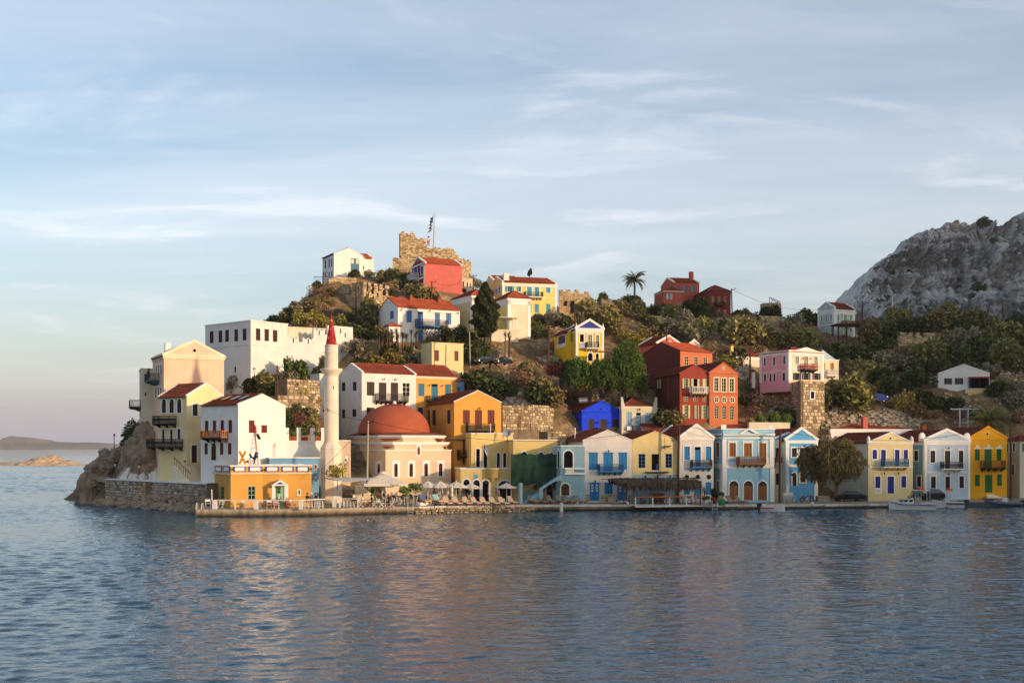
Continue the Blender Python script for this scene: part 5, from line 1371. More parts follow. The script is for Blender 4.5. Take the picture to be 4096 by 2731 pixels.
# sea
wm = bpy.data.materials.new('sea_water'); wm.use_nodes = True; t_ = wm.node_tree; n = t_.nodes; L = t_.links; b = n['Principled BSDF']
b.inputs['Base Color'].default_value = (.014,.07,.11,1); b.inputs['Roughness'].default_value = .04; b.inputs['IOR'].default_value = 1.33
g = n.new('ShaderNodeNewGeometry'); hs = []
for sc_,scl,amp,det,rot in ((1.0,(3.0,4.0,0),.035,3,-.2),(1.0,(.8,1.3,0),.06,3,.15)):
 mp = n.new('ShaderNodeMapping'); mp.inputs['Scale'].default_value = scl; mp.inputs['Rotation'].default_value = (0,0,rot); L.new(g.outputs['Position'],mp.inputs[0])
 x = n.new('ShaderNodeTexNoise'); x.inputs['Scale'].default_value = sc_; x.inputs['Detail'].default_value = det; x.inputs['Roughness'].default_value = .5; x.inputs['Distortion'].default_value = .4; L.new(mp.outputs[0],x.inputs['Vector'])
 q = n.new('ShaderNodeMath'); q.operation = 'MULTIPLY'; q.inputs[1].default_value = amp; L.new(x.outputs[0],q.inputs[0]); hs.append(q.outputs[0])
a1 = n.new('ShaderNodeMath'); a1.operation = 'ADD'; L.new(hs[0],a1.inputs[0]); L.new(hs[1],a1.inputs[1])
bp = n.new('ShaderNodeBump'); bp.inputs['Strength'].default_value = 1.0; bp.inputs['Distance'].default_value = 1.0; L.new(a1.outputs[0],bp.inputs['Height']); L.new(bp.outputs[0],b.inputs['Normal'])
# the harbour basin carries real waves; the open sea beyond is a flat sheet round it
def waves(name,x0,x1,nx_,y0,y1,ny_,pw,lo,hi,cnt_,slope,seed):
 wX,wY = np.meshgrid(np.linspace(x0,x1,nx_),y0+(y1-y0)*np.linspace(0,1,ny_)**pw); wZ = np.zeros_like(wX); rw_ = np.random.RandomState(seed)
 for i in range(cnt_):
  lam = lo*(hi/lo)**(rw_.rand()**1.4); th = math.radians(-72)+rw_.normal()*.8; k_ = math.tau/lam; am = slope/math.tau*math.sqrt(2/cnt_)*lam*(.6+.8*rw_.rand())
  wZ += am*np.sin(k_*(wX*math.cos(th)+wY*math.sin(th))+rw_.rand()*6.28+1.1*vnoise(wX*.3/lam**.5+i,wY*.3/lam**.5,i*1.7))
 wZ *= .8+.45*vnoise(wX*.05,wY*.03,2.0); wZ *= np.clip(np.minimum(np.minimum(wX-x0,x1-wX),np.minimum(wY-y0,y1-wY))/3,0,1)
 tag(link(name,grid_mesh(name,wX,wY,wZ,wm)),kind='structure')
waves('harbour_water',-92,92,860,24,148,640,1.25,.48,1.6,56,.165,4); waves('open_water',-240,-36,290,148,430,420,1.0,1.5,4.0,36,.15,6)
mb = MB(); S6 = 6400
mb.add([(-5000,-400,0),(5000,-400,0),(5000,24,0),(92,24,0),(-92,24,0),(-5000,24,0),(-92,148,0),(92,148,0),(5000,148,0),(-5000,148,0),(5000,S6,0),(-5000,S6,0),(-240,148,0),(-240,430,0),(-36,430,0),(-36,148,0)],[(0,1,2,3,4,5),(5,4,6,12,9),(3,2,8,7),(9,12,13,11),(13,14,10,11),(14,15,7,8,10)]); tag(mb.build('sea',wm),kind='structure')
# ---------------------------------------------------------------- far cliff on the right
sil = [(3330,1330),(3400,1300),(3430,1268),(3445,1230),(3480,1150),(3520,1080),(3560,1022),(3620,985),(3660,935),(3740,905),(3850,876),(3910,864),(3960,868),(4040,878),(4096,870),(4200,850),(4400,840),(4700,900)]
DC = 520.0; sx_ = np.array([(x-2048)*DC/F for x,_ in sil]); sz_ = np.array([zat(y,DC) for _,y in sil])
S_ = np.linspace(sx_[0],sx_[-1],520); V_ = np.linspace(0,1,300); SS,VV = np.meshgrid(S_,V_)
top_ = np.interp(SS,sx_,sz_); top_ = top_+fbm(SS*.08,0,7,4)*1.6*np.clip((SS-sx_[2])/20,0,1)
ZZ = np.where(VV < .86,12+(top_-12)*(VV/.86),top_)
back = np.where(VV < .86,(VV/.86)**1.5*26,26+(VV-.86)/.14*90)
ZZ = ZZ-np.where(VV > .86,(VV-.86)/.14*12,0)
n1 = fbm(SS*.035,ZZ*.012,2,5,.55); rib = np.abs(fbm(SS*.09,ZZ*.028,5,5,.55)); led = fbm(SS*.02,ZZ*.11,8,5,.6); fine = np.abs(fbm(SS*.3,ZZ*.16,1,5,.7))+.45*np.abs(fbm(SS*.9,ZZ*.5,6,3,.7))
YY = DC+back-n1*8-rib*12-led*5-fine*4.2+(SS-sx_[0])*-.06
XX = SS+fbm(SS*.1,ZZ*.1,11,3)*1.2; ZZ = ZZ+fbm(SS*.15,YY*.15,3,4)*1.6
clm = ground_mat('cliff_limestone',[('b4b1ac',0,0,0),('cbc7c0',.09,.42,.6),('8c8a8e',.2,.5,.66),('b89c84',.12,.6,.72),('75695c',.4,.6,.72),('d8d2c8',.8,.58,.7)],1.0,1.0,.5)
tag(link('cliff_mountain',grid_mesh('cliff_mountain',XX,YY,ZZ,clm,False)),kind='structure')
# ---------------------------------------------------------------- islands on the horizon, left
def island(name,px0,px1,d,prof,m,dep,seed):
 X_ = np.linspace((px0-2048)*d/F,(px1-2048)*d/F,160); T2 = np.linspace(0,1,24); XI,TI = np.meshgrid(X_,T2)
 hp = np.interp(XI,[(p[0]-2048)*d/F for p in prof],[p[1]*d/F for p in prof]); ZI = hp*np.sin(TI*math.pi)**.7+(fbm(XI*20/d,TI*5,seed,5)*.16 if d > 1000 else np.abs(fbm(XI*.16,TI*9,seed,5,.6))*.55-.2)*hp*np.sin(TI*math.pi)-.4
 return tag(link(name,grid_mesh(name,XI,d+TI*dep,ZI,m)),kind='structure')
im = ground_mat('island_scrub',[('8a7f72',0,0,0),('6f6a5e',.01,.45,.6),('a08c7a',.02,.52,.66)],1,.3)
island('far_island',-60,480,3200,[(-60,52),(60,42),(110,30),(200,27),(300,27),(380,20),(415,12),(440,10),(480,9)],im,400,2)
island('far_headland',405,640,3600,[(400,2),(430,16),(480,38),(560,52),(640,60)],im,400,5)
lm = ground_mat('islet_rock',[('c2a280',0,0,0),('d8bb98',.3,.42,.6),('8a6f56',.6,.55,.7)],1,.8)
island('rocky_islet',-80,275,430,[(-80,12),(0,14),(55,12),(62,28),(100,30),(112,38),(145,36),(170,25),(200,18),(215,20),(240,9),(275,3)],lm,30,3)
island('rocky_islet',285,620,430,[(285,2),(310,6),(330,15),(360,16),(400,15),(440,11),(500,13),(620,16)],lm,30,9)

# ---------------------------------------------------------------- castle, ruins, stone walls
def masonry(name,parent,plan,m,sw=.55,sh=.32,seed=0,thick=.8,skip=None):
 """rough masonry as joined real stones; plan: list of ((x0,y0),(x1,y1), top(u) -> z, z0, U) in parent space"""
 r5 = random.Random(seed); mb = MB(); core = MB()
 for (a,b2,topf,z0) in plan:
  a,b2 = Vector(a).to_3d(),Vector(b2).to_3d(); U = (b2-a).length; d = (b2-a)/U; nn = Vector((d.y,-d.x,0)); v = z0
  k = max(2,int(U/.16))
  for i in range(k):
   u0,u1 = U*i/k,U*(i+1)/k; t0 = t1 = min(topf(u0+.01),topf(u1-.01))-.08
   if min(t0,t1) < z0+.05: continue
   p0,p1 = a+d*u0,a+d*u1; q = -nn*thick
   core.add([p0+Vector((0,0,z0)),p1+Vector((0,0,z0)),p1+Vector((0,0,t1)),p0+Vector((0,0,t0)),p0+q+Vector((0,0,z0)),p1+q+Vector((0,0,z0)),p1+q+Vector((0,0,t1)),p0+q+Vector((0,0,t0))],
                     [(0,1,2,3),(5,4,7,6),(3,2,6,7),(0,3,7,4),(1,5,6,2)])
  mx = max(topf(U*i/30) for i in range(31))
  while v < mx:
   h = sh*r5.uniform(.75,1.3); u = -r5.uniform(0,sw/2)
   while u < U:
    w_ = sw*r5.uniform(.6,1.5); a0,a1 = max(0,u),min(U,u+w_); u += w_
    if a1-a0 < .08: continue
    if v+h*.5 > topf((a0+a1)/2): continue
    if skip and skip((a0+a1)/2,v+h/2,a): continue
    o = nn*r5.uniform(.03,.13); j = lambda: r5.uniform(-.03,.03)
    P8 = [a+d*(x+(.02 if x == a0 else -.02)+j())+nn*0+Vector((0,0,z+j()))+(o if f_ else -nn*.1) for f_ in (1,0) for z in (v+.02,v+h-.02) for x in (a0,a1)]
    mb.add(P8,[(0,1,3,2),(0,4,5,1),(2,3,7,6),(0,2,6,4),(1,5,7,3)])
   v += h
 c = core.build(name,C['mortar'],parent); s_ = mb.build('stones',m,c); s_['kind'] = 'stuff'; return c
vw(1480,840,4.356); D0 = 206
def lx(x,d=D0): return (PX(x)-2048)*d/F
cb = zat(1060,D0)-3
r = empty('castle',(0,0,0),0,'ruined golden stone castle keep with broken battlement on the hilltop','castle')
def prof_top(pts,x0,d=D0):
 xs_ = [lx(p[0],d)-x0 for p in pts]; zs_ = [zat(p[1],d) for p in pts]; r6 = random.Random(4)
 return lambda u: float(np.interp(u,xs_,zs_))+.25*math.sin(u*5.1)*math.sin(u*2.3)
xa = lx(415)
masonry('keep_wall',r,[((lx(525),D0),(lx(1435),D0+2.0),prof_top([(525,390),(620,392),(700,400),(780,388),(800,470),(850,480),(945,485),(968,540),(1000,590),(1010,632),(1420,636),(1435,642)],lx(525)),cb),
 ((lx(1435),D0+2.0),(lx(1672)+.6,D0+9),prof_top([(1435,640),(1500,690),(1600,735),(1672,765)],lx(1435)),cb)],C['gold_stone'],.44,.25,1,1.6)
masonry('lower_wall',r,[((lx(412),D0-1.5),(lx(960),D0-1.0),prof_top([(412,850),(525,850),(620,800),(960,860)],lx(412)),cb-2),
 ((lx(960),D0-1.0),(lx(1445),D0+1.0),prof_top([(960,860),(1100,840),(1445,870)],lx(960)),cb-2)],C['gold_stone'],.48,.28,2,1.2)
masonry('east_wall',r,[((lx(1605),D0-2),(lx(1690),D0+1),prof_top([(1605,930),(1655,918),(1690,930)],lx(1605)),cb-4),((lx(1690),D0+1),(lx(1790),D0+5),prof_top([(1690,960),(1740,1080),(1790,1190)],lx(1690)),cb-5)],C['gold_stone'],.44,.25,3,.8)
FOOT.append([Vector((lx(412),D0-4,0)),Vector((lx(1700),D0-4,0)),Vector((lx(1700),D0+10,0)),Vector((lx(412),D0+10,0))])
# flag pole and flag
p = at(1100,625,D0+4); r = empty('flagpole',(p.x,p.y,p.z-1.5),0,'tall flagpole on the castle top','flagpole'); zt = zat(75,D0+4)-p.z+1.5
mb = MB(); mb.cyl((0,0,0),(.25,0,zt),.1,.06,8); mb.ball((.25,0,zt+.05),.1); mb.build('pole',C['grey_beige_wood'],r)
C['flag_blue'] = mat('flag_blue','1f3f86',.8); C['flag_white'] = mat('flag_white','dcdcdc',.8)
def flag(name,label,A,B,Cc,size,seed):
 """hanging striped flag: nine stripes, each its own part; A hoist top, B hoist bottom, Cc fly tip"""
 r = empty(name,A,0,label,'flag'); nx = 8; A0 = Vector(A); hv = Vector(B)-A0; fv = Vector(Cc)-A0
 for k in range(9):
  mb = MB(); vs_ = []
  for t in (k/9,(k+1)/9):
   for i in range(nx+1):
    s_ = i/nx; p = hv*t+fv*s_*(.55+.45*t)+Vector((0,math.sin(s_*9+t*2+seed)*size*.06,math.cos(s_*7+t)*size*.03)); vs_.append(p)
  mb.add(vs_,[(i,i+1,nx+2+i,nx+1+i) for i in range(nx)],0,True); mb.build('stripe',C['flag_blue'] if k % 2 == 0 else C['flag_white'],r)
  if k < 5:
   mb = MB(); mb.add([p+Vector((0,-.02,0)) for p in vs_],[(i,i+1,nx+2+i,nx+1+i) for i in range(3) if k != 2],0,True)
   if k != 2: mb.build('canton',C['flag_blue'],r)
flag('flag','blue and white striped flag drooping from the castle flagpole',at(1102,100,D0+3.8),at(1086,330,D0+3.8),at(1016,190,D0+3.4),4,1)
# floodlight mast left of castle
p = at(182,1180,200); r = empty('floodlight',p,0,'small floodlight on a post on the skyline left of the castle','floodlight')
mb = MB(); mb.cyl((0,0,-1),(0,0,.75),.03,n=6); mb.build('post',C['iron'],r); mb = MB(); mb.box(-.2,.1,-.1,.1,.98,1.24); mb.box(-.02,.26,-.1,.1,.7,.96); mb.build('lamp_head',C['iron'],r)
# roofless ruin with pillars below the white top house
vw(1080,840,3.92); D1 = 186.0
r = empty('pillared_ruin',(0,0,0),0,'roofless stone ruin with rows of free-standing pillars left of the castle','ruin'); zb0 = zat(1560,D1)-2
def teeth(pts,x0,d,sl=0):
 def f(u):
  d_ = d+sl*u; z = None
  for xa_,xb_,y in pts:
   if lx(xa_,d_)-x0-.02 <= u <= lx(xb_,d_)-x0+.02: return zat(y,d_)
  return zat(pts[0][2]+400,d_)
 return f
rx = lx(1465,D1)
def sidef(u):           # left face, receding
 for a,b2,z in ((0,1.5,1125),(1.5,2.6,1290),(2.6,3.6,1135),(3.6,4.6,1310),(4.6,5.8,1150),(5.8,7.0,1160),(7,9,1205)):
  if a <= u <= b2: return zat(z,D1+u*.6)
 return zat(1205,D1)
masonry('ruin_wall',r,[((rx,D1),(lx(2120,D1+7),D1+7),teeth([(1465,1520,1118),(1520,1570,1290),(1570,1640,1130),(1640,1690,1300),(1690,1760,1140),(1760,1808,1345),(1808,1898,1150),(1898,1950,1330),(1950,2008,1160),(2008,2125,1335)],rx,D1,.55),zb0),
 ((lx(1050,D1+5.5),D1+5.5),(rx,D1),lambda u: sidef(max(0,8-u)),zb0)],C['stone'],.5,.3,5,.7)
FOOT.append([Vector((lx(1050),D1-1,0)),Vector((lx(2120),D1-1,0)),Vector((lx(2120),D1+9,0)),Vector((lx(1050),D1+9,0))])
# broken wall at the foot of the white top house
r = empty('broken_wall',(0,0,0),0,'tumbled plastered stone wall at the foot of the white hilltop house','wall'); x0 = lx(915,194)
masonry('wall',r,[((x0,194),(lx(1360,196),196),lambda u: float(np.interp(u,[0,1.2,3,5,6,8,8.8],[zat(y,195) for y in (1080,1060,1070,1040,1035,1060,1100)])),zat(1200,195))],C['stone'],.5,.3,6,.6)
# square ruin tower right of the yellow house
vw(1780,1060,3.36); D2 = 200.0; x0 = lx(1535,D2)
r = empty('ruin_tower',(0,0,0),0,'square unroofed stone tower with battlement teeth beside the big yellow house','ruin')
masonry('tower_wall',r,[((x0,D2),(lx(1920,D2),D2+.5),teeth([(1530,1590,322),(1590,1640,350),(1640,1690,322),(1690,1740,375),(1740,1805,322),(1805,1890,375),(1890,1925,345)],x0,D2),zat(690,D2)-2),
 ((lx(1920,D2),D2+.5),(lx(1975,D2+5),D2+5),lambda u: zat(345,D2)-.2*u,zat(690,D2)-2)],C['stone'],.5,.3,7,.6,skip=lambda u,v,a: abs(a.x-x0) < .1 and ((lx(1603,D2)-x0 < u < lx(1640,D2)-x0 and zat(548,D2) < v < zat(482,D2)) or (lx(1692,D2)-x0 < u < lx(1742,D2)-x0 and v < zat(480,D2))))
for a,b2,y0,y1 in ((1603,1640,482,548),(1692,1742,480,640)): mb = MB(); mb.box(lx(a,D2),lx(b2,D2),D2-.02,D2+.3,zat(y1,D2),zat(y0,D2)); mb.build('opening',C['dark'],r)
FOOT.append([Vector((x0-1,D2-1,0)),Vector((lx(1975),D2-1,0)),Vector((lx(1975),D2+6,0)),Vector((x0-1,D2+6,0))])
# windmill stump
vw(3000,1120,3.92); D3 = 208.0; p = at(324,520,D3); r = empty('windmill',(p.x,p.y,p.z-1),0,'round stone windmill stump with broken timber roof frame on the skyline','windmill'); R3 = (483-165)/3.92/2*D3/F; ht = zat(375,D3)-p.z+1
mb = MB(); cr_ = MB(); cr_.lathe([(R3,-2),(R3*.97,ht),(R3*.7,ht),(R3*.7,-1)],28); tw = cr_.build('tower',C['mortar'],r); r7 = random.Random(2); v = 0
while v < ht-.05:
 h = r7.uniform(.25,.42); a = 0
 while a < math.tau:
  da = r7.uniform(.1,.22); R4 = R3*(1-.03*v/ht)+r7.uniform(.02,.1); q = []
  for rr_ in (R4,R3-.2):
   for z in (v+.02,min(v+h,ht)-.02):
    for t in (a+.006,a+da-.006): q.append((rr_*math.cos(t),rr_*math.sin(t),z))
  mb.add(q,[(0,1,3,2),(0,4,5,1),(2,3,7,6),(0,2,6,4),(1,5,7,3)]); a += da
 v += h
mb.build('stones',C['stone'],tw)['kind'] = 'stuff'
for a,b2 in (((-.2,0,0),(-.25,0,1.25)),((-.25,0,1.25),(1.65,0,.45)),((1.7,0,0),(1.7,0,.5)),((-.2,0,.05),(.7,.1,.85)),((0,0,.95),(1.6,0,.1)),((.3,0,0),(1.5,0,.5)),((-.9,0,.1),(1.7,0,.12)),((-1.5,.3,0),(-.6,.3,.2))):
 mb = MB(); mb.bar(Vector(a)+Vector((0,0,ht)),Vector(b2)+Vector((0,0,ht)),.09,.09); mb.build('timber',C['dark_brown_wood'],r)
mb = MB(); mb.box(-R3*.84,-R3*.7,-R3*.62,-R3*.5,ht-1.9,ht-1.1); mb.build('window',C['dark'],r)
def wallrun(label,pts,hgt,seed,m='stone',sw=.5,sh=.3,cat='wall',name='stone_wall'):
 """free-standing rough wall along measured (x, y_top, distance) points"""
 P3 = [at(*q) for q in pts]; r = empty(name,(0,0,0),0,label,cat)
 for i,(a,b2) in enumerate(zip(P3,P3[1:])):
  U = (b2-a).to_2d().length; masonry('wall',r,[((a.x,a.y),(b2.x,b2.y),(lambda u,a=a,b2=b2,U=U: a.z+(b2.z-a.z)*u/U+.08*math.sin(u*4)),min(a.z,b2.z)-hgt)],C[m],sw,sh,seed+i,.5)
 return r
wallrun('stone court wall below the windmill',[(40,545,203),(155,570,201),(478,562,202)],4.2,21)
wallrun('low field wall left of the grey-green house',[(815,730,198),(1068,730,197)],3,22)
vw(2400,1040,3.36)
wallrun('broken terrace wall under the oxblood house',[(640,755,196),(900,762,196),(1120,815,192),(1390,830,190)],1.8,23)
wallrun('stub of golden wall on the skyline right of the ruin tower',[(20,525,205),(120,522,205),(188,560,205)],3.5,24,'gold_stone')
vw(3496,1220,3.409); D4 = 196.0; x0 = lx(310,D4)
r = empty('low_ruin',(0,0,0),0,'low stone ruin with square teeth among bushes on the right slope','ruin')
masonry('ruin_wall',r,[((x0,D4),(lx(815,D4),D4+1),teeth([(310,370,385),(370,440,375),(440,475,405),(475,535,370),(535,595,440),(595,655,368),(655,715,440),(715,815,362)],x0,D4),zat(560,D4))],C['stone'],.5,.3,9,.8)
masonry('back_wall',r,[((lx(340,D4),D4+5),(lx(545,D4),D4+5),lambda u: zat(345,D4),zat(480,D4)),((lx(860,D4),D4+3),(lx(925,D4),D4+3),lambda u: zat(362,D4),zat(520,D4))],C['stone'],.5,.3,10,.6)
FOOT.append([Vector((x0,D4-2,0)),Vector((lx(815,D4),D4-2,0)),Vector((lx(815,D4),D4+5,0)),Vector((x0,D4+5,0))])
# stone terraces and basement of the pink house (stones big enough to pick out singly)
def block_wall(label,A,B,z0,z1,seed,m,sw,sh,cat='wall',name='stone_wall',back=2.5,limit=300,skip=None):
 A,B = Vector(A),Vector(B); d = B-A; U = d.length; r = empty(name,(A.x,A.y,z0),math.atan2(d.y,d.x),label,cat)
 z0 -= 1.5; r.location.z = z0; mb = MB(); mb.box(0,U,0,back,-1.5,z1-z0-.02); w0 = mb.build('core',C['mortar'],r)
 stones_on(r,lambda u,o,v: (u,-o,v),U,z1-z0,sw,sh,m,.3,seed,limit=limit,skip=skip); return r
vw(2900,1340,3.92)
a = at(1185,1290,156.5); b2 = at(1560,1290,159.5); zt = zat(712,157)
r = block_wall('stone basement tower of the pink house, lit corner with one window',(a.x,a.y),(b2.x,b2.y),a.z,zt,31,C['stone_obj'],.62,.42,'basement','stone_basement',.5)
mb = MB(); mb.box(1.8,2.9,-.14,0,zat(1010,158)-a.z+1.5,zat(870,158)-a.z+1.5); wd = mb.build('window',C['white_trim'],r); mb = MB(); mb.box(2.0,2.7,-.17,-.13,zat(995,158)-a.z+1.5,zat(885,158)-a.z+1.5); mb.build('pane',C['glass'],wd)
c_ = at(980,1180,162.5); r = block_wall('shaded side of the stone basement below the pink house',(c_.x,c_.y),(a.x,a.y),a.z,zt-.02,32,C['stone_obj'],.62,.42,'basement','stone_basement',.4)
e_ = at(480,900,168); zt2 = zat(728,165); r = block_wall('long stone terrace wall left of the pink basement tower',(e_.x,e_.y),(c_.x,c_.y),a.z+2,zt2,33,C['stone_obj'],.62,.42,back=4)
f_ = at(285,830,171); block_wall('shaded stone terrace wall with white dome oven above',(f_.x,f_.y),(e_.x,e_.y),a.z+3,zt2,34,C['stone_obj'],.62,.42)
p = at(428,722,167); mb = MB(); mb.lathe([(.55,-.3),(.55,.03),(.42,.22),(.2,.34),(.01,.36)],18); o = mb.build('oven_dome',C['white_plaster'],None,p); tag(o,'small white dome on the stone terrace left of the pink house','oven')
p = at(446,720,166); r = empty('chimney_stack',p,0,'white square chimney with red cap left of the pink house','chimney'); mb = MB(); mb.box(-.22,.22,-.22,.22,-1,1.3); mb.build('stack',C['white_plaster'],r); mb = MB(); mb.box(-.26,.26,-.26,.26,1.3,1.62); mb.build('cap',C['tile_red'],r)
# planter terrace below
a = at(380,1470,151); b2 = at(1020,1465,152); mb = MB();
r = empty('terrace_wall',(a.x,a.y,zat(1480,151)),math.atan2(b2.y-a.y,b2.x-a.x),'low rendered terrace wall behind the blue quay house','wall'); mb.box(0,(b2-a).length,0,.6,-2,zat(1365,151)-zat(1480,151)); mb.build('wall',C['stone_cream_plaster'],r)
# retaining wall on the point, stone by stone
vw(280,1640,3.409)
A,B = at(480,950,146),at(900,965,139.5); zt = 3.25
r = block_wall('stone retaining wall at the end of the point by the sea',(A.x,A.y),(B.x,B.y),-.2,zt,41,C['grey_stone_obj'],.62,.3)
B2 = at(1065,965,137.5); r = block_wall('sunlit stone buttress step in the sea wall',(B.x,B.y-1.0),(B2.x,B2.y-1.0),-.2,zt-.15,42,C['stone_obj'],.6,.3)
Cc = at(1868,975,127.5); r = block_wall('long grey stone sea wall left of the cafe',(B2.x,B2.y),(Cc.x,Cc.y),-.2,zt-.05,43,C['grey_stone_obj'],.7,.32)
mb = MB(); d = Vector((Cc.x-A.x,Cc.y-A.y));
pts = [A,B,B2,Cc]; mb.add([(p.x,p.y-.15,zt+.02) for p in pts]+[(p.x+2.4,p.y+4.2,zt+.02) for p in pts]+[(p.x,p.y-.15,zt-.1) for p in pts],[(0,1,5,4),(1,2,6,5),(2,3,7,6),(8,9,1,0),(9,10,2,1),(10,11,3,2)])
tag(mb.build('terrace_paving',C['white_trim'],None),kind='structure')
vw(1240,1700,3.92); a,b2 = at(150,1000,134.5),at(1010,1000,135.5); block_wall('rough stone garden wall behind the terrace below the minaret',(a.x,a.y),(b2.x,b2.y),.7,zat(960,135),52,C['stone_obj'],.6,.35,back=1.5)
a = at(440,900,137.5); r = empty('garden_wall',(a.x,a.y,.7),.1,'pale pink wall joining the minaret and the mosque','wall'); mb = MB(); mb.box(-.6,1.5,0,.4,0,zat(252,137.5)-.7); mb.build('wall',C['mosque_plaster'],r); mb = MB(); mb.box(-.65,1.55,-.08,.48,zat(252,137.5)-.7,zat(252,137.5)-.55); mb.build('coping',C['white_trim'],r)
a = at(700,1000,133.6); r = empty('stone_stair',(a.x,a.y,.75),0,'cream stone stair rising to the mosque door behind the big parasol','stair')
for i in range(12): mb = MB(); mb.box(0,2.9-i*.2,.1,1.5,i*.17,(i+1)*.17); mb.build('step',C['cream_trim'],r)
vw(280,1640,3.409)
# stair up to the cream house door, and the sloping white ramp
p = at(1740,950,133.5); r = empty('stone_stair',(p.x,p.y,zt),math.radians(55),'cream stone stair with black handrail up to the cream house door','stair')
for i in range(10): mb = MB(); mb.box(-1.6,1.0,i*.3-.6,2.6,i*.19,(i+1)*.19); mb.build('step',C['cream_trim'],r)
mb = MB(); mb.bar((-1.5,-.6,1.0),(-1.5,2.4,2.9),.05)
for i in range(8): mb.bar((-1.5,-.5+i*.4,i*.26),(-1.5,-.5+i*.4,1.05+i*.26),.035)
mb.build('handrail',C['iron'],r)
a,b2 = at(665,930,144),at(855,690,147); mb = MB(); mb.prism([a,b2,b2+Vector((.3,0,-2.2)),a+Vector((.9,0,-.1))],(0,0,0),(0,1.2,0)); mb.prism([a,b2,b2+Vector((0,0,.15)),a+Vector((0,0,.15))],(-.15,-.1,0),(-.15,.3,0)); o = mb.build('stair_ramp',C['white_plaster'],None); tag(o,'white sloping stair flank between rocks on the point','stair')
vw(280,1640,3.409); p = at(750,520,152);
House('roofless_hut','grey roofless hut with slit window on the rocks above the sea','hut',(745,760,930),152,22,525,232,'grey_green_plaster','flat',D=4,found=2,rake=None,ctrl=False,spec='F 802 250 828 515 O dark_brown_wood -')
a,b2 = at(552,540,151),at(905,560,149); r = block_wall('ledge wall of pale stones along the lamp path',(a.x,a.y),(b2.x,b2.y),zat(680,150),zat(520,150),44,C['stone_obj'],.6,.35)
# terrace walls with pots between the white houses
vw(780,1240,3.5636)
a,b2 = at(1310,1130,146),at(1780,1130,150); r = block_wall('golden stone terrace wall with flower pots in front of the big white house',(a.x,a.y),(b2.x,b2.y),zat(1190,147),zat(985,147),45,C['stone_obj'],.6,.35)
a,b2 = at(1180,1380,143),at(1780,1380,146); r = block_wall('lower golden stone terrace wall behind the bougainvillea',(a.x,a.y),(b2.x,b2.y),zat(1400,144),zat(1215,144),46,C['stone_obj'],.6,.35)
vw(1780,1540,3.92)
a,b2 = at(1370,420,149),at(1700,425,152); block_wall('square-cut terrace wall in the rubble left of the cobalt house',(a.x,a.y),(b2.x,b2.y),zat(560,150),zat(312,150),47,C['stone_obj'],.55,.35)
a,b2 = at(900,420,147),at(1370,420,149); block_wall('crumbling terrace wall above the arcade house',(a.x,a.y),(b2.x,b2.y),zat(520,148),zat(320,148),48,C['stone_obj'],.5,.35)
a,b2 = at(1605,800,141.5),at(1900,800,142.5); block_wall('pale rubble wall piece below the cobalt house',(a.x,a.y),(b2.x,b2.y),zat(850,142),zat(722,142),49,C['stone_obj'],.5,.35)
vw(2180,1540,3.92)
a,b2 = at(735,170,157),at(1050,170,158); r = block_wall('small stone hut front with a blue door under the pepper tree',(a.x,a.y),(b2.x,b2.y),zat(195,157),zat(62,157),50,C['stone_obj'],.55,.35,'hut','stone_hut',3)
u0 = lx(862,157)-a.x; mb = MB(); mb.box(u0,u0+.75,-.1,0,1.5,1.5+zat(85,157)-zat(195,157)); mb.build('door',C['deep_blue_wood'],r); mb = MB(); mb.prism([(u0-.4,0,1.5+zat(62,157)-zat(195,157)),(u0+1.6,0,1.5+zat(62,157)-zat(195,157)),(u0+.6,0,1.5+zat(18,157)-zat(195,157))],(0,-.2,0),(0,2,0)); mb.build('gable',C['stone_cream_plaster'],r)
a,b2 = at(1060,200,158),at(1740,220,160); block_wall('stone terrace wall with shade roof left of the lower red house',(a.x,a.y),(b2.x,b2.y),zat(300,159),zat(180,159),51,C['stone_obj'],.55,.35)
p = at(1100,180,159); r = empty('shade_roof',p,.1,'dark shade-cloth roof on timber posts left of the lower red house','shade roof'); mb = MB(); mb.box(-.3,6.0,0,3,1.25,1.35); mb.build('cloth',mat('shade_cloth','2a2622',.95),r)
for x in (1.1,3.6,5.7): mb = MB(); mb.box(x-.08,x+.08,0,.16,-.4,1.25); mb.bar((x,.08,.85),(x+.35,.08,1.22),.07); mb.build('post',C['tan_wood'],r)
# plinth stones of the white quay house
P = h_j.fp('F'); us = [h_j.ux('F',x) for x in ()]
vw(2280,1680,3.92)
for x0,x1 in ((240,306),(475,738),(905,970)):
 u0,u1,v0,v1 = h_j.rect('F',(x0,1165,x1,1285)); stones_on(h_j.root,lambda u,o,v,u0=u0,v0=v0: (u0+u,-o-.02,v0+v),u1-u0,v1-v0,.42,.3,C['stone_obj'],.14,x0)

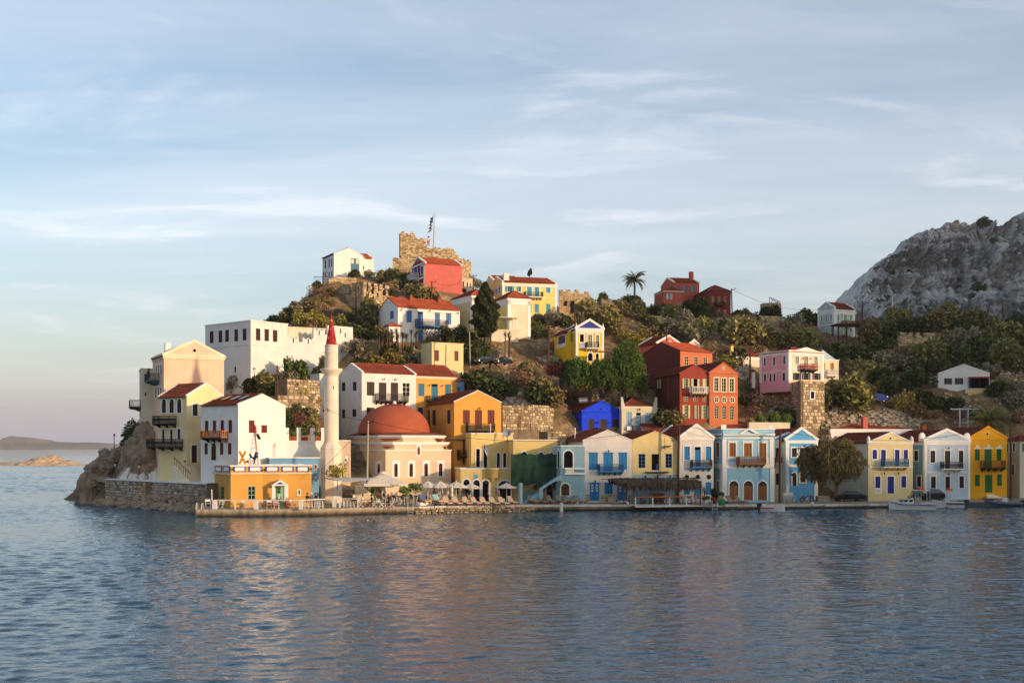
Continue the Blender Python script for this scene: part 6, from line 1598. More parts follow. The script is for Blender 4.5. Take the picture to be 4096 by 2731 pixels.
# ---------------------------------------------------------------- plants
NR = np.random.RandomState(11)
def leaves(pts,size,seed=0,asp=.55,up=0.0,dirs=None):
 """one quad per point, turned at random (or along dirs); returns vertices and faces"""
 r = np.random.RandomState(seed); n = len(pts); s = size*(0.6+.8*r.rand(n))[:,None]
 u = r.normal(size=(n,3)) if dirs is None else dirs+r.normal(size=(n,3))*.35
 u[:,2] += up; u /= np.linalg.norm(u,axis=1)[:,None]+1e-9
 v = np.cross(u,r.normal(size=(n,3))); v /= np.linalg.norm(v,axis=1)[:,None]+1e-9
 a = pts-u*s; b = pts+v*s*asp; c = pts+u*s; d = pts-v*s*asp
 return np.stack([a,b,c,d],1).reshape(-1,3)
def np_mesh(name,parts,mats):
 """parts: list of (verts (4n,3), material index) quads plus an optional MB"""
 vs = []; fs = []; mi = []; k = 0
 for p,m in parts:
  if isinstance(p,MB):
   vs.append(np.array(p.v,float).reshape(-1,3)); fs += [tuple(i+k for i in f) for f in p.f]; mi += [m]*len(p.f); k += len(p.v)
  else:
   n = len(p)//4; vs.append(p); q = (np.arange(n)[:,None]*4+np.arange(4)[None])+k; fs += [tuple(x) for x in q.tolist()]; mi += [m]*n; k += len(p)
 me = bpy.data.meshes.new(name); me.from_pydata(np.concatenate(vs).tolist(),[],fs)
 for m in mats: me.materials.append(m)
 me.polygons.foreach_set('material_index',mi); me.update(); return me
def clumps(n,R,seed,lobes=9,flat=.8,hollow=.55,low=.0):
 """points spread through a lumpy crown: several overlapping lobes, denser towards each lobe's skin"""
 r = np.random.RandomState(seed); L = []
 for i in range(lobes):
  a = r.rand()*math.tau; q = R*(.25+.45*r.rand()); L.append((math.cos(a)*q,math.sin(a)*q,R*flat*(low+.35+.75*r.rand()),R*(.28+.3*r.rand())))
 out = []
 for x,y,z,rr in L:
  m = n//lobes; d = r.normal(size=(m,3)); d /= np.linalg.norm(d,axis=1)[:,None]; q = rr*(hollow+(1-hollow)*r.rand(m)**.5)*(1+.25*r.normal(size=m)*.5)
  p = np.array([x,y,z])+d*q[:,None]*np.array([1,1,.85]); out.append(p)
 p = np.concatenate(out); return p[p[:,2] > -.05*R]
LEAF = {k: mat('leaf_'+k,a,.75,'leaf',.3,col2=b,spec=.2) for k,a,b in (('olive','807a44','a89f60'),('dark','3f4a28','66703c'),('yellow','938838','b8a850'),('brown','947656','b89a72'),('grey','838064','a8a280'),
 ('fresh','46602a','748c40'),('cypress','363c20','565a30'),('tamarisk','93844e','bca86a'),('palm','757c40','a8a85c'),('red','7e2a28','a83a40'),('straw','a0855a','c4a87a'),('magenta','7a1f48','a83a6a'))}
C['bark'] = mat('bark','54402e',.95,'mix',.2,.5,3,col2='6e5844'); C['twig'] = mat('dry_twig','8a745c',.95)
def stems(R,seed,n=5,h=.7,r=.06):
 rr = random.Random(seed); mb = MB()
 for i in range(n):
  a = rr.uniform(0,math.tau); p = [Vector((0,0,-.3)),Vector((math.cos(a)*R*.15,math.sin(a)*R*.15,R*h*.35)),Vector((math.cos(a)*R*.45,math.sin(a)*R*.45,R*h))]; mb.tube(p,[r*R,r*.7*R,r*.25*R],4)
 return mb
PROTO = []
for i,(k,n,sz,fl,tp) in enumerate((('olive',1500,.1,.8,'grey-olive rounded shrub on the dry hillside'),('dark',1500,.1,.75,'dark evergreen shrub on the dry hillside'),('yellow',1100,.1,.7,'yellowish shrub on the dry hillside'),('brown',800,.075,.62,'leafless brown thorn bush on the dry hillside'),
      ('grey',1200,.09,.7,'grey-green shrub on the dry hillside'),('olive',1700,.085,.95,'tall olive-coloured bush on the dry hillside'),('dark',1600,.085,.6,'low spreading dark shrub on the dry hillside'),('brown',700,.08,.5,'low dry brown bush on the hillside'))):
 p = clumps(n,1.0,40+i,7+i % 4,fl); p[:,2] *= 1.25; q = leaves(p,sz*1.15,i,.55,.25)
 parts = [(q,0),(stems(1,i),1)]
 if k == 'brown':
  rr = random.Random(i); tb = MB()
  for j in range(70):
   a = rr.uniform(0,math.tau); e = rr.uniform(.2,1.3); dd = Vector((math.cos(a)*math.cos(e),math.sin(a)*math.cos(e),math.sin(e)*fl)); tb.bar(dd*.1,dd*rr.uniform(.7,1.15),.016)
  parts.append((tb,1))
 PROTO.append((np_mesh('shrub',parts,[LEAF[k],C['twig'] if k == 'brown' else C['bark']]),tp,k))
def inside(x,y):
 for poly in FOOT:
  c = False; n = len(poly); j = n-1
  for i in range(n):
   a,b = poly[i],poly[j]
   if (a.y > y) != (b.y > y) and x < (b.x-a.x)*(y-a.y)/(b.y-a.y)+a.x: c = not c
   j = i
  if c: return True
 return False
def visible(x,y,z):
 px_,py_ = 2048+x*F/y,HZ-(z-CH)*F/y; return -60 < px_ < 4160 and py_ < 2050
MARKS = [((px_-2048)*d/F,d,t) for px_,d,t in ((1120,186,'on the left skyline slope'),(1250,184,'left of the pillared ruin'),(1400,174,'above the crenellated wall'),(1480,180,'below the pillared ruin'),(1540,204,'between castle and hilltop house'),(1620,200,'at the castle foot'),(1700,186,'above the long white house'),(1560,160,'below the long white house'),(1830,168,'between the long white house and the cypress'),(1760,156,'beside the flat cream outbuilding'),
 (1960,152,'above the plain ochre house'),(2080,160,'around the hillside cars'),(2180,154,'left of the cobalt house'),(2150,176,'under the big pale yellow house'),(2300,156,'below the bright yellow house'),(2400,182,'behind the bright yellow house'),(2440,200,'near the square ruin tower'),(2540,198,'under the lone palm'),(2600,180,'above the upper red house'),(2660,150,'beside the lower red house'),(2720,196,'before the salmon houses'),(2850,192,'under the oxblood house'),(2800,176,'between the red and the pink house'),(2970,184,'on the slope below the windmill'),(3080,204,'beside the windmill'),(3050,160,'left of the stone basement'),
 (3180,184,'above the pink house'),(3240,202,'left of the grey-green house'),(3260,158,'right of the stone basement'),(3380,164,'on the rocky slope above the tamarisks'),(3400,180,'below the grey-green house'),(3500,206,'right of the grey-green house'),(3540,176,'left of the low white house'),(3660,190,'around the low ruin'),(3700,214,'on the ridge under the cliff'),(3900,216,'on the ridge at the cliff foot'),(3850,188,'above the low white house'),(4040,206,'on the upper right slope'),(4060,184,'at the right picture edge'),(3720,164,'before the low white house'),(3950,162,'above the marigold house'),(3620,160,'above the cream quay house'),(570,150,'on the point by the sea'),(1060,147,'before the big white house'),(1200,140,'behind the white gabled house'))]
RB = random.Random(23); cnt = 0; SHR = []
def shrub(x,y,R,k=None,sq=1.0):
 global cnt; R *= 1.18
 i = RB.randrange(len(PROTO)) if k is None else k; me,lb,_ = PROTO[i]; o = link('shrub',me,None,(x,y,ground(x,y)-.12*R)); o.scale = (R*RB.uniform(.85,1.2),R*RB.uniform(.85,1.2),R*sq*RB.uniform(.85,1.15)); o.rotation_euler = (0,0,RB.uniform(0,6.28))
 sp_ = lb.split(' on ')[0]; tag(o,('small ','mid-sized ','large ')[(R > 1.5)+(R > 2.3)]+sp_+' '+min(MARKS,key=lambda m: (m[0]-x)**2+(m[1]-y)**2)[2],'shrub','shrubs of the hillside, '+sp_); cnt += 1; SHR.append((x,y,R)); return o
vw(0,0,1)
def place(px_,py_,d,R,k=None,sq=1.0):
 py_ += R*.75*F/d         # a shrub measured in the photo: walk along the sight line to the ground
 for t in np.linspace(d-30,d+40,141):
  p = at(px_,py_,t)
  if p.z < ground(p.x,p.y): return shrub(p.x,p.y,R,k,sq)
 p = at(px_,py_,d); return shrub(p.x,p.y,R,k,sq)
# the larger ones, one by one
for a in ((1262,1165,196,1.0,3),(1300,1180,194,1.1,7),(1285,1205,192,1.1,2),(1335,1210,190,.9,3),(1320,1170,195,.8,0),(1345,1250,186,1.0,3),(1110,1290,185,1.8,1),(1150,1262,190,1.6,5),(1190,1240,194,1.7,4),(1240,1225,194,1.6,0),(1230,1270,188,1.7,2),(1290,1230,192,1.3,3),(1300,1290,182,1.6,2),(1350,1290,182,1.3,0),(1255,1310,180,1.3,3),(1180,1310,182,1.5,6),(1330,1320,178,1.2,6),(1480,1285,176,2.6,0,1.2),(1440,1330,174,1.6,1),(1540,1350,172,1.4,5),(1535,1110,206,1.5,0),(1570,1100,206,1.6,5),(1600,1130,203,1.7,1),(1560,1150,200,1.5,3),(1510,1110,207,1.1,3),(1620,1100,206,1.3,6),
 (1665,1175,186,1.8,5),(1700,1180,186,1.8,0),(1740,1190,186,1.5,1),(1880,1140,204,1.8,4),(1900,1170,196,1.4,6),(1850,1350,168,2.3,1),(1890,1380,165,2.2,6),(1800,1340,168,1.6,5),(1910,1420,160,1.5,6),(1760,1430,158,1.4,6),(1960,1540,152,2.6,1),(1890,1530,152,2.2,6),(2010,1560,152,2.0,1),(2200,1580,153,2.5,5),(2160,1560,154,2.2,1),(2270,1570,155,2.0,3),(2330,1570,156,1.8,3),(2080,1510,155,1.6,3),(2130,1480,158,1.5,3),
 (2160,1270,180,1.5,4),(2220,1270,180,1.8,4),(2140,1300,178,1.4,1),(2260,1285,178,1.4,1),(2170,1330,174,1.3,6),(2400,1270,182,3.1,0,1.05),(2330,1250,186,2.2,5),(2450,1300,180,2.4,5),(2560,1250,196,2.0,5),(2490,1240,198,1.7,0),(2530,1200,206,1.9,1),(2450,1190,208,1.2,4),(2640,1230,200,1.6,6),(2690,1250,196,2.0,0),(2780,1225,198,2.4,1),(2830,1245,196,1.6,6),(2740,1270,194,1.7,4),(2640,1300,188,2.1,6),(2720,1330,184,2.0,4),(2600,1330,186,1.6,3),(2550,1350,182,1.8,2),(2680,1350,180,1.8,2),(2790,1360,180,1.8,4),(2850,1390,176,1.7,3),(2820,1310,186,1.8,0),(2970,1320,184,3.4,0,.95),(2920,1300,186,2.2,1),(3030,1350,180,2.0,0),(3000,1270,200,1.2,3),
 (3080,1245,206,1.9,1),(3170,1290,200,1.8,4),(3230,1270,204,2.2,1),(3200,1330,188,2.4,3),(3150,1360,184,2.2,0),(3220,1370,182,2.2,0),(3300,1370,182,1.6,3),(3400,1400,180,2.8,1),(3340,1420,176,2.4,6),(3460,1420,178,2.6,6),(3380,1460,172,1.7,3),(3480,1340,196,2.3,5),(3560,1320,200,2.4,1),(3520,1370,190,2.2,6),(3600,1280,212,2.2,0),(3500,1290,208,1.6,6),(3440,1290,208,1.5,3),(3680,1290,214,2.4,6),(3620,1300,212,2.0,1),(3740,1290,216,2.4,5),(3790,1270,218,2.3,0),(3850,1300,214,2.2,1),(3900,1300,216,2.6,5),(3960,1310,214,2.4,6),(4060,1290,216,2.8,1),(4020,1340,208,2.3,0),(4080,1360,204,2.3,6),(3880,1360,204,2.2,4),(3800,1360,204,1.9,4),(3940,1380,196,2.9,1),(3990,1430,186,2.9,5),(3900,1420,190,2.6,6),(3820,1430,190,2.6,1),(3760,1400,194,2.6,6),(3700,1440,188,2.5,0),(3640,1460,184,2.5,6),(3560,1450,186,2.3,4),(3620,1410,192,2.0,3),(3540,1420,190,1.7,3),(3520,1510,174,2.4,1),(3460,1500,174,2.4,0),(3580,1540,170,2.1,6),(3680,1510,176,2.1,6),(3750,1480,184,2.2,1),(3860,1470,184,2.3,6),(3960,1490,180,1.9,4),(4070,1450,184,2.4,5),(4050,1600,168,1.9,4),(4080,1560,172,2.0,4),(3990,1560,170,1.6,1),
 (3740,1590,165,1.9,1,.8),(3690,1590,165,1.8,1),(3800,1620,163,1.4,6),(3600,1610,164,1.7,2),(3640,1630,162,1.5,3),(3680,1640,162,1.3,3),(3720,1650,161,1.3,7),(3370,1570,164,3.1,0,1.0),(3420,1590,163,2.3,5),(3320,1590,162,2.0,1),(3260,1600,160,2.2,6,1.0),(3230,1640,157,1.7,1),(3130,1660,156,1.7,6),(3170,1680,154,1.5,1),(3050,1600,161,1.6,3),(3090,1570,164,1.7,3),(3030,1650,157,1.2,7),(2990,1600,160,1.2,6),(3200,1700,152,1.4,7),(3140,1700,151,1.1,1),(2920,1440,172,1.6,2),(2960,1420,174,1.8,1),(2900,1560,156,1.3,1),(2650,1650,150,2.2,1),(2690,1670,149,1.7,0),(2620,1660,150,1.5,6),(2310,1610,153,1.5,3),(2400,1600,155,1.1,4),(3850,1650,160,1.2,7),(3900,1650,161,1.3,1),(4060,1660,160,1.5,7),(3980,1660,160,1.2,7),(580,1660,151,2.2,1),(560,1700,151,1.8,6),(600,1700,149,1.6,1),(550,1740,150,1.2,6),(505,1770,152,.8,1),
 (960,1530,148,1.6,4),(1010,1540,147,1.6,1),(1060,1545,146,1.6,0),(1100,1560,145,1.7,1),(1150,1550,145,1.6,4),(1130,1520,149,1.8,4),(1180,1470,152,2.0,1),(1280,1490,152,1.2,1),(1210,1660,140,1.6,1),(1180,1690,139,1.5,6),(1240,1690,139,1.3,0),(1420,1400,168,1.6,4),(1440,1440,162,1.4,6),(1510,1440,158,1.5,2),(1580,1430,158,1.6,2),(1640,1450,156,1.5,1),(1560,1400,164,1.6,1)): place(*a)
tries = 0
while cnt < 296 and tries < 6000:                       # smaller ones fill in between
 tries += 1; x = RB.uniform(-45,105); y = RB.uniform(146,222); z = ground(x,y)
 if z < 4 or inside(x,y) or not visible(x,y,z) or any((x-a)**2+(y-b)**2 < (r_*.7+.7)**2 for a,b,r_ in SHR): continue
 shrub(x,y,RB.uniform(.7,1.4))
# low scrub, dry grass and rubble between the shrubs
def scatter(n,seed,zmin=3):
 r = np.random.RandomState(seed); out = []
 while len(out) < n:
  x = r.uniform(-48,112); y = r.uniform(143,226); z = ground(x,y)
  if z > zmin and visible(x,y,z) and not inside(x,y): out.append((x,y,z))
 return np.array(out)
for k,n,sz,seed,lb in (('straw',5200,.16,1,'dry straw-coloured grass tufts on the hillside'),('olive',3600,.15,2,'low green scrub between the hillside bushes'),('brown',3000,.15,3,'low brown thorn scrub on the hillside')):
 base = scatter(n,seed); r_ = np.random.RandomState(seed+9); den = fbm(base[:,0]*.09,base[:,1]*.09,seed*3.0,3); base = base[den > -.25]
 p = np.repeat(base,9,0); p = p+r_.normal(size=p.shape)*np.array([.3,.3,.1])+np.array([0,0,.14])
 o = link('ground_scrub' if k != 'straw' else 'dry_grass',np_mesh('scrub',[(leaves(p,sz,seed,.4,.9),0)],[LEAF[k]])); tag(o,lb,'scrub',kind='stuff')
base = scatter(5200,8); den = fbm(base[:,0]*.12,base[:,1]*.12,5.0,3); base = base[den > .0]; mb = MB(); r_ = random.Random(3)
extra = []
for (x0,x1,y0,y1,d,n) in ((2010,2210,1610,1720,149,700),(3000,3480,1620,1720,156,900),(3480,3700,1640,1720,160,420),(880,940,1530,1600,146,220),(1690,1760,1420,1460,158,160),(2900,3000,1430,1520,170,300),(3900,4090,1430,1530,180,400),(2150,2230,1370,1450,163,200),(3380,3480,1480,1560,172,250)):
 for i in range(n):
  p = at(r_.uniform(x0,x1),r_.uniform(y0,y1),d)
  for t in np.linspace(d-14,d+18,65)+r_.uniform(-.5,.5):
   q = at((p.x*F/d+2048),HZ-(p.z-CH)*F/d,t)
   if q.z < ground(q.x,q.y): extra.append((q.x,q.y,ground(q.x,q.y))); break
for x,y,z in list(map(tuple,base))+extra:
 s = r_.uniform(.1,.34)**1.0; v8 = [(x+sx_*s*r_.uniform(.5,1),y+sy_*s*r_.uniform(.5,1),z+.06+sz_*s*.7*r_.uniform(.5,1)) for sz_ in (-1,1) for sy_ in (-1,1) for sx_ in (-1,1)]
 mb.add(v8,[(0,2,3,1),(4,5,7,6),(0,1,5,4),(2,6,7,3),(0,4,6,2),(1,3,7,5)])
tag(mb.build('rubble',mat('rubble_stone','a08c72',.95,'pieces',.16,.4,col2='cfc0a6')),'pale limestone rubble strewn over the slope','rubble',kind='stuff')
# boulders and rocks
def rock_mesh(seed,sub=3,rough=.35,flat=.75):
 bm = bmesh.new(); bmesh.ops.create_icosphere(bm,subdivisions=sub,radius=1); P = np.array([v.co[:] for v in bm.verts]); d = 1+rough*fbm(P[:,0]*1.1+seed,P[:,1]*1.1,P[:,2]*1.1,5,.55)+.12*np.round(2.5*fbm(P[:,0]*2+seed,P[:,1]*2,P[:,2]*2,3))*.5
 P = P*d[:,None]*np.array([1,1,flat])
 for v,p in zip(bm.verts,P): v.co = p
 me = bpy.data.meshes.new('rock'); bm.to_mesh(me); bm.free(); me.materials.append(C['rock']); return me
ROCKS = [rock_mesh(i*3.7,5 if i < 3 else 3,.5 if i < 3 else .38) for i in range(7)]
rb = random.Random(12)
def rock(loc,s,label,i=None,rz=None,group=None):
 o = link('rock',ROCKS[rb.randrange(3,7) if i is None else i],None,loc); o.scale = s; o.rotation_euler = (rb.uniform(-.2,.2),rb.uniform(-.2,.2),rb.uniform(0,6) if rz is None else rz); return tag(o,label,'rock',group)
vw(280,1640,3.409)
p = at(265,1080,151); mb = MB()
mb2 = rock_mesh(9.1,4,.16,1.0); o = link('rock',mb2,None,(p.x,151,1.2)); o.scale = (1.75,2.0,3.0); tag(o,'square-faced brown rock standing in the sea at the far left of the point','rock')
rock(at(430,960,152),(2.4,2.4,2.2),'jagged brown rock right behind the square sea rock',0); rock(at(520,860,153),(2.6,2.2,2.2),'brown rock slope below the lamp path',1)
rock(at(640,740,152),(2.8,2.0,3.0),'rusty rock face beside the white stair flank',2); rock(at(1010,640,149),(2.6,1.8,4.6),'tall rust-streaked crag left of the cream house',0,1.0); rock(at(1080,480,150),(2.0,1.6,4.0),'upper grey crag under the pale pink house',1); rock(at(1000,830,147.5),(2.8,1.4,2.4),'rust-red lower crag above the terrace',2)
C['limewash'] = mat('limewashed_rock','d8d2c6',.95,'plaster',.08,.4)
for x,y,w_,h in ((850,900,.7,1.1),(900,905,.6,1.0),(990,900,.9,1.2),(1110,900,.6,1.5),(1200,870,1.1,2.2),(1290,900,.7,1.4),(1340,915,.6,.8),(1510,915,.9,.8)):
 me = ROCKS[3].copy(); me.materials.clear(); me.materials.append(C['limewash']); p = at(x,y,143.2-(x-850)*.009); o = link('rock',me,None,(p.x,p.y,3.4)); o.scale = (w_*.6,.5,h*.85); o.rotation_euler = (0,0,x); tag(o,'limewashed white boulder at the foot of the houses on the point','rock','whitewashed boulders')
k = 0
for x in range(430,1880,52):
 d = 145.5-(x-430)*.0125; p = at(x+rb.uniform(-10,10),1290,d); w_ = rb.uniform(.6,1.25)
 if 880 < x < 1040: w_ *= .6
 rock((p.x,p.y-1.1-rb.uniform(0,.5),rb.uniform(.0,.35)),(w_,w_*.8,w_*rb.uniform(.7,1.1)),'rounded brown boulder at the foot of the stone sea wall',None,None,'boulders along the sea wall'); k += 1
for x in range(1080,1880,60):
 d = 137.4-(x-1080)*.0122; p = at(x,1150,d); w_ = rb.uniform(.6,1.1); rock((p.x,p.y-.55,rb.uniform(.9,1.5)),(w_,w_*.7,w_*.8),'tan boulder piled against the stone sea wall',None,None,'boulders along the sea wall')
vw(0,0,1)
for px_,py_,d,s in ((3480,1410,184,1.3),(3290,1380,186,1.6),(3060,1365,184,1.0),(2920,1470,170,.9),(3420,1660,158,1.1),(3300,1640,158,.9),(2230,1420,163,1.3),(2190,1400,164,1.0),(2090,1410,163,1.5),(1360,1285,184,1.2),(3130,1650,157,.9),(3620,1660,160,1.0),(2000,1390,166,2.0)):
 p = at(px_,py_,d); rock((p.x,p.y,ground(p.x,p.y)+.2*s),(s,s,s*.8),'grey limestone outcrop on the hillside',None,None,'limestone outcrops')
# cypress, palms, tamarisks, pepper tree
def crown_tree(name,label,loc,trunk_pts,radii,P,mat_,size,seed,asp=.5,up=.2,branches=()):
 r = empty(name,loc,0,label,'tree'); mb = MB(); mb.tube(trunk_pts,radii,8)
 for b in branches: mb.tube(b,[radii[-1]*.9,radii[-1]*.6,radii[-1]*.2][:len(b)],5)
 mb.build('trunk',C['bark'],r); link('crown',np_mesh('crown',[(leaves(P,size,seed,asp,up),0)],[mat_]),r); return r
vw(1780,1060,3.36); p = at(540,980,166); hgt = zat(190,166)-p.z; r_ = np.random.RandomState(5); n = 13000
t = r_.rand(n)**.9; prof = np.interp(t,[0,.12,.3,.55,.75,.9,1],[.35,.8,1.0,.95,.62,.35,.06]); wd = (690-388)/3.36/2*166/F; a = r_.rand(n)*math.tau
lob = 1+.22*np.sin(a*5+t*17)+.18*np.sin(a*3-t*29)+.12*np.sin(a*9+t*41); q = prof*wd*lob*(.72+.28*r_.rand(n)**.5); P = np.stack([np.cos(a)*q,np.sin(a)*q,hgt*(.08+.92*t)],1)
crown_tree('cypress_tree','tall dark cypress between the cream and peach hillside houses',p-Vector((0,0,.5)),[(0,0,-1),(0,0,hgt*.3),(0,0,hgt*.8)],[.3,.22,.1],P,LEAF['cypress'],.2,6,.45,.8)
vw(1780,1060,3.36); p = at(1135,170,206); P = clumps(700,1.0,77,6,1.6); P[:,0] *= .5; P[:,1] *= .5; crown_tree('cypress_tree','small wind-bent cypress tip above the big yellow house roof',p,[(0,0,-2),(.1,0,1)],[.12,.05],P*np.array([1,1,.95]),LEAF['cypress'],.14,7)
def palm(label,loc,h,n,L_,seed,tr=.22,dates=False):
 r = empty('palm_tree',loc,0,label,'tree'); rr = random.Random(seed); mb = MB(); mb.tube([(0,0,-1),(.05,0,h*.5),(.0,0,h)],[tr*1.15,tr,tr*.95],9); mb.build('trunk',C['bark'],r); fr = MB()
 for i in range(n):
  a = rr.uniform(0,math.tau); e = rr.uniform(-.5,1.35); LL = L_*rr.uniform(.8,1.1); dd = Vector((math.cos(a),math.sin(a),0)); pts = []
  for k in range(9):
   t_ = k/8; ang = e-t_*t_*1.0-.2*t_;
   pts.append((pts[-1]+(dd*math.cos(ang)+Vector((0,0,math.sin(ang))))*LL/8) if pts else Vector((0,0,h)))
  f2 = MB(); f2.tube(pts,[.035]*5+[.02]*4,3)
  for k in range(1,9):
   for s_ in (-1,1):
    for sub in range(3):
     p = pts[k-1].lerp(pts[k],(sub+.5)/3); side = dd.cross(Vector((0,0,1)))*s_; ln = L_*.2*(1-abs(k/8-.4)); tip = p+(side*.8+dd*.55+Vector((0,0,-.35-.4*rr.random())))*ln
     wv = dd*.05*L_*.9; f2.add([p-wv*.4,p+wv*.4,tip],[(0,1,2)])
  f2.build('frond',LEAF['palm'],r)
 if dates:
  for i in range(7): a = i*.9; mb = MB(); mb.lathe([(.02,0),(.22,-.25),(.26,-.6),(.1,-.95),(.01,-1)],7,(math.cos(a)*.7,math.sin(a)*.7,h-.15)); mb.build('date_cluster',mat('dates','b0521c',.8),r)
 return r
vw(2400,1040,3.36); p = at(462,420,206); palm('lone date palm on the skyline',p+Vector((0,0,-1)),zat(265,206)-p.z+1,64,2.5,3,.17)
vw(3496,1660,3.92); p = at(1780,240,158); palm('bushy date palm with orange fruit behind the marigold house',(p.x,p.y,5.2),zat(90,158)-5.2,44,3.3,8,.3,True)
def weep(seed,R,H,n):              # drooping curtains of fine leaves
 r = np.random.RandomState(seed); m = n//40; a = r.rand(m)*math.tau; q = R*np.sqrt(r.rand(m)); z = H*(.1+.9*np.sqrt(np.clip(1-(q/R)**2,0,1))*(.35+.65*r.rand(m)**.6)); c = np.stack([np.cos(a)*q,np.sin(a)*q,z],1)
 out = np.repeat(c,40,0); drop = np.tile(np.linspace(0,1,40),m)*np.repeat(.12+.25*r.rand(m),40)*H; out[:,2] -= drop; out += r.normal(size=out.shape)*.1*R*np.array([.6,.6,.3]); return out
vw(2160,1240,4.612)
for lb,x,y,d,R,H,n,sd in (('large weeping pepper tree between the bright yellow and the red house',1600,1420,157,2.8,7.3,22000,1),('lower weeping pepper tree in front of the bright yellow house',1150,1330,156,2.7,4.0,14000,2),('left weeping pepper tree by the red-flowering bush',720,1290,156,2.3,3.9,11000,3)):
 p = at(x,y,d); crown_tree('pepper_tree',lb,(p.x,p.y,p.z-.6),[(0,0,-1),(.1,0,H*.35),(-.1,0,H*.6)],[.3,.22,.12],weep(sd,R,H,n),LEAF['fresh'],.15,sd,.35,-.8,[[(.1,0,H*.35),(1,.3,H*.55),(1.6,.4,H*.7)],[(.1,0,H*.35),(-1,.2,H*.6),(-1.5,.3,H*.75)]])
p = at(370,1250,157); P = clumps(5200,2.3,91,9,.95); r = crown_tree('flowering_bush','dark bush with red blossom left of the bright yellow house',p-Vector((0,0,.6)),[(0,0,-1),(0,0,1)],[.2,.1],P[:3600],LEAF['dark'],.14,9); r['category'] = 'bush'
link('blossom',np_mesh('blossom',[(leaves(P[3600:],.09,4),0)],[LEAF['red']]),r)
for lb,x,y,d,s in (('bougainvillea over the terrace behind the white gabled house',1180,1650,140,1.9),('bougainvillea by the castle path left of the long white house',1400,1262,182,1.7),('magenta bougainvillea at the oxblood house door',2870,1258,200,.9)):
 vw(0,0,1); p = at(x,y,d); P = clumps(2600,s,int(x),8,.8); r = crown_tree('bougainvillea',lb,(p.x,p.y,p.z-s*.7),[(0,0,-.6),(0,0,.6)],[.1,.05],P[:2000],LEAF['dark'],.12,3); r['category'] = 'bush'; link('blossom',np_mesh('blossom',[(leaves(P[2000:],.08,4),0)],[LEAF['magenta']]),r)
vw(3080,1660,3.92)
def tamarisk(label,x,y,d,pts,rad,lobes,seed,n):
 p = at(x,y,d); p.z = .6; r = np.random.RandomState(seed); out = []; dr = []
 for lx_,ly_,R in lobes:
  c = at(lx_,ly_,d)-p; m = int(n*R*R/sum(q[2]**2 for q in lobes)); k = m//26; dd = r.normal(size=(k,3)); dd /= np.linalg.norm(dd,axis=1)[:,None]; s0 = np.array(c)+dd*R*(.45+.5*r.rand(k))[:,None]*np.array([1,.9,.9])
  dirv = dd*.5+np.array([0,0,-.9])+r.normal(size=(k,3))*.25; tt_ = np.tile(np.linspace(0,1,26),k)[:,None]*np.repeat(.5+.5*r.rand(k),26)[:,None]*R*.6
  out.append(np.repeat(s0,26,0)+np.repeat(dirv,26,0)*tt_+r.normal(size=(k*26,3))*.07); dr.append(np.repeat(dirv,26,0))
 rt = empty('tamarisk_tree',p,0,label,'tree'); mb = MB(); B = [[at(a,b,d)-p for a,b in br] for br in pts]
 for br,rr in zip(B,rad): mb.tube([Vector(q)+Vector((0,.06*i,0)) for i,q in enumerate(br)],rr,8)
 mb.build('trunk',C['bark'],rt); link('crown',np_mesh('crown',[(leaves(np.concatenate(out),.13,seed,.3,-.3,np.concatenate(dr)),0)],[LEAF['tamarisk']]),rt)
tamarisk('large feathery tamarisk tree with forked trunk by the parked black car',1030,1290,138.6,[[(1010,1290),(1045,1180),(1055,1100),(1090,1060),(1150,950),(1200,850)],[(1050,1110),(990,1000),(950,880),(930,760)],[(1060,1090),(1080,900),(1100,700)]],[[.32,.26,.24,.2,.15,.08],[.2,.14,.1,.05],[.18,.1,.05]],
 [(930,560,1.6),(1100,500,1.5),(1230,560,1.3),(1330,680,1.4),(1200,720,1.7),(1020,700,1.6),(1280,830,1.2),(1130,850,1.2),(930,820,1.1),(1190,440,.8),(880,480,.9),(1000,930,.7)],5,26000)
tamarisk('smaller feathery tamarisk tree in front of the sky blue house',810,1190,140.6,[[(815,1180),(790,1110),(760,1040),(700,900),(660,780)],[(780,1090),(720,980),(640,850)]],[[.16,.14,.12,.1,.05],[.1,.08,.04]],
 [(560,640,1.3),(700,600,1.4),(600,560,1.0),(800,700,1.2),(620,780,1.3),(760,850,1.3),(540,720,1.0),(680,920,1.0),(820,900,.8)],6,17000)
vw(3396,820,3.267)
for i,(x,y,R,k) in enumerate(((1750,240,5,1),(435,775,1.7,1),(570,890,2.2,1),(765,880,2.2,1),(910,670,1.8,6),(1680,1080,4.5,1),(1600,1200,3,1),(400,1250,2.4,6),(500,1190,2,6),(1160,1370,2,1),(700,1450,4,5),(1320,1430,4,5),(1880,470,2.5,1),(1000,860,1.6,6),(1430,1080,1.8,1))):
 j = int(np.argmin(np.abs(2048+XX*F/YY-PX(x))+np.abs(HZ-(ZZ-CH)*F/YY-PY(y)))); me,lb,_ = PROTO[k]; o = link('shrub',me,None,(XX.flat[j],YY.flat[j]-.2*R,ZZ.flat[j]-.5*R)); o.scale = (R,R,R*.8)
 tag(o,'dark bush clinging to the grey cliff' if i not in (0,1) else ('wide bush near the sunlit cliff top','single small tree on the left cliff edge')[i],'shrub','bushes on the cliff' if i > 1 else None)
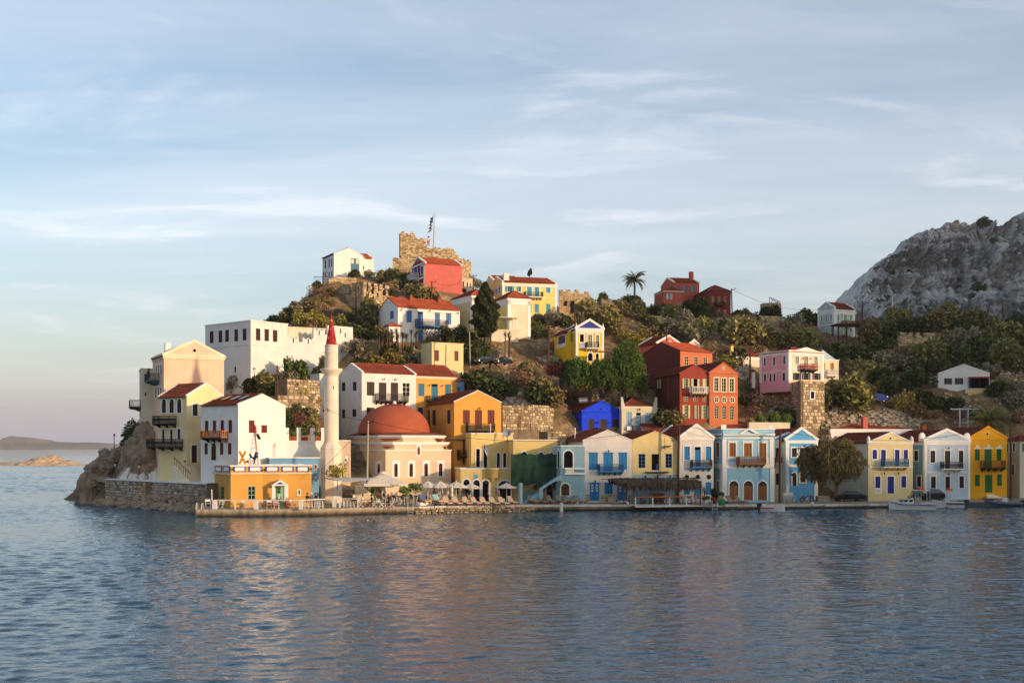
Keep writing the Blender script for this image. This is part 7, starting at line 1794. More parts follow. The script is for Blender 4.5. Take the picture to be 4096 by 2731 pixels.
# small garden plants along the front: fig by the mosque, oleanders, yuccas
vw(1240,1700,3.92)
for lb,x,y,d,s,k in (('leafy fig bush by the minaret foot',430,800,129,1.35,'yellow'),('thin oleander among the white chairs',1500,1080,124.5,.85,'fresh'),('tall thin oleander beside the folded parasols',1660,1060,125,1.1,'fresh'),('small potted oleander left of the white parasol',1010,1060,124,.55,'fresh')):
 p = at(x,y,d); P = clumps(520 if s < 1.2 else 1300,s,int(x),7,.9); crown_tree('garden_shrub',lb,(p.x,p.y,p.z-s*.2),[(0,0,-s),(0,0,s*.5)],[.05,.03],P,LEAF[k],.11,int(x))['category'] = 'shrub'
def yucca(label,loc,h,seed,n=3,group=None):
 r = empty('yucca',loc,0,label,'plant',group); rr = random.Random(seed)
 for s_ in range(n):
  q = Vector((rr.uniform(-.5,.5),rr.uniform(-.3,.3),0)); hh = h*rr.uniform(.6,1); mb = MB(); mb.tube([q+Vector((0,0,-.4)),q+Vector((.05,0,hh))],[.1,.07],6); mb.build('stem',C['bark'],r); lf = MB()
  for i in range(46):
   a = rr.uniform(0,math.tau); e = rr.uniform(-.6,1.3); d_ = Vector((math.cos(a)*math.cos(e),math.sin(a)*math.cos(e),math.sin(e))); sd_ = d_.cross(Vector((0,0,1))).normalized()*.05; c = q+Vector((0,0,hh)); lf.add([c-sd_,c+sd_,c+d_*.75],[(0,1,2)])
  lf.build('leaf_rosette',LEAF['dark'],r)
vw(1380,1120,3.92)
for i,(x,y,h) in enumerate(((520,1080,2.0),(600,1060,2.2),(690,1060,2.4),(760,1050,2.6),(860,1060,2.2),(940,1060,1.9),(1090,1020,2.2))): p = at(x,y,164); yucca('spiky yucca in the row below the long white house',(p.x,p.y,p.z-.1),h,i,3,'yuccas below the long white house')
vw(1780,1060,3.36); p = at(850,1200,163); yucca('lone yucca under the peach block',(p.x,p.y,p.z),3.0,33,3)

# ---------------------------------------------------------------- people
SK = [mat('skin_%d' % i,c,.6) for i,c in enumerate(('b07a5a','8e5c40','c08a68'))]
def cloth(h): return mat('cloth_'+h,h,.9)
HAIR = mat('hair','1e1612',.8)
TMP = bpy.data.scenes.new('workbench')
def person(label,loc,rz,pose,shirt,pants,hair='1e1612',hat=None,skin=0,s=1.0,dress=False):
 sit = pose in ('sit','stool'); hz_ = {'sit': .48,'stool': .78}.get(pose,.9); f = -1
 J = {'pel': (0,0,hz_),'wst': (0,-.02 if sit else 0,hz_+.2),'cht': (0,-.06 if sit else 0,hz_+.42),'nck': (0,-.08 if sit else 0,hz_+.58),'hd0': (0,-.1 if sit else -.01,hz_+.66),'hd1': (0,-.12 if sit else -.02,hz_+.8)}
 for k,q in (('L',1),('R',-1)):
  J['sh'+k] = (q*.17,J['cht'][1],hz_+.5); J['el'+k] = (q*.24,-.12 if sit else -.02,hz_+.26) ; J['wr'+k] = (q*.16,-.36,hz_+.28) if sit or pose == 'reach' else (q*.26,-.12,hz_+.05); J['ha'+k] = (J['wr'+k][0]*.95,J['wr'+k][1]-.08,J['wr'+k][2]-.05)
  J['th'+k] = (J['ha'+k][0]-q*.045,J['ha'+k][1]+.02,J['ha'+k][2]+.02)
  J['hp'+k] = (q*.1,0,hz_-.04)
  if sit: J['kn'+k] = (q*.12,-.44,hz_-.0); J['an'+k] = (q*.11,-.46 if pose == 'sit' else -.3,hz_-.42); J['to'+k] = (q*.12,J['an'+k][1]-.16,hz_-.46)
  else:
   st = .12*q if pose == 'walk' else .02*q; J['kn'+k] = (q*.1,-st-.02,.48); J['an'+k] = (q*.1,-st*2+.03,.08); J['to'+k] = (q*.12,-st*2-.13,.04)
 E = [('pel','wst',1),('wst','cht',1),('cht','nck',1),('nck','hd0',0),('hd0','hd1',0)]
 for k in 'LR': E += [('cht','sh'+k,1),('sh'+k,'el'+k,1),('el'+k,'wr'+k,0),('wr'+k,'ha'+k,0),('wr'+k,'th'+k,0),('pel','hp'+k,2),('hp'+k,'kn'+k,2),('kn'+k,'an'+k,3),('an'+k,'to'+k,4)]
 R = {'pel': .15,'wst': .13,'cht': .155,'nck': .055,'hd0': .085,'hd1': .095,'sh': .07,'el': .048,'wr': .034,'ha': .036,'th': .016,'hp': .1,'kn': .068,'an': .045,'to': .035}
 ks = list(J); me = bpy.data.meshes.new('person'); me.from_pydata([J[k] for k in ks],[(ks.index(a),ks.index(b)) for a,b,_ in E],[]); o = bpy.data.objects.new('person',me); TMP.collection.objects.link(o)
 md = o.modifiers.new('k','SKIN')
 for i,k in enumerate(ks): r = R.get(k,R.get(k[:2],.05)); me.skin_vertices[0].data[i].radius = (r,r*.8 if k in ('wst','cht','pel') else r); me.skin_vertices[0].data[i].use_root = k == 'pel'
 o.modifiers.new('s','SUBSURF').levels = 1; TMP.view_layers[0].update(); m2 = bpy.data.meshes.new_from_object(o.evaluated_get(TMP.view_layers[0].depsgraph)); bpy.data.objects.remove(o)
 m2.materials.clear(); mm = [SK[skin],cloth(shirt),cloth(pants),SK[skin] if not pants.startswith('1a1c2') else cloth(pants),cloth('3a3430')]
 for m in mm: m2.materials.append(m)
 seg = [(Vector(J[a]),Vector(J[b]),c) for a,b,c in E]
 for p in m2.polygons:
  c = p.center; best = min(seg,key=lambda g: (c-(g[0]+(g[1]-g[0])*min(1,max(0,(c-g[0]).dot(g[1]-g[0])/(g[1]-g[0]).length_squared)))).length); p.material_index = best[2]; p.use_smooth = True
 o = link('person',m2,None,loc); o.rotation_euler = (0,0,rz); o.scale = (s,s,s); tag(o,label,'person')
 h = Vector(J['hd1']); mb = MB(); mb.lathe([(.105,-.06),(.112,0),(.1,.06),(.06,.1),(.01,.115)],10,h+Vector((0,.025,-.01))); mb.build('hat' if hat else 'hair',cloth(hat) if hat else mat('hair_'+hair,hair,.8),o)
 if dress: mb = MB(); mb.lathe([(.17,.0),(.2,-.2),(.25,-.45)],12,(0,0,hz_+.05)); mb.build('skirt',cloth(shirt),o)
 return o
QZ = lambda x: quay_z(x)+.01
def on_quay(x,y,z=None):            # foot point measured in the photo, on the quay deck
 d = 130.0
 for _ in range(6):
  X = (PX(x)-2048)*d/F; zq = QZ(X) if z is None else z; d = (CH-zq)*F/(PY(y)-HZ)
 return Vector(((PX(x)-2048)*d/F,d,zq))
vw(780,1660,3.646)
person('person in a mint shirt seen from behind in the green cafe doorway',on_quay(1195,1352)+Vector((0,.9,0)),math.pi,'stand','a8c4a4','4a4a58')
person('dark-haired person in black on a white stool at the cafe corner',on_quay(1630,1355),.9,'stool','15151a','1c1c20'); person('person in a white cap and grey top on the second white stool',on_quay(1690,1355),.8,'stool','5a5a62','1c1c20',hat='d8d8d8'); person('person in a dark cap leaning on the white bar rail',on_quay(1775,1355),-.8,'stool','1c1a1c','24242a',hat='3a3a3e')
vw(1240,1700,3.92)
person('man in a white t-shirt on a stool at the white terrace rail',on_quay(680,1285),1.2,'stool','d0cec8','18181c',skin=1); person('fair-haired woman in a pale top at the round terrace table',on_quay(815,1275),1.2,'sit','c8b8b4','a08a78',hair='6b4a2a'); person('man in a black t-shirt waving at the terrace table',on_quay(975,1275),-1.2,'sit','15151a','2a2a30',skin=1)
person('long-haired woman in a mint green dress at the terrace table',on_quay(1035,1275),-1.0,'sit','6fc090','6fc090',hair='3a2418'); person('person in a cream top under the small white parasol',on_quay(1135,1265),1.3,'sit','d4c8b0','8a7a68'); person('man in a black shirt with white print at the right terrace table',on_quay(1240,1270),-1.2,'sit','121216','1c1c20'); person('bare-shouldered person standing behind the sunbeds',on_quay(1950,1225),.5,'stand','9a6448','2a4a6a',skin=1)
vw(1780,1700,3.92)
person('woman in a blue-grey dress with hands on hips by the sunbeds',on_quay(272,1225)+Vector((0,.6,0)),.3,'stand','6a7c90','6a7c90',hair='5a3a22',dress=True); person('man in a green shirt behind the woman in blue-grey',on_quay(285,1212),.2,'stand','5a7a62','6a6a60',hair='7a7a78'); person('man in a navy shirt and pale shorts before the dark screen',on_quay(378,1215),.4,'stand','1a2034','c0b8a8')
person('man in a red t-shirt and beige shorts walking the quay',on_quay(803,1215),1.4,'walk','c01c1c','b8a88c',hair='6a6460'); person('woman in a patterned cream top beside the man in red',on_quay(845,1215),1.4,'walk','c8b4ac','9a8474',hair='8a7a6a')
vw(2280,1680,3.92); person('grey-haired person seated at the right end of the thatched bar deck',on_quay(1975,1335)+Vector((0,.2,.02)),.9,'sit','8a8c94','9a9288',hair='8a8884')
vw(1480,840,4.356); person('person in a white top and red shorts on the castle terrace',at(1012,628,D0+2.5),math.pi,'stand','d8d4cc','b84a40'); person('second person in pale clothes leaning beside the first on the castle',at(1030,632,D0+2.8),math.pi,'reach','c0b4a4','c8bcae')
vw(280,1240,3.92); q = h_pink.P(-.9,h_pink.ux('L',1355),h_pink.vz('L',2,1112)); person('person in dark red on the pale pink house balcony',q,-1.0,'stand','5a2a30','2a2228',s=.95); person('person in black on the pale pink house balcony',h_pink.P(-.9,h_pink.ux('L',1338),h_pink.vz('L',2,1112)),-.6,'reach','1c1a20','1c1a20')
bpy.data.scenes.remove(TMP)
# ---------------------------------------------------------------- terrace furniture
WH = mat('white_lacquer','d6d2ca',.5); CV = mat('parasol_canvas','d2c8b6',.9,'plaster',.05,.1); TAN = mat('brown_teak','7a4a2a',.6,'grain',.12,.1); CU = mat('cream_cushion','c8ae90',.9); TP = mat('taupe_cushion','8a7d6a',.9); TC = mat('terracotta_pot','a0522e',.85,'plaster',.1,.15); ORW = C['orange_wood']; CHR = mat('steel_tube','b8b6b0',.35,metal=.6)
def chair(mat_=WH,back=None):
 r = empty('terrace_chair',(0,0,0)); mb = MB(); mb.box(-.24,.24,-.22,.22,.44,.47); mb.build('seat',mat_,r)
 for s_ in (-1,1):
  for a,b in (((s_*.25,-.24,0),(s_*.25,.2,.5)),((s_*.25,.26,0),(s_*.25,-.2,.48))): mb = MB(); mb.bar(a,b,.045); mb.build('leg',mat_,r)
  mb = MB(); mb.bar((s_*.25,.2,.45),(s_*.25,.3,.92),.045); mb.bar((s_*.25,-.22,.66),(s_*.25,.25,.66),.04); mb.build('arm_frame',mat_,r)
 mb = MB(); mb.box(-.24,.24,.25,.28,.68,.9); mb.build('backrest',back or mat_,r); return r
def table(h=.74,R=.4,m=WH):
 r = empty('terrace_table',(0,0,0)); mb = MB(); mb.cyl((0,0,h-.03),(0,0,h),R,n=16); mb.build('table_top',m,r); mb = MB(); mb.cyl((0,0,.03),(0,0,h-.03),.035,n=6); mb.build('stem',m,r); mb = MB(); mb.cyl((0,0,0),(0,0,.03),.24,n=10); mb.build('foot',m,r); return r
def stool():
 r = empty('bar_stool',(0,0,0)); mb = MB(); mb.box(-.18,.18,-.18,.18,.74,.78); mb.build('seat',WH,r)
 for a in (-1,1):
  for b in (-1,1): mb = MB(); mb.bar((a*.2,b*.2,0),(a*.14,b*.14,.74),.04); mb.build('leg',WH,r)
 for z in (.25,.5): mb = MB(); [mb.bar(p,q,.03) for p,q in (((-.19,-.19,z),(.19,-.19,z)),((-.19,.19,z),(.19,.19,z)),((-.19,-.19,z),(-.19,.19,z)),((.19,-.19,z),(.19,.19,z)))]; mb.build('rung',WH,r)
 return r
def lounger(cu,wood):
 r = empty('sun_lounger',(0,0,0)); mb = MB(); mb.box(-.34,.34,-.95,.95,.2,.3); mb.build('frame',wood,r)
 for x in (-.28,.28):
  for y in (-.85,.8): mb = MB(); mb.box(x-.04,x+.04,y-.05,y+.05,0,.2); mb.build('leg',wood,r)
 mb = MB(); mb.box(-.32,.32,-.95,.3,.3,.4); mb.build('mattress',cu,r); mb = MB(); mb.prism([(0,.25,.32),(0,.32,.42),(0,.95,.92),(0,1.02,.85)],(-.32,0,0),(.32,0,0)); mb.build('backrest',cu,r); mb = MB(); mb.prism([(0,.75,.78),(0,.72,.84),(0,.92,.98),(0,.96,.92)],(-.25,0,0),(.25,0,0)); mb.build('pillow',cu,r); return r
def parasol(R=1.25,h=2.35):
 r = empty('parasol',(0,0,0)); mb = MB(); mb.cyl((0,0,0),(0,0,h),.04,n=8); mb.build('pole',WH,r); mb = MB(); mb.cyl((0,0,0),(0,0,.08),.28,n=12); mb.build('base',WH,r)
 for i in range(8):
  a,b = math.tau*i/8,math.tau*(i+1)/8; mb = MB(); t_ = (0,0,h+.02); p,q = (R*math.cos(a),R*math.sin(a),h-.52),(R*math.cos(b),R*math.sin(b),h-.52); m_ = ((p[0]+q[0])/2*.5,(p[1]+q[1])/2*.5,h-.3)
  mb.add([t_,p,q,(p[0],p[1],p[2]-.09),(q[0],q[1],q[2]-.09),m_],[(0,1,5),(1,2,5),(2,0,5),(1,3,4,2)]); mb.build('canopy_panel',CV,r)
 mb = MB(); mb.ball((0,0,h+.05),.06); mb.build('finial',WH,r); return r
def folded():
 r = empty('folded_parasol',(0,0,0)); mb = MB(); mb.cyl((0,0,0),(0,0,2.4),.035,n=6); mb.build('pole',WH,r); mb = MB(); mb.lathe([(.03,1.0),(.17,1.05),(.19,1.3),(.1,1.45),(.16,1.6),(.13,2.1),(.06,2.35),(.01,2.42)],9,smooth=False); mb.build('canopy',CV,r); return r
def thatch():
 r = empty('thatch_parasol',(0,0,0)); mb = MB(); mb.cyl((0,0,0),(0,0,1.95),.05,n=6); mb.build('pole',TAN,r); rr = random.Random(4); mb = MB()
 for i in range(150):
  a = rr.uniform(0,math.tau); L_ = rr.uniform(.7,1.0); d_ = Vector((math.cos(a),math.sin(a),0)); sd_ = d_.cross(Vector((0,0,1)))*.045; z = 2.0+rr.uniform(-.05,.1); p = [Vector((0,0,z)),d_*L_*.6+Vector((0,0,z-.12)),d_*L_+Vector((0,0,z-.5-rr.random()*.3))]
  mb.add([p[0]-sd_,p[0]+sd_,p[1]+sd_,p[1]-sd_,p[2]],[(0,1,2,3),(3,2,4)])
 mb.build('thatch',mat('dry_palm_thatch','483b30',.95,'pieces',.2,0,col2='6a5a48'),r); return r
def put(proto,first,loc,rz,label,cat,group,s=1.0):
 o = proto if first else copy_tree(proto); o.location = loc; o.rotation_euler = (0,0,rz); o.scale = (s,s,s); return tag(o,label,cat,group)
RC = random.Random(9); dk = mat('dark_weave','2a2826',.8); pr = chair(WH,None); pd_ = chair(WH,dk)
vw(1240,1700,3.92)
for i,(x,y,a) in enumerate(((800,1278,1.57),(1005,1280,-1.57),(1120,1280,1.57),(1280,1280,-1.57))): put(pr,i == 0,on_quay(x,y)+Vector((0,.15,0)),a,'white folding armchair with a guest at the terrace tables','chair','occupied white terrace chairs')
for i,(x,y,a) in enumerate(((1340,1250,.6),(1405,1235,-.5),(1450,1245,.2),(1600,1240,.4),(1640,1220,-.6),(1330,1215,2.6),(1480,1205,2.9),(1580,1200,3.0),(1180,1215,2.8),(900,1215,2.9),(740,1215,3.1))): put(pd_,i == 0,on_quay(x,y),a,'empty white chair with dark woven back on the mosque terrace','chair','empty dark-backed terrace chairs')
tb = table()
for i,(x,y) in enumerate(((905,1270),(1190,1265),(1395,1235),(1530,1225))): put(tb,i == 0,on_quay(x,y),0,'round white pedestal table among the terrace chairs','table','round terrace tables')
st_ = stool()
for i,x in enumerate((505,560,610,665)): put(st_,i == 0,on_quay(x,1285),0,'white bar stool tucked under the terrace rail','stool','bar stools at the terrace rail')
vw(780,1660,3.646)
for i,x in enumerate((1630,1690,1770,1840)): put(st_,False,on_quay(x,1357),0,'white bar stool at the cafe corner bar','stool','bar stools at the cafe corner')
for i,(x,y,a) in enumerate(((190,1350,.4),(375,1355,-.3),(735,1360,1.4),(950,1360,-1.4),(1085,1365,.2),(1190,1368,3.1),(1430,1350,1.2))): put(pr,False,on_quay(x,y),a,'plain white chair on the cafe deck behind the rail','chair','white cafe chairs')
for i,(x,w_) in enumerate(((820,.45),)): put(tb,False,on_quay(x,1355),0,'square white table between two cafe chairs','table',None)
for x,lb in ((1150,'tall terracotta jar left of the green cafe door'),(1340,'tall terracotta jar right of the green cafe door')):
 mb = MB(); mb.lathe([(.01,0),(.2,0),(.34,.3),(.36,.5),(.26,.8),(.2,.86),(.25,.92),(.2,.93)],16); o = mb.build('storage_jar',TC,None,on_quay(x,1352)+Vector((0,.3,0))); tag(o,lb,'jar')
def rail(label,pts,posts,thick,top,m=WH,mid=True,name='railing',z0=None):
 P = [on_quay(*p) for p in pts]; r = empty(name,P[0],0,label,'railing'); B = P[0]
 for a,b in zip(P,P[1:]):
  mb = MB(); mb.bar(a-B+Vector((0,0,top)),b-B+Vector((0,0,top)),.12,.09); mb.build('top_rail',m,r)
 for p in posts:
  q = on_quay(p[0],p[1])-B; w_ = thick if len(p) < 3 else p[2]; mb = MB(); mb.box(q.x-w_/2,q.x+w_/2,q.y-w_/2,q.y+w_/2,0,top); mb.build('post',WH,r)
 return r
rail('white rail with stout square posts along the cafe deck edge',[(275,1368),(890,1372),(1545,1370),(1890,1350)],[(290,1368,.42),(585,1370,.12),(890,1374,.4),(1545,1370,.4),(1780,1355,.12)],.2,.95)
vw(1240,1700,3.92); rail('white terrace rail with bar top below the minaret',[(385,1285),(800,1290)],[(385,1285,.42),(462,1288,.12),(750,1290,.12)],.2,.95)
vw(780,1660,3.646); mb = MB(); q = on_quay(250,1368); mb.cyl(q,q+Vector((-.05,0,2.1)),.06,n=8); tag(mb.build('flag_post',WH),'bare white post at the left corner of the cafe deck','post')
for i,(x0,x1) in enumerate(((530,700),(925,1110))): a,b = on_quay(x0,1340),on_quay(x1,1340); mb = MB(); mb.box(0,b.x-a.x,0,.5,0,.42); tag(mb.build('bench',C['white_plaster'],None,a+Vector((0,.3,0))),('white built-in bench left of the cafe window','white built-in bench right of the cafe window')[i],'bench')
def ladder(label,x,y,h,m,vx=None):
 p = on_quay(x,y); r = empty('swim_ladder',p,0,label,'ladder')
 for s_ in (-.28,.28): mb = MB(); mb.tube([(s_,.5,0),(s_,.45,h),(s_,.1,h+.05),(s_,-.15,h-.3),(s_,-.2,-1.0)],.04,6,0); mb.build('side_rail',m,r)
 for z in (-.1,-.4,-.7): mb = MB(); mb.bar((-.28,-.2,z),(.28,-.2,z),.06); mb.build('rung',m,r)
ladder('white swim ladder at the left end of the cafe deck',60,1372,.6,WH); vw(1240,1700,3.92); ladder('steel swim ladder left of the white sunbed platform',1575,1300,.6,CHR); vw(2680,1660,3.92); ladder('small steel ladder on the quay in front of the potted palms',700,1412,.45,CHR)
# white pergola, bar and shade sail at the minaret
vw(1240,1700,3.92); q = on_quay(230,1150,.8); r = empty('white_pergola',q,0,'white timber pergola with flat slatted roof beside the cafe','pergola'); W1 = (580-20)/3.92/F*q.y
for x in (-1.6,.0,W1*.2+.1,W1*.62): mb = MB(); mb.box(x,x+.14,0,.14,0,2.3); mb.box(x,x+.14,2.4,2.54,0,2.3); mb.build('post',WH,r)
mb = MB(); mb.box(-1.8,W1*.65,-.2,2.7,2.3,2.42);
for i in range(16): mb.box(-1.8+i*.3,-1.7+i*.3,-.35,2.8,2.42,2.5)
mb.build('slat_roof',WH,r); mb = MB(); mb.box(-1.7,W1*.6,.2,.75,0,.95); mb.build('bar_counter',WH,r)
p = at(215,815,125.5); mb = MB(); A,B,Cc,Dd = p,at(1205,822,124),at(590,900,122.5),at(60,820,129); vs_ = []; n = 10
for j in range(n+1):
 for i in range(n+1): u,v = i/n,j/n; q = Dd.lerp(B,u).lerp(A.lerp(Cc,u),v); q.z -= .25*math.sin(math.pi*u)*math.sin(math.pi*v); vs_.append(q)
mb.add(vs_,[(j*(n+1)+i,j*(n+1)+i+1,(j+1)*(n+1)+i+1,(j+1)*(n+1)+i) for j in range(n) for i in range(n)],0,True); o = mb.build('shade_sail',CV); tag(o,'taut beige shade sail over the terrace below the mosque','shade sail'); o.modifiers.new('s','SOLIDIFY').thickness = .015
for x,y0,y1,lb in ((1185,1275,815,'thin leaning white mast holding the shade sail'),): a = on_quay(x-8,y0); b = at(1195,y1,a.y); mb = MB(); mb.cyl(a,b,.05,n=6); tag(mb.build('mast',WH),lb,'mast')
# big square parasol with lettering
q = Vector((lx(1140,130.5),130.5,.78)); r = empty('large_parasol',q,.25,'large square beige parasol with lettering on its valance','parasol'); mb = MB(); mb.cyl((0,0,0),(0,0,3.6),.06,n=8); mb.build('pole',WH,r); S_ = 2.45; hb = zat(905,q.y)-q.z; ht = zat(750,q.y)-q.z
cr4 = [(-S_,-S_),(S_,-S_),(S_,S_),(-S_,S_)]
for i in range(4):
 a,b = cr4[i],cr4[(i+1) % 4]; mb = MB(); mb.add([(0,0,ht),(*a,hb),(*b,hb),(*a,hb-.3),(*b,hb-.3)],[(0,1,2),(1,3,4,2)]); mb.build('canopy_panel',CV,r)
mb = MB(); mb.lathe([(.5,ht-.12),(.42,ht+.1),(.2,ht+.2),(.01,ht+.22)],8); mb.build('vent_cap',CV,r); text('Faros',.42,(1.0,-S_-.02,hb-.15),C['iron'],r)
# parasols, loungers, thatch
pp = parasol(); pf = folded(); lg = lounger(CU,TAN); lt = lounger(TP,TAN); th_ = thatch(); k = 0
for x,y,lb in ((1128,1232,'small white parasol in front of the big beige one'),(1848,1236,'open white parasol nearest the white platform'),(2040,1238,'second open white parasol from the mosque corner'),(2290,1240,'third open white parasol, in front of the arcade')): put(pp,k == 0,on_quay(x,y),k,lb,'parasol','open white parasols',1.12); k += 1
vw(1780,1700,3.92)
for x,y,lb in ((410,1225,'open white parasol beside the man in navy'),(965,1215,'rightmost open white parasol before the dark arch')): put(pp,False,on_quay(x,y),k,lb,'parasol','open white parasols')
for i,(x,y) in enumerate(((40,1225),(130,1215),(108,1265),(695,1235),(-55,1220),(-115,1222))): put(pf,i == 0,on_quay(x,y),i,'folded white parasol standing among the cream sunbeds','parasol','folded parasols among the sunbeds')
for i,x in enumerate((50,205,360,500,635,790,935,1075)): put(lg,i == 0,on_quay(x-20,1268-(i > 6)*14)+Vector((0,1.0,0)),.45+RC.uniform(-.06,.06),'cream-cushioned teak sunbed in the long quay row','sunbed','cream sunbeds on the quay')
for i,(x,y) in enumerate(((-80,1265),(40,1225),(210,1222),(320,1225),(-190,1230))): put(lg,False,on_quay(x,y)+Vector((0,.8,0)),.45,'cream-cushioned teak sunbed in the second row','sunbed','second row sunbeds')
for i,x in enumerate((1400,1540,1680,1840,1965,2130)): put(lt,i == 0,on_quay(x-15,1238)+Vector((0,.9,0)),.45+RC.uniform(-.06,.06),'taupe-cushioned sunbed near the thatch parasols','sunbed','taupe sunbeds near the thatch parasols')
for i,(x,lb) in enumerate(((1470,'dry palm thatch parasol at the foot of the blue stair'),(1768,'middle dry palm thatch parasol before the red doors'),(2045,'right dry palm thatch parasol by the white house'))): put(th_,i == 0,on_quay(x,1205),i*1.3,lb,'parasol','thatch parasols',1.05)
vw(2680,1660,3.92)
for i,(x,y) in enumerate(((890,1400),(1000,1400),(1140,1400))): put(lt,False,on_quay(x,y)+Vector((0,.9,0)),.5,'taupe sunbed in front of the ornate blue house','sunbed','taupe sunbeds at the blue house')
# white sunbed platform
vw(1240,1700,3.92); a,b = on_quay(1648,1318,.3),on_quay(2110,1300,.3); mb = MB(); mb.prism([(0,0,0),(b.x-a.x,b.y-a.y,0),(b.x-a.x,b.y-a.y+3,0),(0,3,0)],(0,0,-.3),(0,0,.75)); tag(mb.build('platform',C['white_plaster'],None,(a.x,a.y-.9,.3)),'low white concrete platform at the quay edge carrying two sunbeds','platform')
for i,(x,lb) in enumerate(((1790,'sunbed with a blue towel on the white platform'),(2000,'sunbed with a pale green towel on the white platform'))):
 q = Vector((lx(x,125.6),126.0,1.06)); o = put(lg,False,q,.5,lb,'sunbed',None); mb = MB(); mb.prism([(0,.2,.43),(0,.9,.97),(0,.92,.93),(0,.22,.38)],(-.34,0,.05),(.34,0,.05)); tw = mb.build('towel',cloth(('5a6a84','8fb8b4')[i]),None,q); tw.rotation_euler = (0,0,.5); tag(tw,('blue-grey towel over the left platform sunbed','pale green towel over the right platform sunbed')[i],'towel')
mb = MB(); mb.lathe([(.02,0),(.18,.03),(.2,.45),(.15,.5),(.01,.52)],10); tag(mb.build('yellow_bag',cloth('b8982c'),None,(lx(1885,125.6),125.5,1.06)),'mustard yellow drum seat between the platform sunbeds','pouf')
vw(1780,1700,3.92); mb = MB(); q = on_quay(800,1190); mb.lathe([(.3,0),(.3,.5),(.2,.6),(.01,.6)],8); tag(mb.build('shopping_bag',cloth('b8c08a'),None,on_quay(905,1225)),'pale green patterned beach bag on a sunbed','bag')
mb = MB(); a,b = on_quay(180,1200),on_quay(750,1205); mb.prism([(0,0,0),(b.x-a.x,b.y-a.y,0),(b.x-a.x,b.y-a.y,1.75),(0,0,1.75)],(0,0,0),(0,.05,0)); tag(mb.build('dark_screen',C['net'],None,a+Vector((0,.6,0))),'dark green cloth screen under the arcade behind the sunbeds','screen')
mb = MB(); q = on_quay(1820,1250); q.y -= .9; mb.cyl((0,0,-1.2),(0,0,.65),.19,n=12); mb.cyl((0,0,.65),(0,0,.72),.2,n=12); tag(mb.build('mooring_pile',WH,None,(q.x,q.y,.3)),'white round mooring pile standing at the quay edge','mooring post')
for i,(x,lb) in enumerate(((905,'white bollard left of the bar deck'),(2080,'white bollard under the right thatch parasol'))): vw(*((2280,1680,3.92) if i == 0 else (1780,1700,3.92))); mb = MB(); mb.cyl((0,0,0),(0,0,.3),.13,n=10); tag(mb.build('bollard',WH,None,on_quay(x,(1325,1235)[i])),lb,'bollard')
vw(3080,1660,3.92); mb = MB(); mb.cyl((0,0,0),(0,0,.3),.14,n=10); tag(mb.build('bollard',WH,None,on_quay(665,1395)),'white bollard in front of the red motorbike','bollard')

# ---------------------------------------------------------------- thatched bar
TH = MATS['dry_palm_thatch']; vw(2280,1680,3.92)
a = at(1030,1345,129.6); b = at(2092,1340,131.6); r = empty('bar_deck',(a.x,a.y,.35),math.atan2(b.y-a.y,b.x-a.x),'wooden bar deck on piles over the water with orange handrail','deck'); U = (b-a).to_2d().length
for i in range(24): mb = MB(); mb.box(U*i/24,U*(i+1)/24-.02,.02,3.2,.2,.28); mb.build('plank',C['tan_wood'],r)
mb = MB(); mb.box(-.05,U+.05,-.06,0,.12,.3); mb.build('fascia',WH,r); mb = MB(); mb.bar((0,.05,1.28),(U,.05,1.28),.13,.12); mb.build('handrail',ORW,r)
for i in range(5): x = U*i/4; mb = MB(); mb.box(x-.07,x+.07,0,.12,.28,1.24); mb.build('rail_post',WH,r); mb = MB(); mb.cyl((x,.4,-1.5),(x,.4,.2),.07,n=6); mb.build('pile',C['dark_brown_wood'],r)
p = at(700,950,132.5); r = empty('thatch_roof',(p.x,p.y,p.z-3),math.radians(9),'long ragged palm-thatch roof of the quay bar','thatched roof'); L_ = lx(2060,134)-p.x; rr = random.Random(8); zr = 3.0
for x in (1.1,4.4,7.4,L_-.6): mb = MB(); mb.cyl((x,0,-.2),(x,0,zr-.15),.06,n=6); mb.bar((x,0,2.1),(x-.8,0,zr-.15),.06); mb.bar((x,0,2.1),(x+.8,0,zr-.15),.06); mb.build('post',TAN,r)
mb = MB(); nx = 60
vs_ = [(L_*i/nx,-.2+3.4*j/4,zr+.12*math.sin(j*.8)+.1*rr.random()-.12*(i/nx)) for j in range(5) for i in range(nx+1)]; mb.add(vs_,[(j*(nx+1)+i,j*(nx+1)+i+1,(j+1)*(nx+1)+i+1,(j+1)*(nx+1)+i) for j in range(4) for i in range(nx)]); mb.build('roof_mat',TH,r)
fr = MB()
for i in range(760):
 x = rr.uniform(0,L_); y = rr.choice((-.25,-.2,.3,3.2)); z = zr+.1-.12*x/L_; w_ = rr.uniform(.04,.1); dz_ = rr.uniform(.6,1.5)*(1 if 1.5 < x else .5); dx_ = rr.uniform(-.25,.25); fr.add([(x-w_,y,z),(x+w_,y,z),(x+w_+dx_*.5,y-.16,z-dz_*.6),(x-w_+dx_*.5,y-.18,z-dz_*.6),(x+dx_,y-.12,z-dz_)],[(0,1,2,3),(3,2,4)])
for i in range(160): x = rr.uniform(-.2,L_+.2); y = rr.uniform(-.3,3); z = zr+.18; fr.bar((x,y,z),(x+rr.uniform(-1.2,1.2),y+rr.uniform(-.4,.4),z+rr.uniform(-.05,.14)),.05)
f_ = fr.build('frond_fringe',TH,r); f_['kind'] = 'stuff'
q = on_quay(1180,1300); mb = MB(); mb.box(0,2.6,0,.6,0,1.05); mb.box(-.05,2.65,-.1,.65,1.05,1.1); tag(mb.build('bar_counter',C['tan_wood'],None,q+Vector((0,2.6,0))),'brown bar counter in the shade of the thatch','counter')
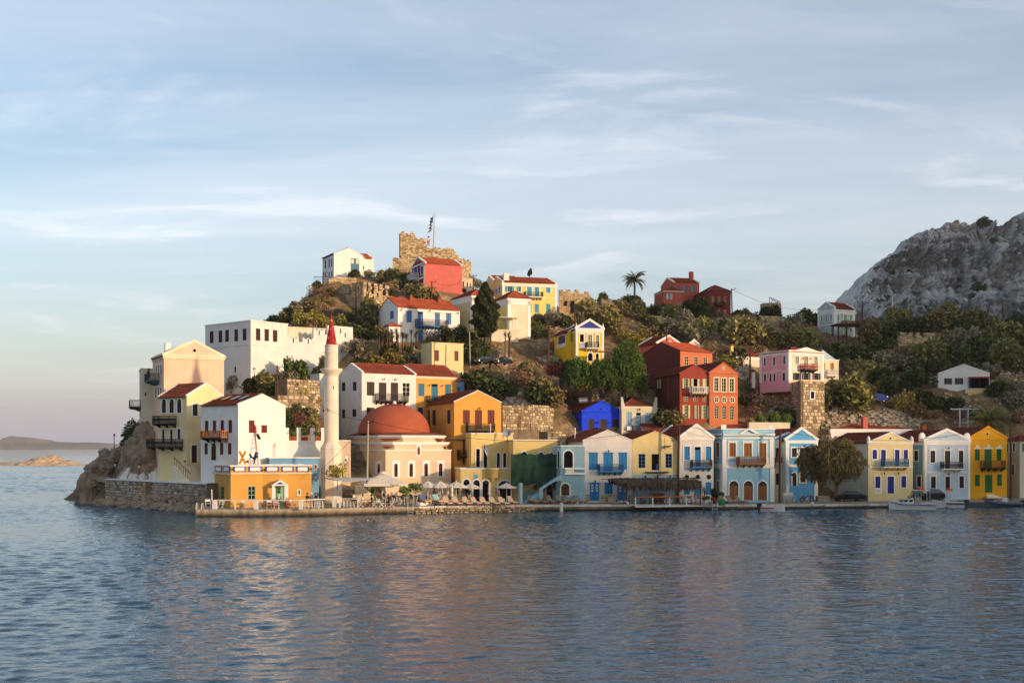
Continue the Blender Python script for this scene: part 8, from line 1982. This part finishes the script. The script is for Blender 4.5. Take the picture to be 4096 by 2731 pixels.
q = on_quay(1510,1320); mb = MB(); mb.box(0,.85,0,.6,0,.95); tag(mb.build('drinks_fridge',WH,None,q+Vector((0,1.6,0))),'low white fridge in the shade of the thatch','fridge')
kd = chair(dk,dk)
for i,x in enumerate((1080,1180,1290,1400,1460,1560,1680,1790,1880)): put(kd,i == 0,on_quay(x,1328)+Vector((0,.4+.5*(i % 2),.1)),i*1.1,'dark chair on the thatched bar deck','chair','dark chairs on the bar deck')
kt = table(.74,.36,C['dark_brown_wood'])
for i,x in enumerate((1130,1340,1520,1730)): put(kt,i == 0,on_quay(x,1328)+Vector((0,.7,.1)),0,'dark round table on the thatched bar deck','table','dark tables on the bar deck')
for i,x in enumerate((1820,1855)): o = put(chair(ORW,ORW),True,on_quay(x,1240)+Vector((0,.3,0)),2.8,'bright orange-brown wooden chair at the right end of the bar','chair','orange wooden chairs')
def pot(label,loc,s,k,pm=None,cat='potted plant',lf=.13,n=300,group=None):
 r = empty('potted_plant',loc,0,label,cat,group); mb = MB(); mb.lathe([(.01,0),(.13*s,0),(.18*s,.3*s),(.2*s,.34*s),(.16*s,.34*s)],10); mb.build('pot',pm or TC,r); P = clumps(n,.32*s,int(loc[0]*97) % 999,6,1.1); P[:,2] += .32*s; link('foliage',np_mesh('foliage',[(leaves(P,lf*.6*s,3,.5,.4),0)],[LEAF[k]]),r); return r
vw(2680,1660,3.92)
yucca('banana-like potted plant at the right end of the bar deck',on_quay(540,1400)+Vector((0,.8,.3)),1.3,5,2)
pot('dark potted palm left of the ornate blue house',on_quay(690,1385),2.2,'dark'); pot('white-potted plant at the corner of the ornate blue house',on_quay(780,1375),1.6,'fresh',WH); pot('green plant in a white pot at the deck corner',on_quay(555,1412),1.4,'fresh',WH)
mb = MB(); q = on_quay(812,1412); mb.lathe([(.3,0),(.32,.2),(.22,.65),(.05,.8)],12); tag(mb.build('hose_net',mat('green_net','1f7a3c',.9),None,q),'heap of bright green fishing net on the quay','net')
vw(780,1660,3.646)
for i,x in enumerate((1375,1412,1450,1565,1600,1625,1760,1800,1840)): pot('terracotta pot of herbs between the white terrace pillars',h_t.P(h_t.ux('F',x),.25,h_t.H+.1),1.4,'fresh',None,'potted plant',.1,160,'pots on the white terrace')
vw(780,1240,3.5636)
for i,x in enumerate((1410,1450,1512,1570,1630,1690,1755)): p = at(x,1137,147.2+(x-1410)*.009); pot('terracotta pot on the golden terrace wall',(p.x,p.y-.1,p.z),1.5,'dark',None,'potted plant',.1,120,'pots on the golden terrace wall')
vw(2900,1340,3.92)
for i,x in enumerate((555,735,810,990)): p = at(x,1360,152); o = link('grass_clump',np_mesh('clump',[(leaves(np.random.RandomState(i).normal(size=(260,3))*np.array([.28,.28,.2])+np.array([0,0,.5]),.5,i,.06,3.0),0)],[LEAF['fresh']]),None,(p.x,p.y+.4,p.z-.1)); tag(o,'upright green grass clump in the terrace bed','grass clump','grass clumps of the terrace bed')
# ---------------------------------------------------------------- boats
def hull(mb,L_,B,H,sheer=.25,bow=.9,mi=0,inner=1,n=14,z0=-.15):
 S = []
 for i in range(n+1):
  t = i/n; w_ = B/2*min(1,(1-t)**.55*1.25) if t > .45 else B/2*(.88+.12*min(1,t/.45)); w_ = max(w_,.02); zt = H+sheer*max(0,t-.35)**2*3; x = -L_/2+L_*t
  S.append([(x-bow*.25*(t > .8)*(t-.8),0,z0+.5*max(0,t-.75)**2*8*H*.5),(x,w_*.72,z0+.25*H+.3*max(0,t-.7)*H),(x+.04,w_,zt),(x+.04,w_-.09 if w_ > .12 else .01,zt),(x,max(0.005,w_*.65-.06),zt-.45*H)])
 for sg in (1,-1):
  V = [(p[0],p[1]*sg,p[2]) for s_ in S for p in s_]; k = 5
  for j in range(4): mb.add(V,[((i*k+j,(i+1)*k+j,(i+1)*k+j+1,i*k+j+1) if sg > 0 else (i*k+j+1,(i+1)*k+j+1,(i+1)*k+j,i*k+j)) for i in range(n)],mi if j < 2 else inner,True)
 V = [(p[0],p[1]*sg,p[2]) for s_ in S for sg in (1,-1) for p in (s_[4],)]; mb.add(V,[(2*i,2*i+2,2*i+3,2*i+1) for i in range(n)],inner)
 e = S[0]; mb.add([e[0],e[1],e[2],(e[2][0],-e[2][1],e[2][2]),(e[1][0],-e[1][1],e[1][2])],[(0,1,2,3,4)],mi)
GEL = mat('white_gelcoat','d4d2cc',.3,spec=.5); NV = mat('navy_gelcoat','1c2a5a',.35); RDP = mat('red_boat_paint','b8341c',.5); OB = mat('outboard_black','17181b',.35,spec=.5); GRT = mat('grey_rubber','5a6068',.6); ORG = mat('orange_float','d8451c',.6); GLS = C['glass']
def boat(label,x,y,rz,L_,B,H,m,inner=None,outb=True,stripe=None,name='motorboat'):
 d = CH*F/(PY(y)-HZ); r = empty(name,((PX(x)-2048)*d/F,d,0),rz,label,'boat'); mb = MB(); hull(mb,L_,B,H); mb.build('hull',[m,inner or GEL],r)
 if stripe:
  for sg in (-1,1): mb = MB(); mb.prism([(-L_*.48,sg*(B/2*.93),H*.62),(L_*.1,sg*(B/2*1.0),H*.66),(L_*.1,sg*B/2*1.02,H*.86),(-L_*.48,sg*B/2*.95,H*.82)],(0,0,0),(0,sg*.03,0)); mb.build('stripe',stripe,r)
 if outb: mb = MB(); mb.box(-L_/2-.55,-L_/2-.05,-.17,.17,H*.75,H*.75+.5); ob = mb.build('outboard_motor',OB,r); mb = MB(); mb.box(-L_/2-.4,-L_/2-.22,-.06,.06,-.3,H*.75); mb.build('leg',OB,ob)
 return r
vw(2680,1660,3.92); r = boat('small white dinghy with black outboard and red stripe moored by the quay',1620,1508,-.55,2.7,1.25,.55,GEL,GEL,True,RDP,'dinghy')
vw(3496,1660,3.92)
r = boat('white cabin cruiser with canopy and navy rubbing strake moored at the quay',590,1490,math.pi-.12,5.1,1.95,.85,GEL,GEL,False,None,'cabin_boat')
mb = MB(); mb.prism([(-.1,0,.75),(1.75,0,.85),(1.5,0,1.12),(.2,0,1.42),(-.1,0,1.42)],(0,-.72,0),(0,.72,0)); cb_ = mb.build('cabin',GEL,r)
for sg in (-1,1):
 for x0 in (.05,.62,1.1): mb = MB(); mb.box(x0,x0+.38,sg*.73-.01,sg*.73+.01,1.0,1.2-.05*(x0 > 1)); mb.build('window',GLS,cb_)
 mb = MB(); mb.prism([(-2.5,sg*.95,.68),(1.2,sg*.97,.74),(2.45,sg*.12,1.0),(2.45,sg*.14,.94),(1.2,sg*1.0,.66),(-2.5,sg*.98,.6)],(0,0,0),(0,sg*.03,0)); mb.build('strake',NV,r)
mb = MB(); mb.box(-.2,1.3,-.74,.74,1.2,1.26); mb.build('cabin_band',NV,cb_)
mb = MB(); mb.prism([(.35,0,1.42),(.2,0,1.42),(-.35,0,2.3),(-.25,0,2.3)],(0,-.7,0),(0,.7,0)); mb.build('windscreen',GLS,r); mb = MB(); mb.box(-2.0,-.1,-.85,.85,2.28,2.36); mb.build('canopy',GEL,r)
for x,y in ((-1.9,-.75),(-1.9,.75),(-.9,-.75),(-.9,.75),(-.25,-.7),(-.25,.7)): mb = MB(); mb.bar((x,y,.8),(x*.98,y,2.3),.05); mb.build('canopy_post',CHR,r)
mb = MB(); mb.box(-.3,-1.0,-.5,.2,.7,1.5); mb.build('console',C['grey_beige_wood'],r); mb = MB(); mb.box(-1.4,-.7,-.35,.35,2.37,2.6); mb.build('life_raft',ORG,r)
mb = MB(); mb.tube([(2.4,0,1.0),(2.4,0,1.35),(1.2,-.8,1.25),(1.0,-.85,.9)],.02,4); mb.tube([(2.4,0,1.35),(1.2,.8,1.25)],.02,4); mb.build('bow_rail',CHR,r)
r = boat('open white motorboat with blue stripe, steering arch and orange float',1160,1450,math.pi-.2,3.6,1.5,.7,GEL,GEL,True,NV,'open_motorboat')
for y in (-.5,.5): mb = MB(); mb.tube([(.1,y,.5),(.05,y,2.0),(-.1,y,2.05)],.035,6); mb.build('arch_post',CHR,r)
mb = MB(); mb.box(-.75,.35,-.65,.65,2.02,2.08); mb.build('bimini',CV,r); mb = MB(); mb.box(-.5,.1,-.4,.2,2.09,2.3); mb.build('float',ORG,r); mb = MB(); mb.box(-.1,.3,-.25,.25,.4,1.15); mb.build('console',GEL,r); mb = MB(); mb.ball((.3,.85,.12),.13); mb.build('fender',ORG,r)
boat('low dark rowing boat with red-painted inside',1560,1432,math.pi-.1,3.6,1.3,.5,GRT,RDP,True,None,'rowing_boat')
r = boat('grey inflatable boat with white console at the right edge',2020,1436,math.pi-.12,4.2,1.3,.45,GRT,GEL,True,None,'inflatable_boat')
for sg in (-1,1): mb = MB(); mb.tube([(-2.1,sg*.72,.42),(0,sg*.78,.45),(1.2,sg*.62,.55),(2.1,sg*.05,.78)],[.2,.22,.2,.14],8); mb.build('tube',GRT,r)
mb = MB(); mb.box(-.5,.0,-.3,.3,.4,1.1); mb.prism([(-.1,0,1.1),(.0,0,1.1),(-.15,0,1.4)],(0,-.3,0),(0,.3,0)); mb.build('console',GEL,r); mb = MB(); mb.tube([(-1.9,-.6,.5),(-1.8,-.6,1.3),(-1.8,.6,1.3),(-1.9,.6,.5)],.04,6); mb.build('arch',CHR,r)
vw(0,1640,3.734); boat('tiny white boat by the far rocky islet',1545,725,.2,4.6,1.6,.7,GEL,GEL,False)
vw(0,0,1)
for x,y,c in ((1368,2083.5,0),(1470,2082.5,0),(1646,2081.5,0),(1763,2080.5,0),(1941,2080,0),(3462,2063,1)): d = CH*F/(y-HZ); mb = MB(); mb.ball((0,0,0),.13); tag(mb.build('buoy',mat('yellow_buoy','d89a1c',.5) if not c else ORG,None,((x-2048)*d/F,d,.04)),'round yellow buoy floating in the row off the quay' if not c else 'single orange buoy floating off the tamarisk trees','buoy','yellow swim buoys' if not c else None)
# ---------------------------------------------------------------- vehicles
TYR = mat('tyre_rubber','141414',.9); RIM = mat('alloy_rim','9a9a9c',.3,metal=.8); LMP = mat('lamp_glass','c8ccd0',.1,spec=.6); TLR = mat('tail_lamp','8a1414',.3)
CGL = mat('car_glass','39434a',.08,spec=.8)
def car(label,loc,rz,col,L_=4.2,hatch=False,s=1.0):
 m = mat('car_paint_'+col,col,.22,spec=.6); r = empty('parked_car',loc,rz,label,'car'); h = L_/2; top = 1.48 if hatch else 1.3
 pr_ = [(-h,.45),(-h+.03,.75),(-h+.15,.88),(-h*.38,.95),(h*.5,.98),(h*.9,.95),(h,.75),(h,.45),(h*.9,.25),(-h*.9,.25)]; W = .84
 mb = MB(); k = len(pr_); vs_ = []
 for y,q in ((-W,.93),(-W*.97,1),(W*.97,1),(W,.93)): vs_ += [(x*q,y,.25+(z-.25)*(1 if abs(y) < W else .9)) for x,z in pr_]
 mb.add(vs_,[(j*k+i,j*k+(i+1) % k,(j+1)*k+(i+1) % k,(j+1)*k+i) for j in range(3) for i in range(k)]+[tuple(range(k))[::-1],tuple(range(3*k,4*k))]); mb.build('body',m,r)
 cp = [(-h*.42,.94),(-h*.05,top),(h*.45,top-.02),(h*(.9 if hatch else .78),.95)]; mb = MB(); vs_ = [(x,sg*(W-.06 if z < 1 else W-.26),z) for sg in (-1,1) for x,z in cp]; mb.add(vs_,[(0,1,5,4),(1,2,6,5),(2,3,7,6),(3,2,1,0),(4,5,6,7)],0); cab = mb.build('cabin',m,r)
 for sg in (-1,1):
  for a,b,c,d_ in ((-.34,.16,-.05,.14),(.2,.68,.18,.42)): mb = MB(); mb.add([(h*a,sg*(W-.055),.99),(h*b,sg*(W-.055),.99),(h*d_,sg*(W-.225),top-.09),(h*c,sg*(W-.225),top-.09)],[(0,1,2,3)]); mb.build('side_window',CGL,cab)
  mb = MB(); mb.box(-h*.985,-h*.86,sg*.62-.16,sg*.62+.16,.62,.76); mb.build('headlight',LMP,r); mb = MB(); mb.box(h*.92,h*1.004,sg*.66-.12,sg*.66+.12,.66,.84); mb.build('tail_light',TLR,r)
  for x in (-h*.62,h*.62):
   w_ = empty('wheel',(x,sg*(W-.1),.31)); w_.parent = r; mb = MB(); mb.lathe([(.2,-.1),(.3,-.1),(.31,0),(.3,.1),(.2,.1)],18); ty = mb.build('tyre',TYR,w_); ty.rotation_euler = (math.pi/2,0,0); mb = MB(); mb.cyl((0,-.09,0),(0,.09,0),.2,n=14); mb.build('rim',RIM,w_)
 mb = MB(); mb.add([(cp[0][0]-.01,-.7,.97),(cp[0][0]-.01,.7,.97),(cp[1][0]-.02,.54,top-.04),(cp[1][0]-.02,-.54,top-.04)],[(0,1,2,3)]); ws = mb.build('windscreen',CGL,cab); mb = MB(); mb.box(-h*1.005,-h*.97,-.26,.26,.42,.53); mb.build('number_plate',WH,r); r.scale = (s,s,s); return r
vw(3080,1660,3.92); car('black coupe parked on the quay beside the large tamarisk',on_quay(1255,1352)+Vector((0,.5,0)),.1,'101014',4.0)
vw(3496,1660,3.92); car('dark small hatchback behind the cabin cruiser',on_quay(925,1335)+Vector((0,.6,0)),.1,'14161c',3.0,True); car('silver car at the right picture edge by the pole',on_quay(2300,1270)+Vector((0,.8,0)),.5,'8a929c',3.9,True)
for i,x in enumerate((2140,2230,2290)): mb = MB(); mb.lathe([(.01,0),(.5,0),(.6,.4),(.45,.8),(.1,.95)],9,smooth=False); tag(mb.build('covered_heap',mat('black_tarp','15161a',.6),None,on_quay(x,1160)+Vector((0,3-i,.9))),'black tarpaulin heap behind the silver car','tarp','black tarpaulin heaps')
vw(1780,1060,3.36)
for lb,x,y in (('black car on the hillside track by the red bin',520,1330),('black hatchback on the hillside track right of the pole',775,1340)): p = at(x,y,156.5); car(lb,(p.x,p.y,max(p.z,ground(p.x,p.y)+.05)),.7,'0e1016',3.6,True,.72)
vw(2900,1340,3.92); p = at(2330,990,166); car('blue car half hidden by bushes right of the pink house',(p.x,p.y,max(p.z-.6,ground(p.x,p.y))),.2,'1c3a8a',3.8)
def bike(label,x,y,col,scooter):
 r = empty('scooter' if scooter else 'motorbike',on_quay(x,y),.1,label,'scooter' if scooter else 'motorbike'); m = mat('bike_'+col,col,.35,spec=.5); R = .24 if scooter else .28
 for q in (-.62,.62): w_ = empty('wheel',(q,0,R)); w_.parent = r; mb = MB(); mb.lathe([(R*.72,-.05),(R,-.05),(R,.05),(R*.72,.05)],18); t = mb.build('tyre',TYR,w_); t.rotation_euler = (math.pi/2,0,0); mb = MB(); mb.cyl((0,-.03,0),(0,.03,0),R*.7,n=12); mb.build('rim',RIM,w_)
 mb = MB(); mb.bar((-.62,0,R),(-.42,0,.95),.07); mb.bar((-.42,-.3,1.0),(-.42,.3,1.0),.04); mb.build('fork',OB,r); mb = MB()
 if scooter: mb.prism([(-.55,0,.4),(-.4,0,.9),(-.3,0,.9),(-.3,0,.35),(.15,0,.3),(.2,0,.62),(.8,0,.72),(.85,0,.55),(.5,0,.28),(-.35,0,.2)],(0,-.16,0),(0,.16,0))
 else: mb.prism([(-.45,0,.72),(-.1,0,.62),(.1,0,.5),(.1,0,.35),(-.2,0,.35)],(0,-.1,0),(0,.1,0)); mb.box(-.8,-.45,-.08,.08,R*2+.02,R*2+.08); mb.box(.4,.85,-.08,.08,R*2+.02,R*2+.1)
 mb.build('body',m,r); mb = MB(); mb.box(.05,.75,-.14,.14,.7,.8); mb.build('seat',OB,r); mb = MB(); mb.cyl((-.45,0,.92),(-.58,0,.9),.09,.08,10); mb.build('headlight',LMP,r); mb = MB(); mb.box(-.15,.15,-.12,.12,.25,.5); mb.build('engine',CHR,r)
vw(3080,1660,3.92); bike('black scooter parked before the cream house with navy shutters',1790,1338,'101014',True); bike('red moped parked by the wooden planter',578,1358,'8a1c1c',False); bike('dark motorbike in the shade under the small tamarisk',590,1270,'1c1c20',False)
KY = mat('blue_kayak_plastic','2a6ac0',.4,spec=.5)
for i,(x,y,dz_,a,lb) in enumerate(((320,1300,.25,.15,'blue kayak lying bow-up beside the pole'),(470,1300,.3,-.2,'blue kayak propped behind the red moped'),(435,1225,.5,.05,'blue kayak on a rack at the back'),(300,1190,.8,0.0,'dark blue pedal boat hull on the back rack'))):
 mb = MB(); mb.lathe([(.01,-1.3),(.16,-1.05),(.3,-.5),(.34,0),(.3,.5),(.16,1.05),(.01,1.3)],10,sy=.5); o = mb.build('kayak',KY,None,on_quay(x,y)+Vector((0,.5,dz_))); o.rotation_euler = (.0,math.pi/2-a,.1); tag(o,lb,'kayak'); mb = MB(); mb.lathe([(.16,0),(.2,.05),(.16,.1)],10,(.18,0,0)); mb.build('seat',OB,o)
for x in (248,340):
 for j in range(5): o = put(pr,False,on_quay(x,1365)+Vector((.02*j,.05*j,.09*j)),.2,'white plastic chair in the stack '+('nearest the wooden pole' if x < 300 else 'in front of the blue kayak'),'chair','stacked white chairs at '+str(x),.9)
q = on_quay(825,1350); r = empty('planter_crate',q,.05,'rough wooden planter crate under the small tamarisk','planter')
for z in range(4): mb = MB(); mb.box(-.75,.75,-.4,-.35,z*.17+.02,z*.17+.17); mb.box(-.75,.75,.35,.4,z*.17+.02,z*.17+.17); mb.build('plank',C['grey_beige_wood'],r)
mb = MB(); mb.box(-.72,.72,-.34,.34,0,.66); mb.build('soil',C['mortar'],r)
for i,x in enumerate((650,730,560)): put(tb,False,on_quay(x,1250)+Vector((0,1,0)),0,'white table in the shade before the sky blue house','table','tables at the sky blue house')
for i,x in enumerate((520,600,680,760)): put(kd,False,on_quay(x,1240)+Vector((0,1.2,0)),i,'dark chair in the shade before the sky blue house','chair','dark chairs at the sky blue house')
vw(2680,1660,3.92); q = on_quay(1740,1180); r = empty('wooden_fence',q+Vector((0,3.2,.3)),.1,'brown wooden terrace fence left of the sky blue house door','fence')
for i in range(15): mb = MB(); mb.box(i*.11,i*.11+.07,0,.05,-.3,1.0); mb.build('picket',C['brown_wood'],r)
mb = MB(); mb.box(-.05,1.7,-.03,.08,1.0,1.07); mb.build('rail',C['brown_wood'],r)
# ---------------------------------------------------------------- lamps, poles, wires, roof gear
vw(280,1640,3.409); LG = mat('street_lamp_glass','d8c8a8',.3)
def street_lamp(label,base,h):
 r = empty('street_lamp',base,0,label,'street lamp'); mb = MB(); mb.cyl((0,0,-.2),(0,0,h-.5),.06,.045,8); mb.build('post',C['iron'],r); mb = MB(); mb.lathe([(.08,h-.5),(.17,h-.15),(.01,h-.14)],6); mb.build('lantern',LG,r); mb = MB(); mb.lathe([(.2,h-.15),(.1,h-.02),(.02,h+.08)],6); mb.build('cap',C['iron'],r)
for x,y0,y1,d,lb in ((603,500,325,152,'black street lamp against the sky at the end of the path'),(745,520,325,151,'black street lamp beside the roofless hut'),(615,900,715,147,'street lamp among the rocks below the path'),(945,940,735,143,'street lamp before the limewashed boulders'),(1567,945,690,135,'street lamp at the foot of the stone stair')): p = at(x,y0,d); street_lamp(lb,p,zat(y1,d)-p.z)
vw(780,1240,3.5636); p = at(845,950,151); street_lamp('street lamp at the corner of the big white house',p,zat(825,151)-p.z)
TB_ = mat('pole_timber','5f3a24',.95,'grain',.15,.2); TOPS = {}
def upole(k,label,x0,y0,x1,y1,d,r0=.13,m=None,arm=True):
 a,b = at(x0,y0,d),at(x1,y1,d); r = empty('utility_pole',a,0,label,'utility pole'); mb = MB(); mb.cyl((0,0,-1.0),b-a,r0,r0*.75,8); mb.build('pole',m or TB_,r); TOPS[k] = b
 if arm:
  mb = MB(); c = b-a; mb.bar(c+Vector((-.1,-.1,-.25)),c+Vector((.65,-.1,-.15)),.07); mb.build('cross_arm',C['iron'],r); mb = MB(); mb.cyl(c+Vector((.6,-.1,-.15)),c+Vector((.6,-.1,.15)),.05,n=6); mb.build('insulator',C['iron'],r)
vw(2680,1660,3.92); upole('a','brown utility pole between the yellow and the white quay house',112,1290,146,125,137,.16); upole('b','brown utility pole with strut right of the ornate blue house',1715,1355,1728,255,138.5,.16)
a,b = at(1640,830,138.6),at(1712,540,138.4); mb = MB(); mb.cyl(a,b,.09,n=6); tag(mb.build('pole_strut',TB_),'slanting strut leaning on the pole right of the blue house','strut')
vw(3496,1660,3.92); upole('c','brown utility pole at the right picture edge before the pale house',2145,1265,2142,130,146,.16)
vw(1240,1420,3.92); upole('d','grey timber pole with white painted foot before the mosque',895,1870,912,1030,125,.12,C['grey_beige_wood'])
vw(780,1240,3.5636); upole('e','thin brown pole in the bushes below the big white house',1160,1280,1175,790,142,.12)
vw(1080,840,3.92); upole('f','rust-red pole on the left slope below the hilltop house',838,1600,834,975,186,.13); upole('g','rust-red pole standing in front of the pillared ruin',1345,1660,1352,1135,180,.13)
vw(1480,840,4.356); upole('h','pole in front of the rose red wall',1072,1580,1075,1240,184,.11); upole('i','dark pole right of the rose red house',1800,1415,1796,1130,195,.12)
vw(1780,1060,3.36); upole('j','pale pole by the flat cream outbuilding',340,1290,328,895,157,.1,C['grey_beige_wood'],False); upole('k','brown pole between the two hillside cars',602,1310,618,905,157,.12,None,False); upole('l','tall dark pole left of the bright yellow house',1385,1300,1395,810,162,.13); upole('m','short pole above the bright yellow roof',1748,770,1740,600,172,.12)
vw(2400,1040,3.36); upole('n','leaning pole at the right of the oxblood house',1778,720,1767,385,203,.13); upole('o','pole rising behind the upper red roof',898,1105,897,905,168,.12)
vw(2900,1340,3.92); upole('p','brown pole in front of the cream house left of the pink one',385,700,397,190,166,.14)
vw(3000,1120,3.92); upole('q','pole right of the grey-green house',1762,690,1758,325,196,.12); upole('r','thin pale mast against the cliff',2228,580,2230,240,230,.07,C['white_iron'],False); upole('t','dark pole in the bushes below the grey-green house',2010,1560,2014,1265,176,.12)
vw(3396,820,3.267); upole('s','brown pole against the cliff at far right',2012,1535,2000,1240,214,.13)
for x,lb in ((1345,'left concrete pylon leg behind the grey-blue house'),(1475,'right concrete pylon leg behind the grey-blue house')): vw(3496,1660,3.92); upole('z%d' % x,lb,x,260,x,-110,160,.14,C['grey_blue_plaster'],False)
a,b = at(1340,-95,160),at(1480,-95,160); mb = MB(); mb.bar(a+Vector((-1.4,-.2,0)),b+Vector((1.4,-.2,0)),.14); mb.bar(at(1350,115,160),at(1470,115,160),.12); tag(mb.build('pylon_crossbar',C['grey_blue_plaster']),'crossbars joining the twin concrete pylon legs','crossbar')
def wire(label,a,b,sag,r=.022):
 a,b = Vector(a),Vector(b); mb = MB(); mb.tube([a.lerp(b,i/14)-Vector((0,0,sag*4*(i/14)*(1-i/14))) for i in range(15)],r,4); tag(mb.build('power_line',C['iron']),label,'wire')
TP_ = TOPS
for a,b,sg,lb in (('d','a',2.2,'long sagging wire from the mosque pole to the yellow house pole'),('e','d',1.6,'wire from the bush pole to the mosque pole'),('a','b',.8,'wire along the fronts from the yellow house to the blue house'),('b','c',1.6,'wire from the blue house pole to the right edge pole'),('n','q',2.6,'skyline wire from the oxblood house to the grey-green house'),('q','s',2.2,'wire across the foot of the cliff'),('f','g',1.0,'wire below the hilltop house'),('h','i',1.2,'wire across the rose red wall'),('g','h',1.4,'wire above the long white house roof'),('l','m',.7,'wire above the bright yellow house'),('o','p',1.4,'wire from the red roof to the cream house')): wire(lb,TP_[a],TP_[b],sg)
vw(1240,1420,3.92); wire('guy wire slanting down left from the mosque pole',TOPS['d'],at(60,1900,124),.2)
vw(1780,1700,3.92); r = empty('satellite_dish',at(975,225,138),.3,'grey satellite dish on the arcade house roof','satellite dish'); mb = MB(); mb.cyl((0,0,-.2),(0,0,.5),.04,n=6); mb.build('stand',C['iron'],r); mb = MB(); mb.lathe([(.01,0),(.3,.06),(.5,.18),(.52,.18)],20); o = mb.build('reflector',mat('dish_grey','9a9c9e',.5),r,(0,0,.75)); o.rotation_euler = (1.3,0,-.5); mb = MB(); mb.bar((.1,-.05,.75),(.45,-.5,.95),.03); mb.build('feed_arm',C['iron'],r)
for x,y0,y1,lb in ((712,125,-25,'white mast with guy wires on the arcade house roof'),(1148,215,-140,'tall thin aerial on the arcade roof'),(1178,125,-250,'taller aerial with comb antenna behind the arcade roof'),(1343,120,-70,'thin grey aerial right of the satellite dish'),(2037,210,40,'steel flue pipe by the white quay house roof')): a,b = at(x,y0,140),at(x,y1,140); mb = MB(); mb.cyl(a,b,.05 if x != 2037 else .09,n=6); o = mb.build('roof_mast',C['white_iron'] if x in (712,2037) else C['rust_iron']); tag(o,lb,'mast')
flag('flag','blue and white striped flag on a slanting staff at the arcade windows',at(612,300,139),at(655,360,139),at(628,480,138.6),1.6,2); a,b = at(590,285,139),at(660,350,139); wire('slanting flag staff at the arcade windows',a,b,0,.025)
vw(1240,1700,3.92); a,b = at(600,830,128),at(596,450,128); wire('thin white flag staff left of the mosque door',a,b,0,.03); mb = MB(); mb.add([at(594,470,127.95),at(590,570,127.95),at(540,610,128.1),at(524,545,127.9),at(560,500,127.8)],[(0,1,2,3,4)]); o = mb.build('flag',C['flag_white']); tag(o,'white flag with a small red emblem left of the mosque door','flag'); p = at(562,545,127.7); mb = MB(); mb.ball(p,.12,8,6,sy=.15); mb.build('emblem',TLR,o)
# beacon mast on the cafe roof and the roof letters
vw(780,1660,3.646); p = at(875,720,124); r = empty('harbour_beacon',p,0,'red and white lattice beacon mast with solar panel on the cafe roof','beacon'); zt = zat(265,124)-p.z
for i,(x,y) in enumerate(((-.55,-.4),(.45,-.4),(.0,.5))): mb = MB(); mb.bar((x,y,0),(x*.15-.05,y*.15,zt),.07); mb.build('leg',RDP if i == 1 else WH,r)
for i in range(7): t = (i+.5)/7; w_ = .55*(1-t*.85); mb = MB(); mb.bar((-w_,-w_*.7,zt*t),(w_*.85,-w_*.7,zt*(t+.08)),.045); mb.build('brace',RDP if 2 < i < 5 else WH,r)
for i in range(9): z = zt*(.1+i*.1); mb = MB(); mb.bar((-.62+i*.05,-.5,z),(-.35+i*.035,-.5,z),.035); mb.build('ladder_rung',C['iron'],r)
mb = MB(); mb.lathe([(.05,zt),(.2,zt+.05),(.2,zt+.25),(.16,zt+.3),(.16,zt+.5),(.2,zt+.52),(.1,zt+.75),(.03,zt+.95)],12); mb.build('lantern',mat('beacon_red','b01c1c',.4),r); mb = MB(); mb.prism([(.1,-.3,zt-.05),(.45,-.3,zt-.05),(.75,-.3,zt-.65),(.4,-.3,zt-.65)],(0,0,0),(0,.05,0)); mb.build('solar_panel',OB,r); mb = MB(); mb.box(-.55,.0,-.6,-.2,.1,.55); mb.build('equipment_box',WH,r)
p = at(695,712,123.5); r = empty('letter_sign',p,0,'large free-standing letter sign with a red heart on the cafe roof','sign'); mb = MB(); mb.bar((-.35,0,0),(.3,0,1.4),.24,.2); mb.bar((.3,.02,0),(-.35,.02,1.4),.24,.2); mb.build('letter',C['yellow_wood'],r); mb = MB(); mb.tube([(.75,0,1.1),(.95,0,.75),(1.2,0,.6),(1.35,0,.9),(1.45,0,1.25),(1.65,0,1.2),(1.6,0,.9),(1.25,0,.5),(1.2,0,0)],.12,6); mb.build('letter',NV,r)
mb = MB(); mb.prism([(.35,0,.2),(.75,0,0),(1.1,0,.15),(1.15,0,.35),(.95,0,.42),(.8,0,.32),(.6,0,.45),(.4,0,.38)],(0,-.08,0),(0,.08,0)); mb.build('heart',RDP,r)
# ---------------------------------------------------------------- evening haze over the harbour
hm = bpy.data.materials.new('evening_haze'); hm.use_nodes = True; nn_ = hm.node_tree.nodes; nn_.clear(); ho = nn_.new('ShaderNodeOutputMaterial'); hv_ = nn_.new('ShaderNodeVolumePrincipled'); hv_.inputs['Density'].default_value = 9e-5; hv_.inputs['Color'].default_value = (.82,.84,.92,1); hv_.inputs['Anisotropy'].default_value = .2; hm.node_tree.links.new(hv_.outputs[0],ho.inputs['Volume'])
mb = MB(); mb.box(-5300,5300,-600,6700,-5,215); tag(mb.build('haze',hm),'thin evening haze over the sea','haze',kind='stuff')
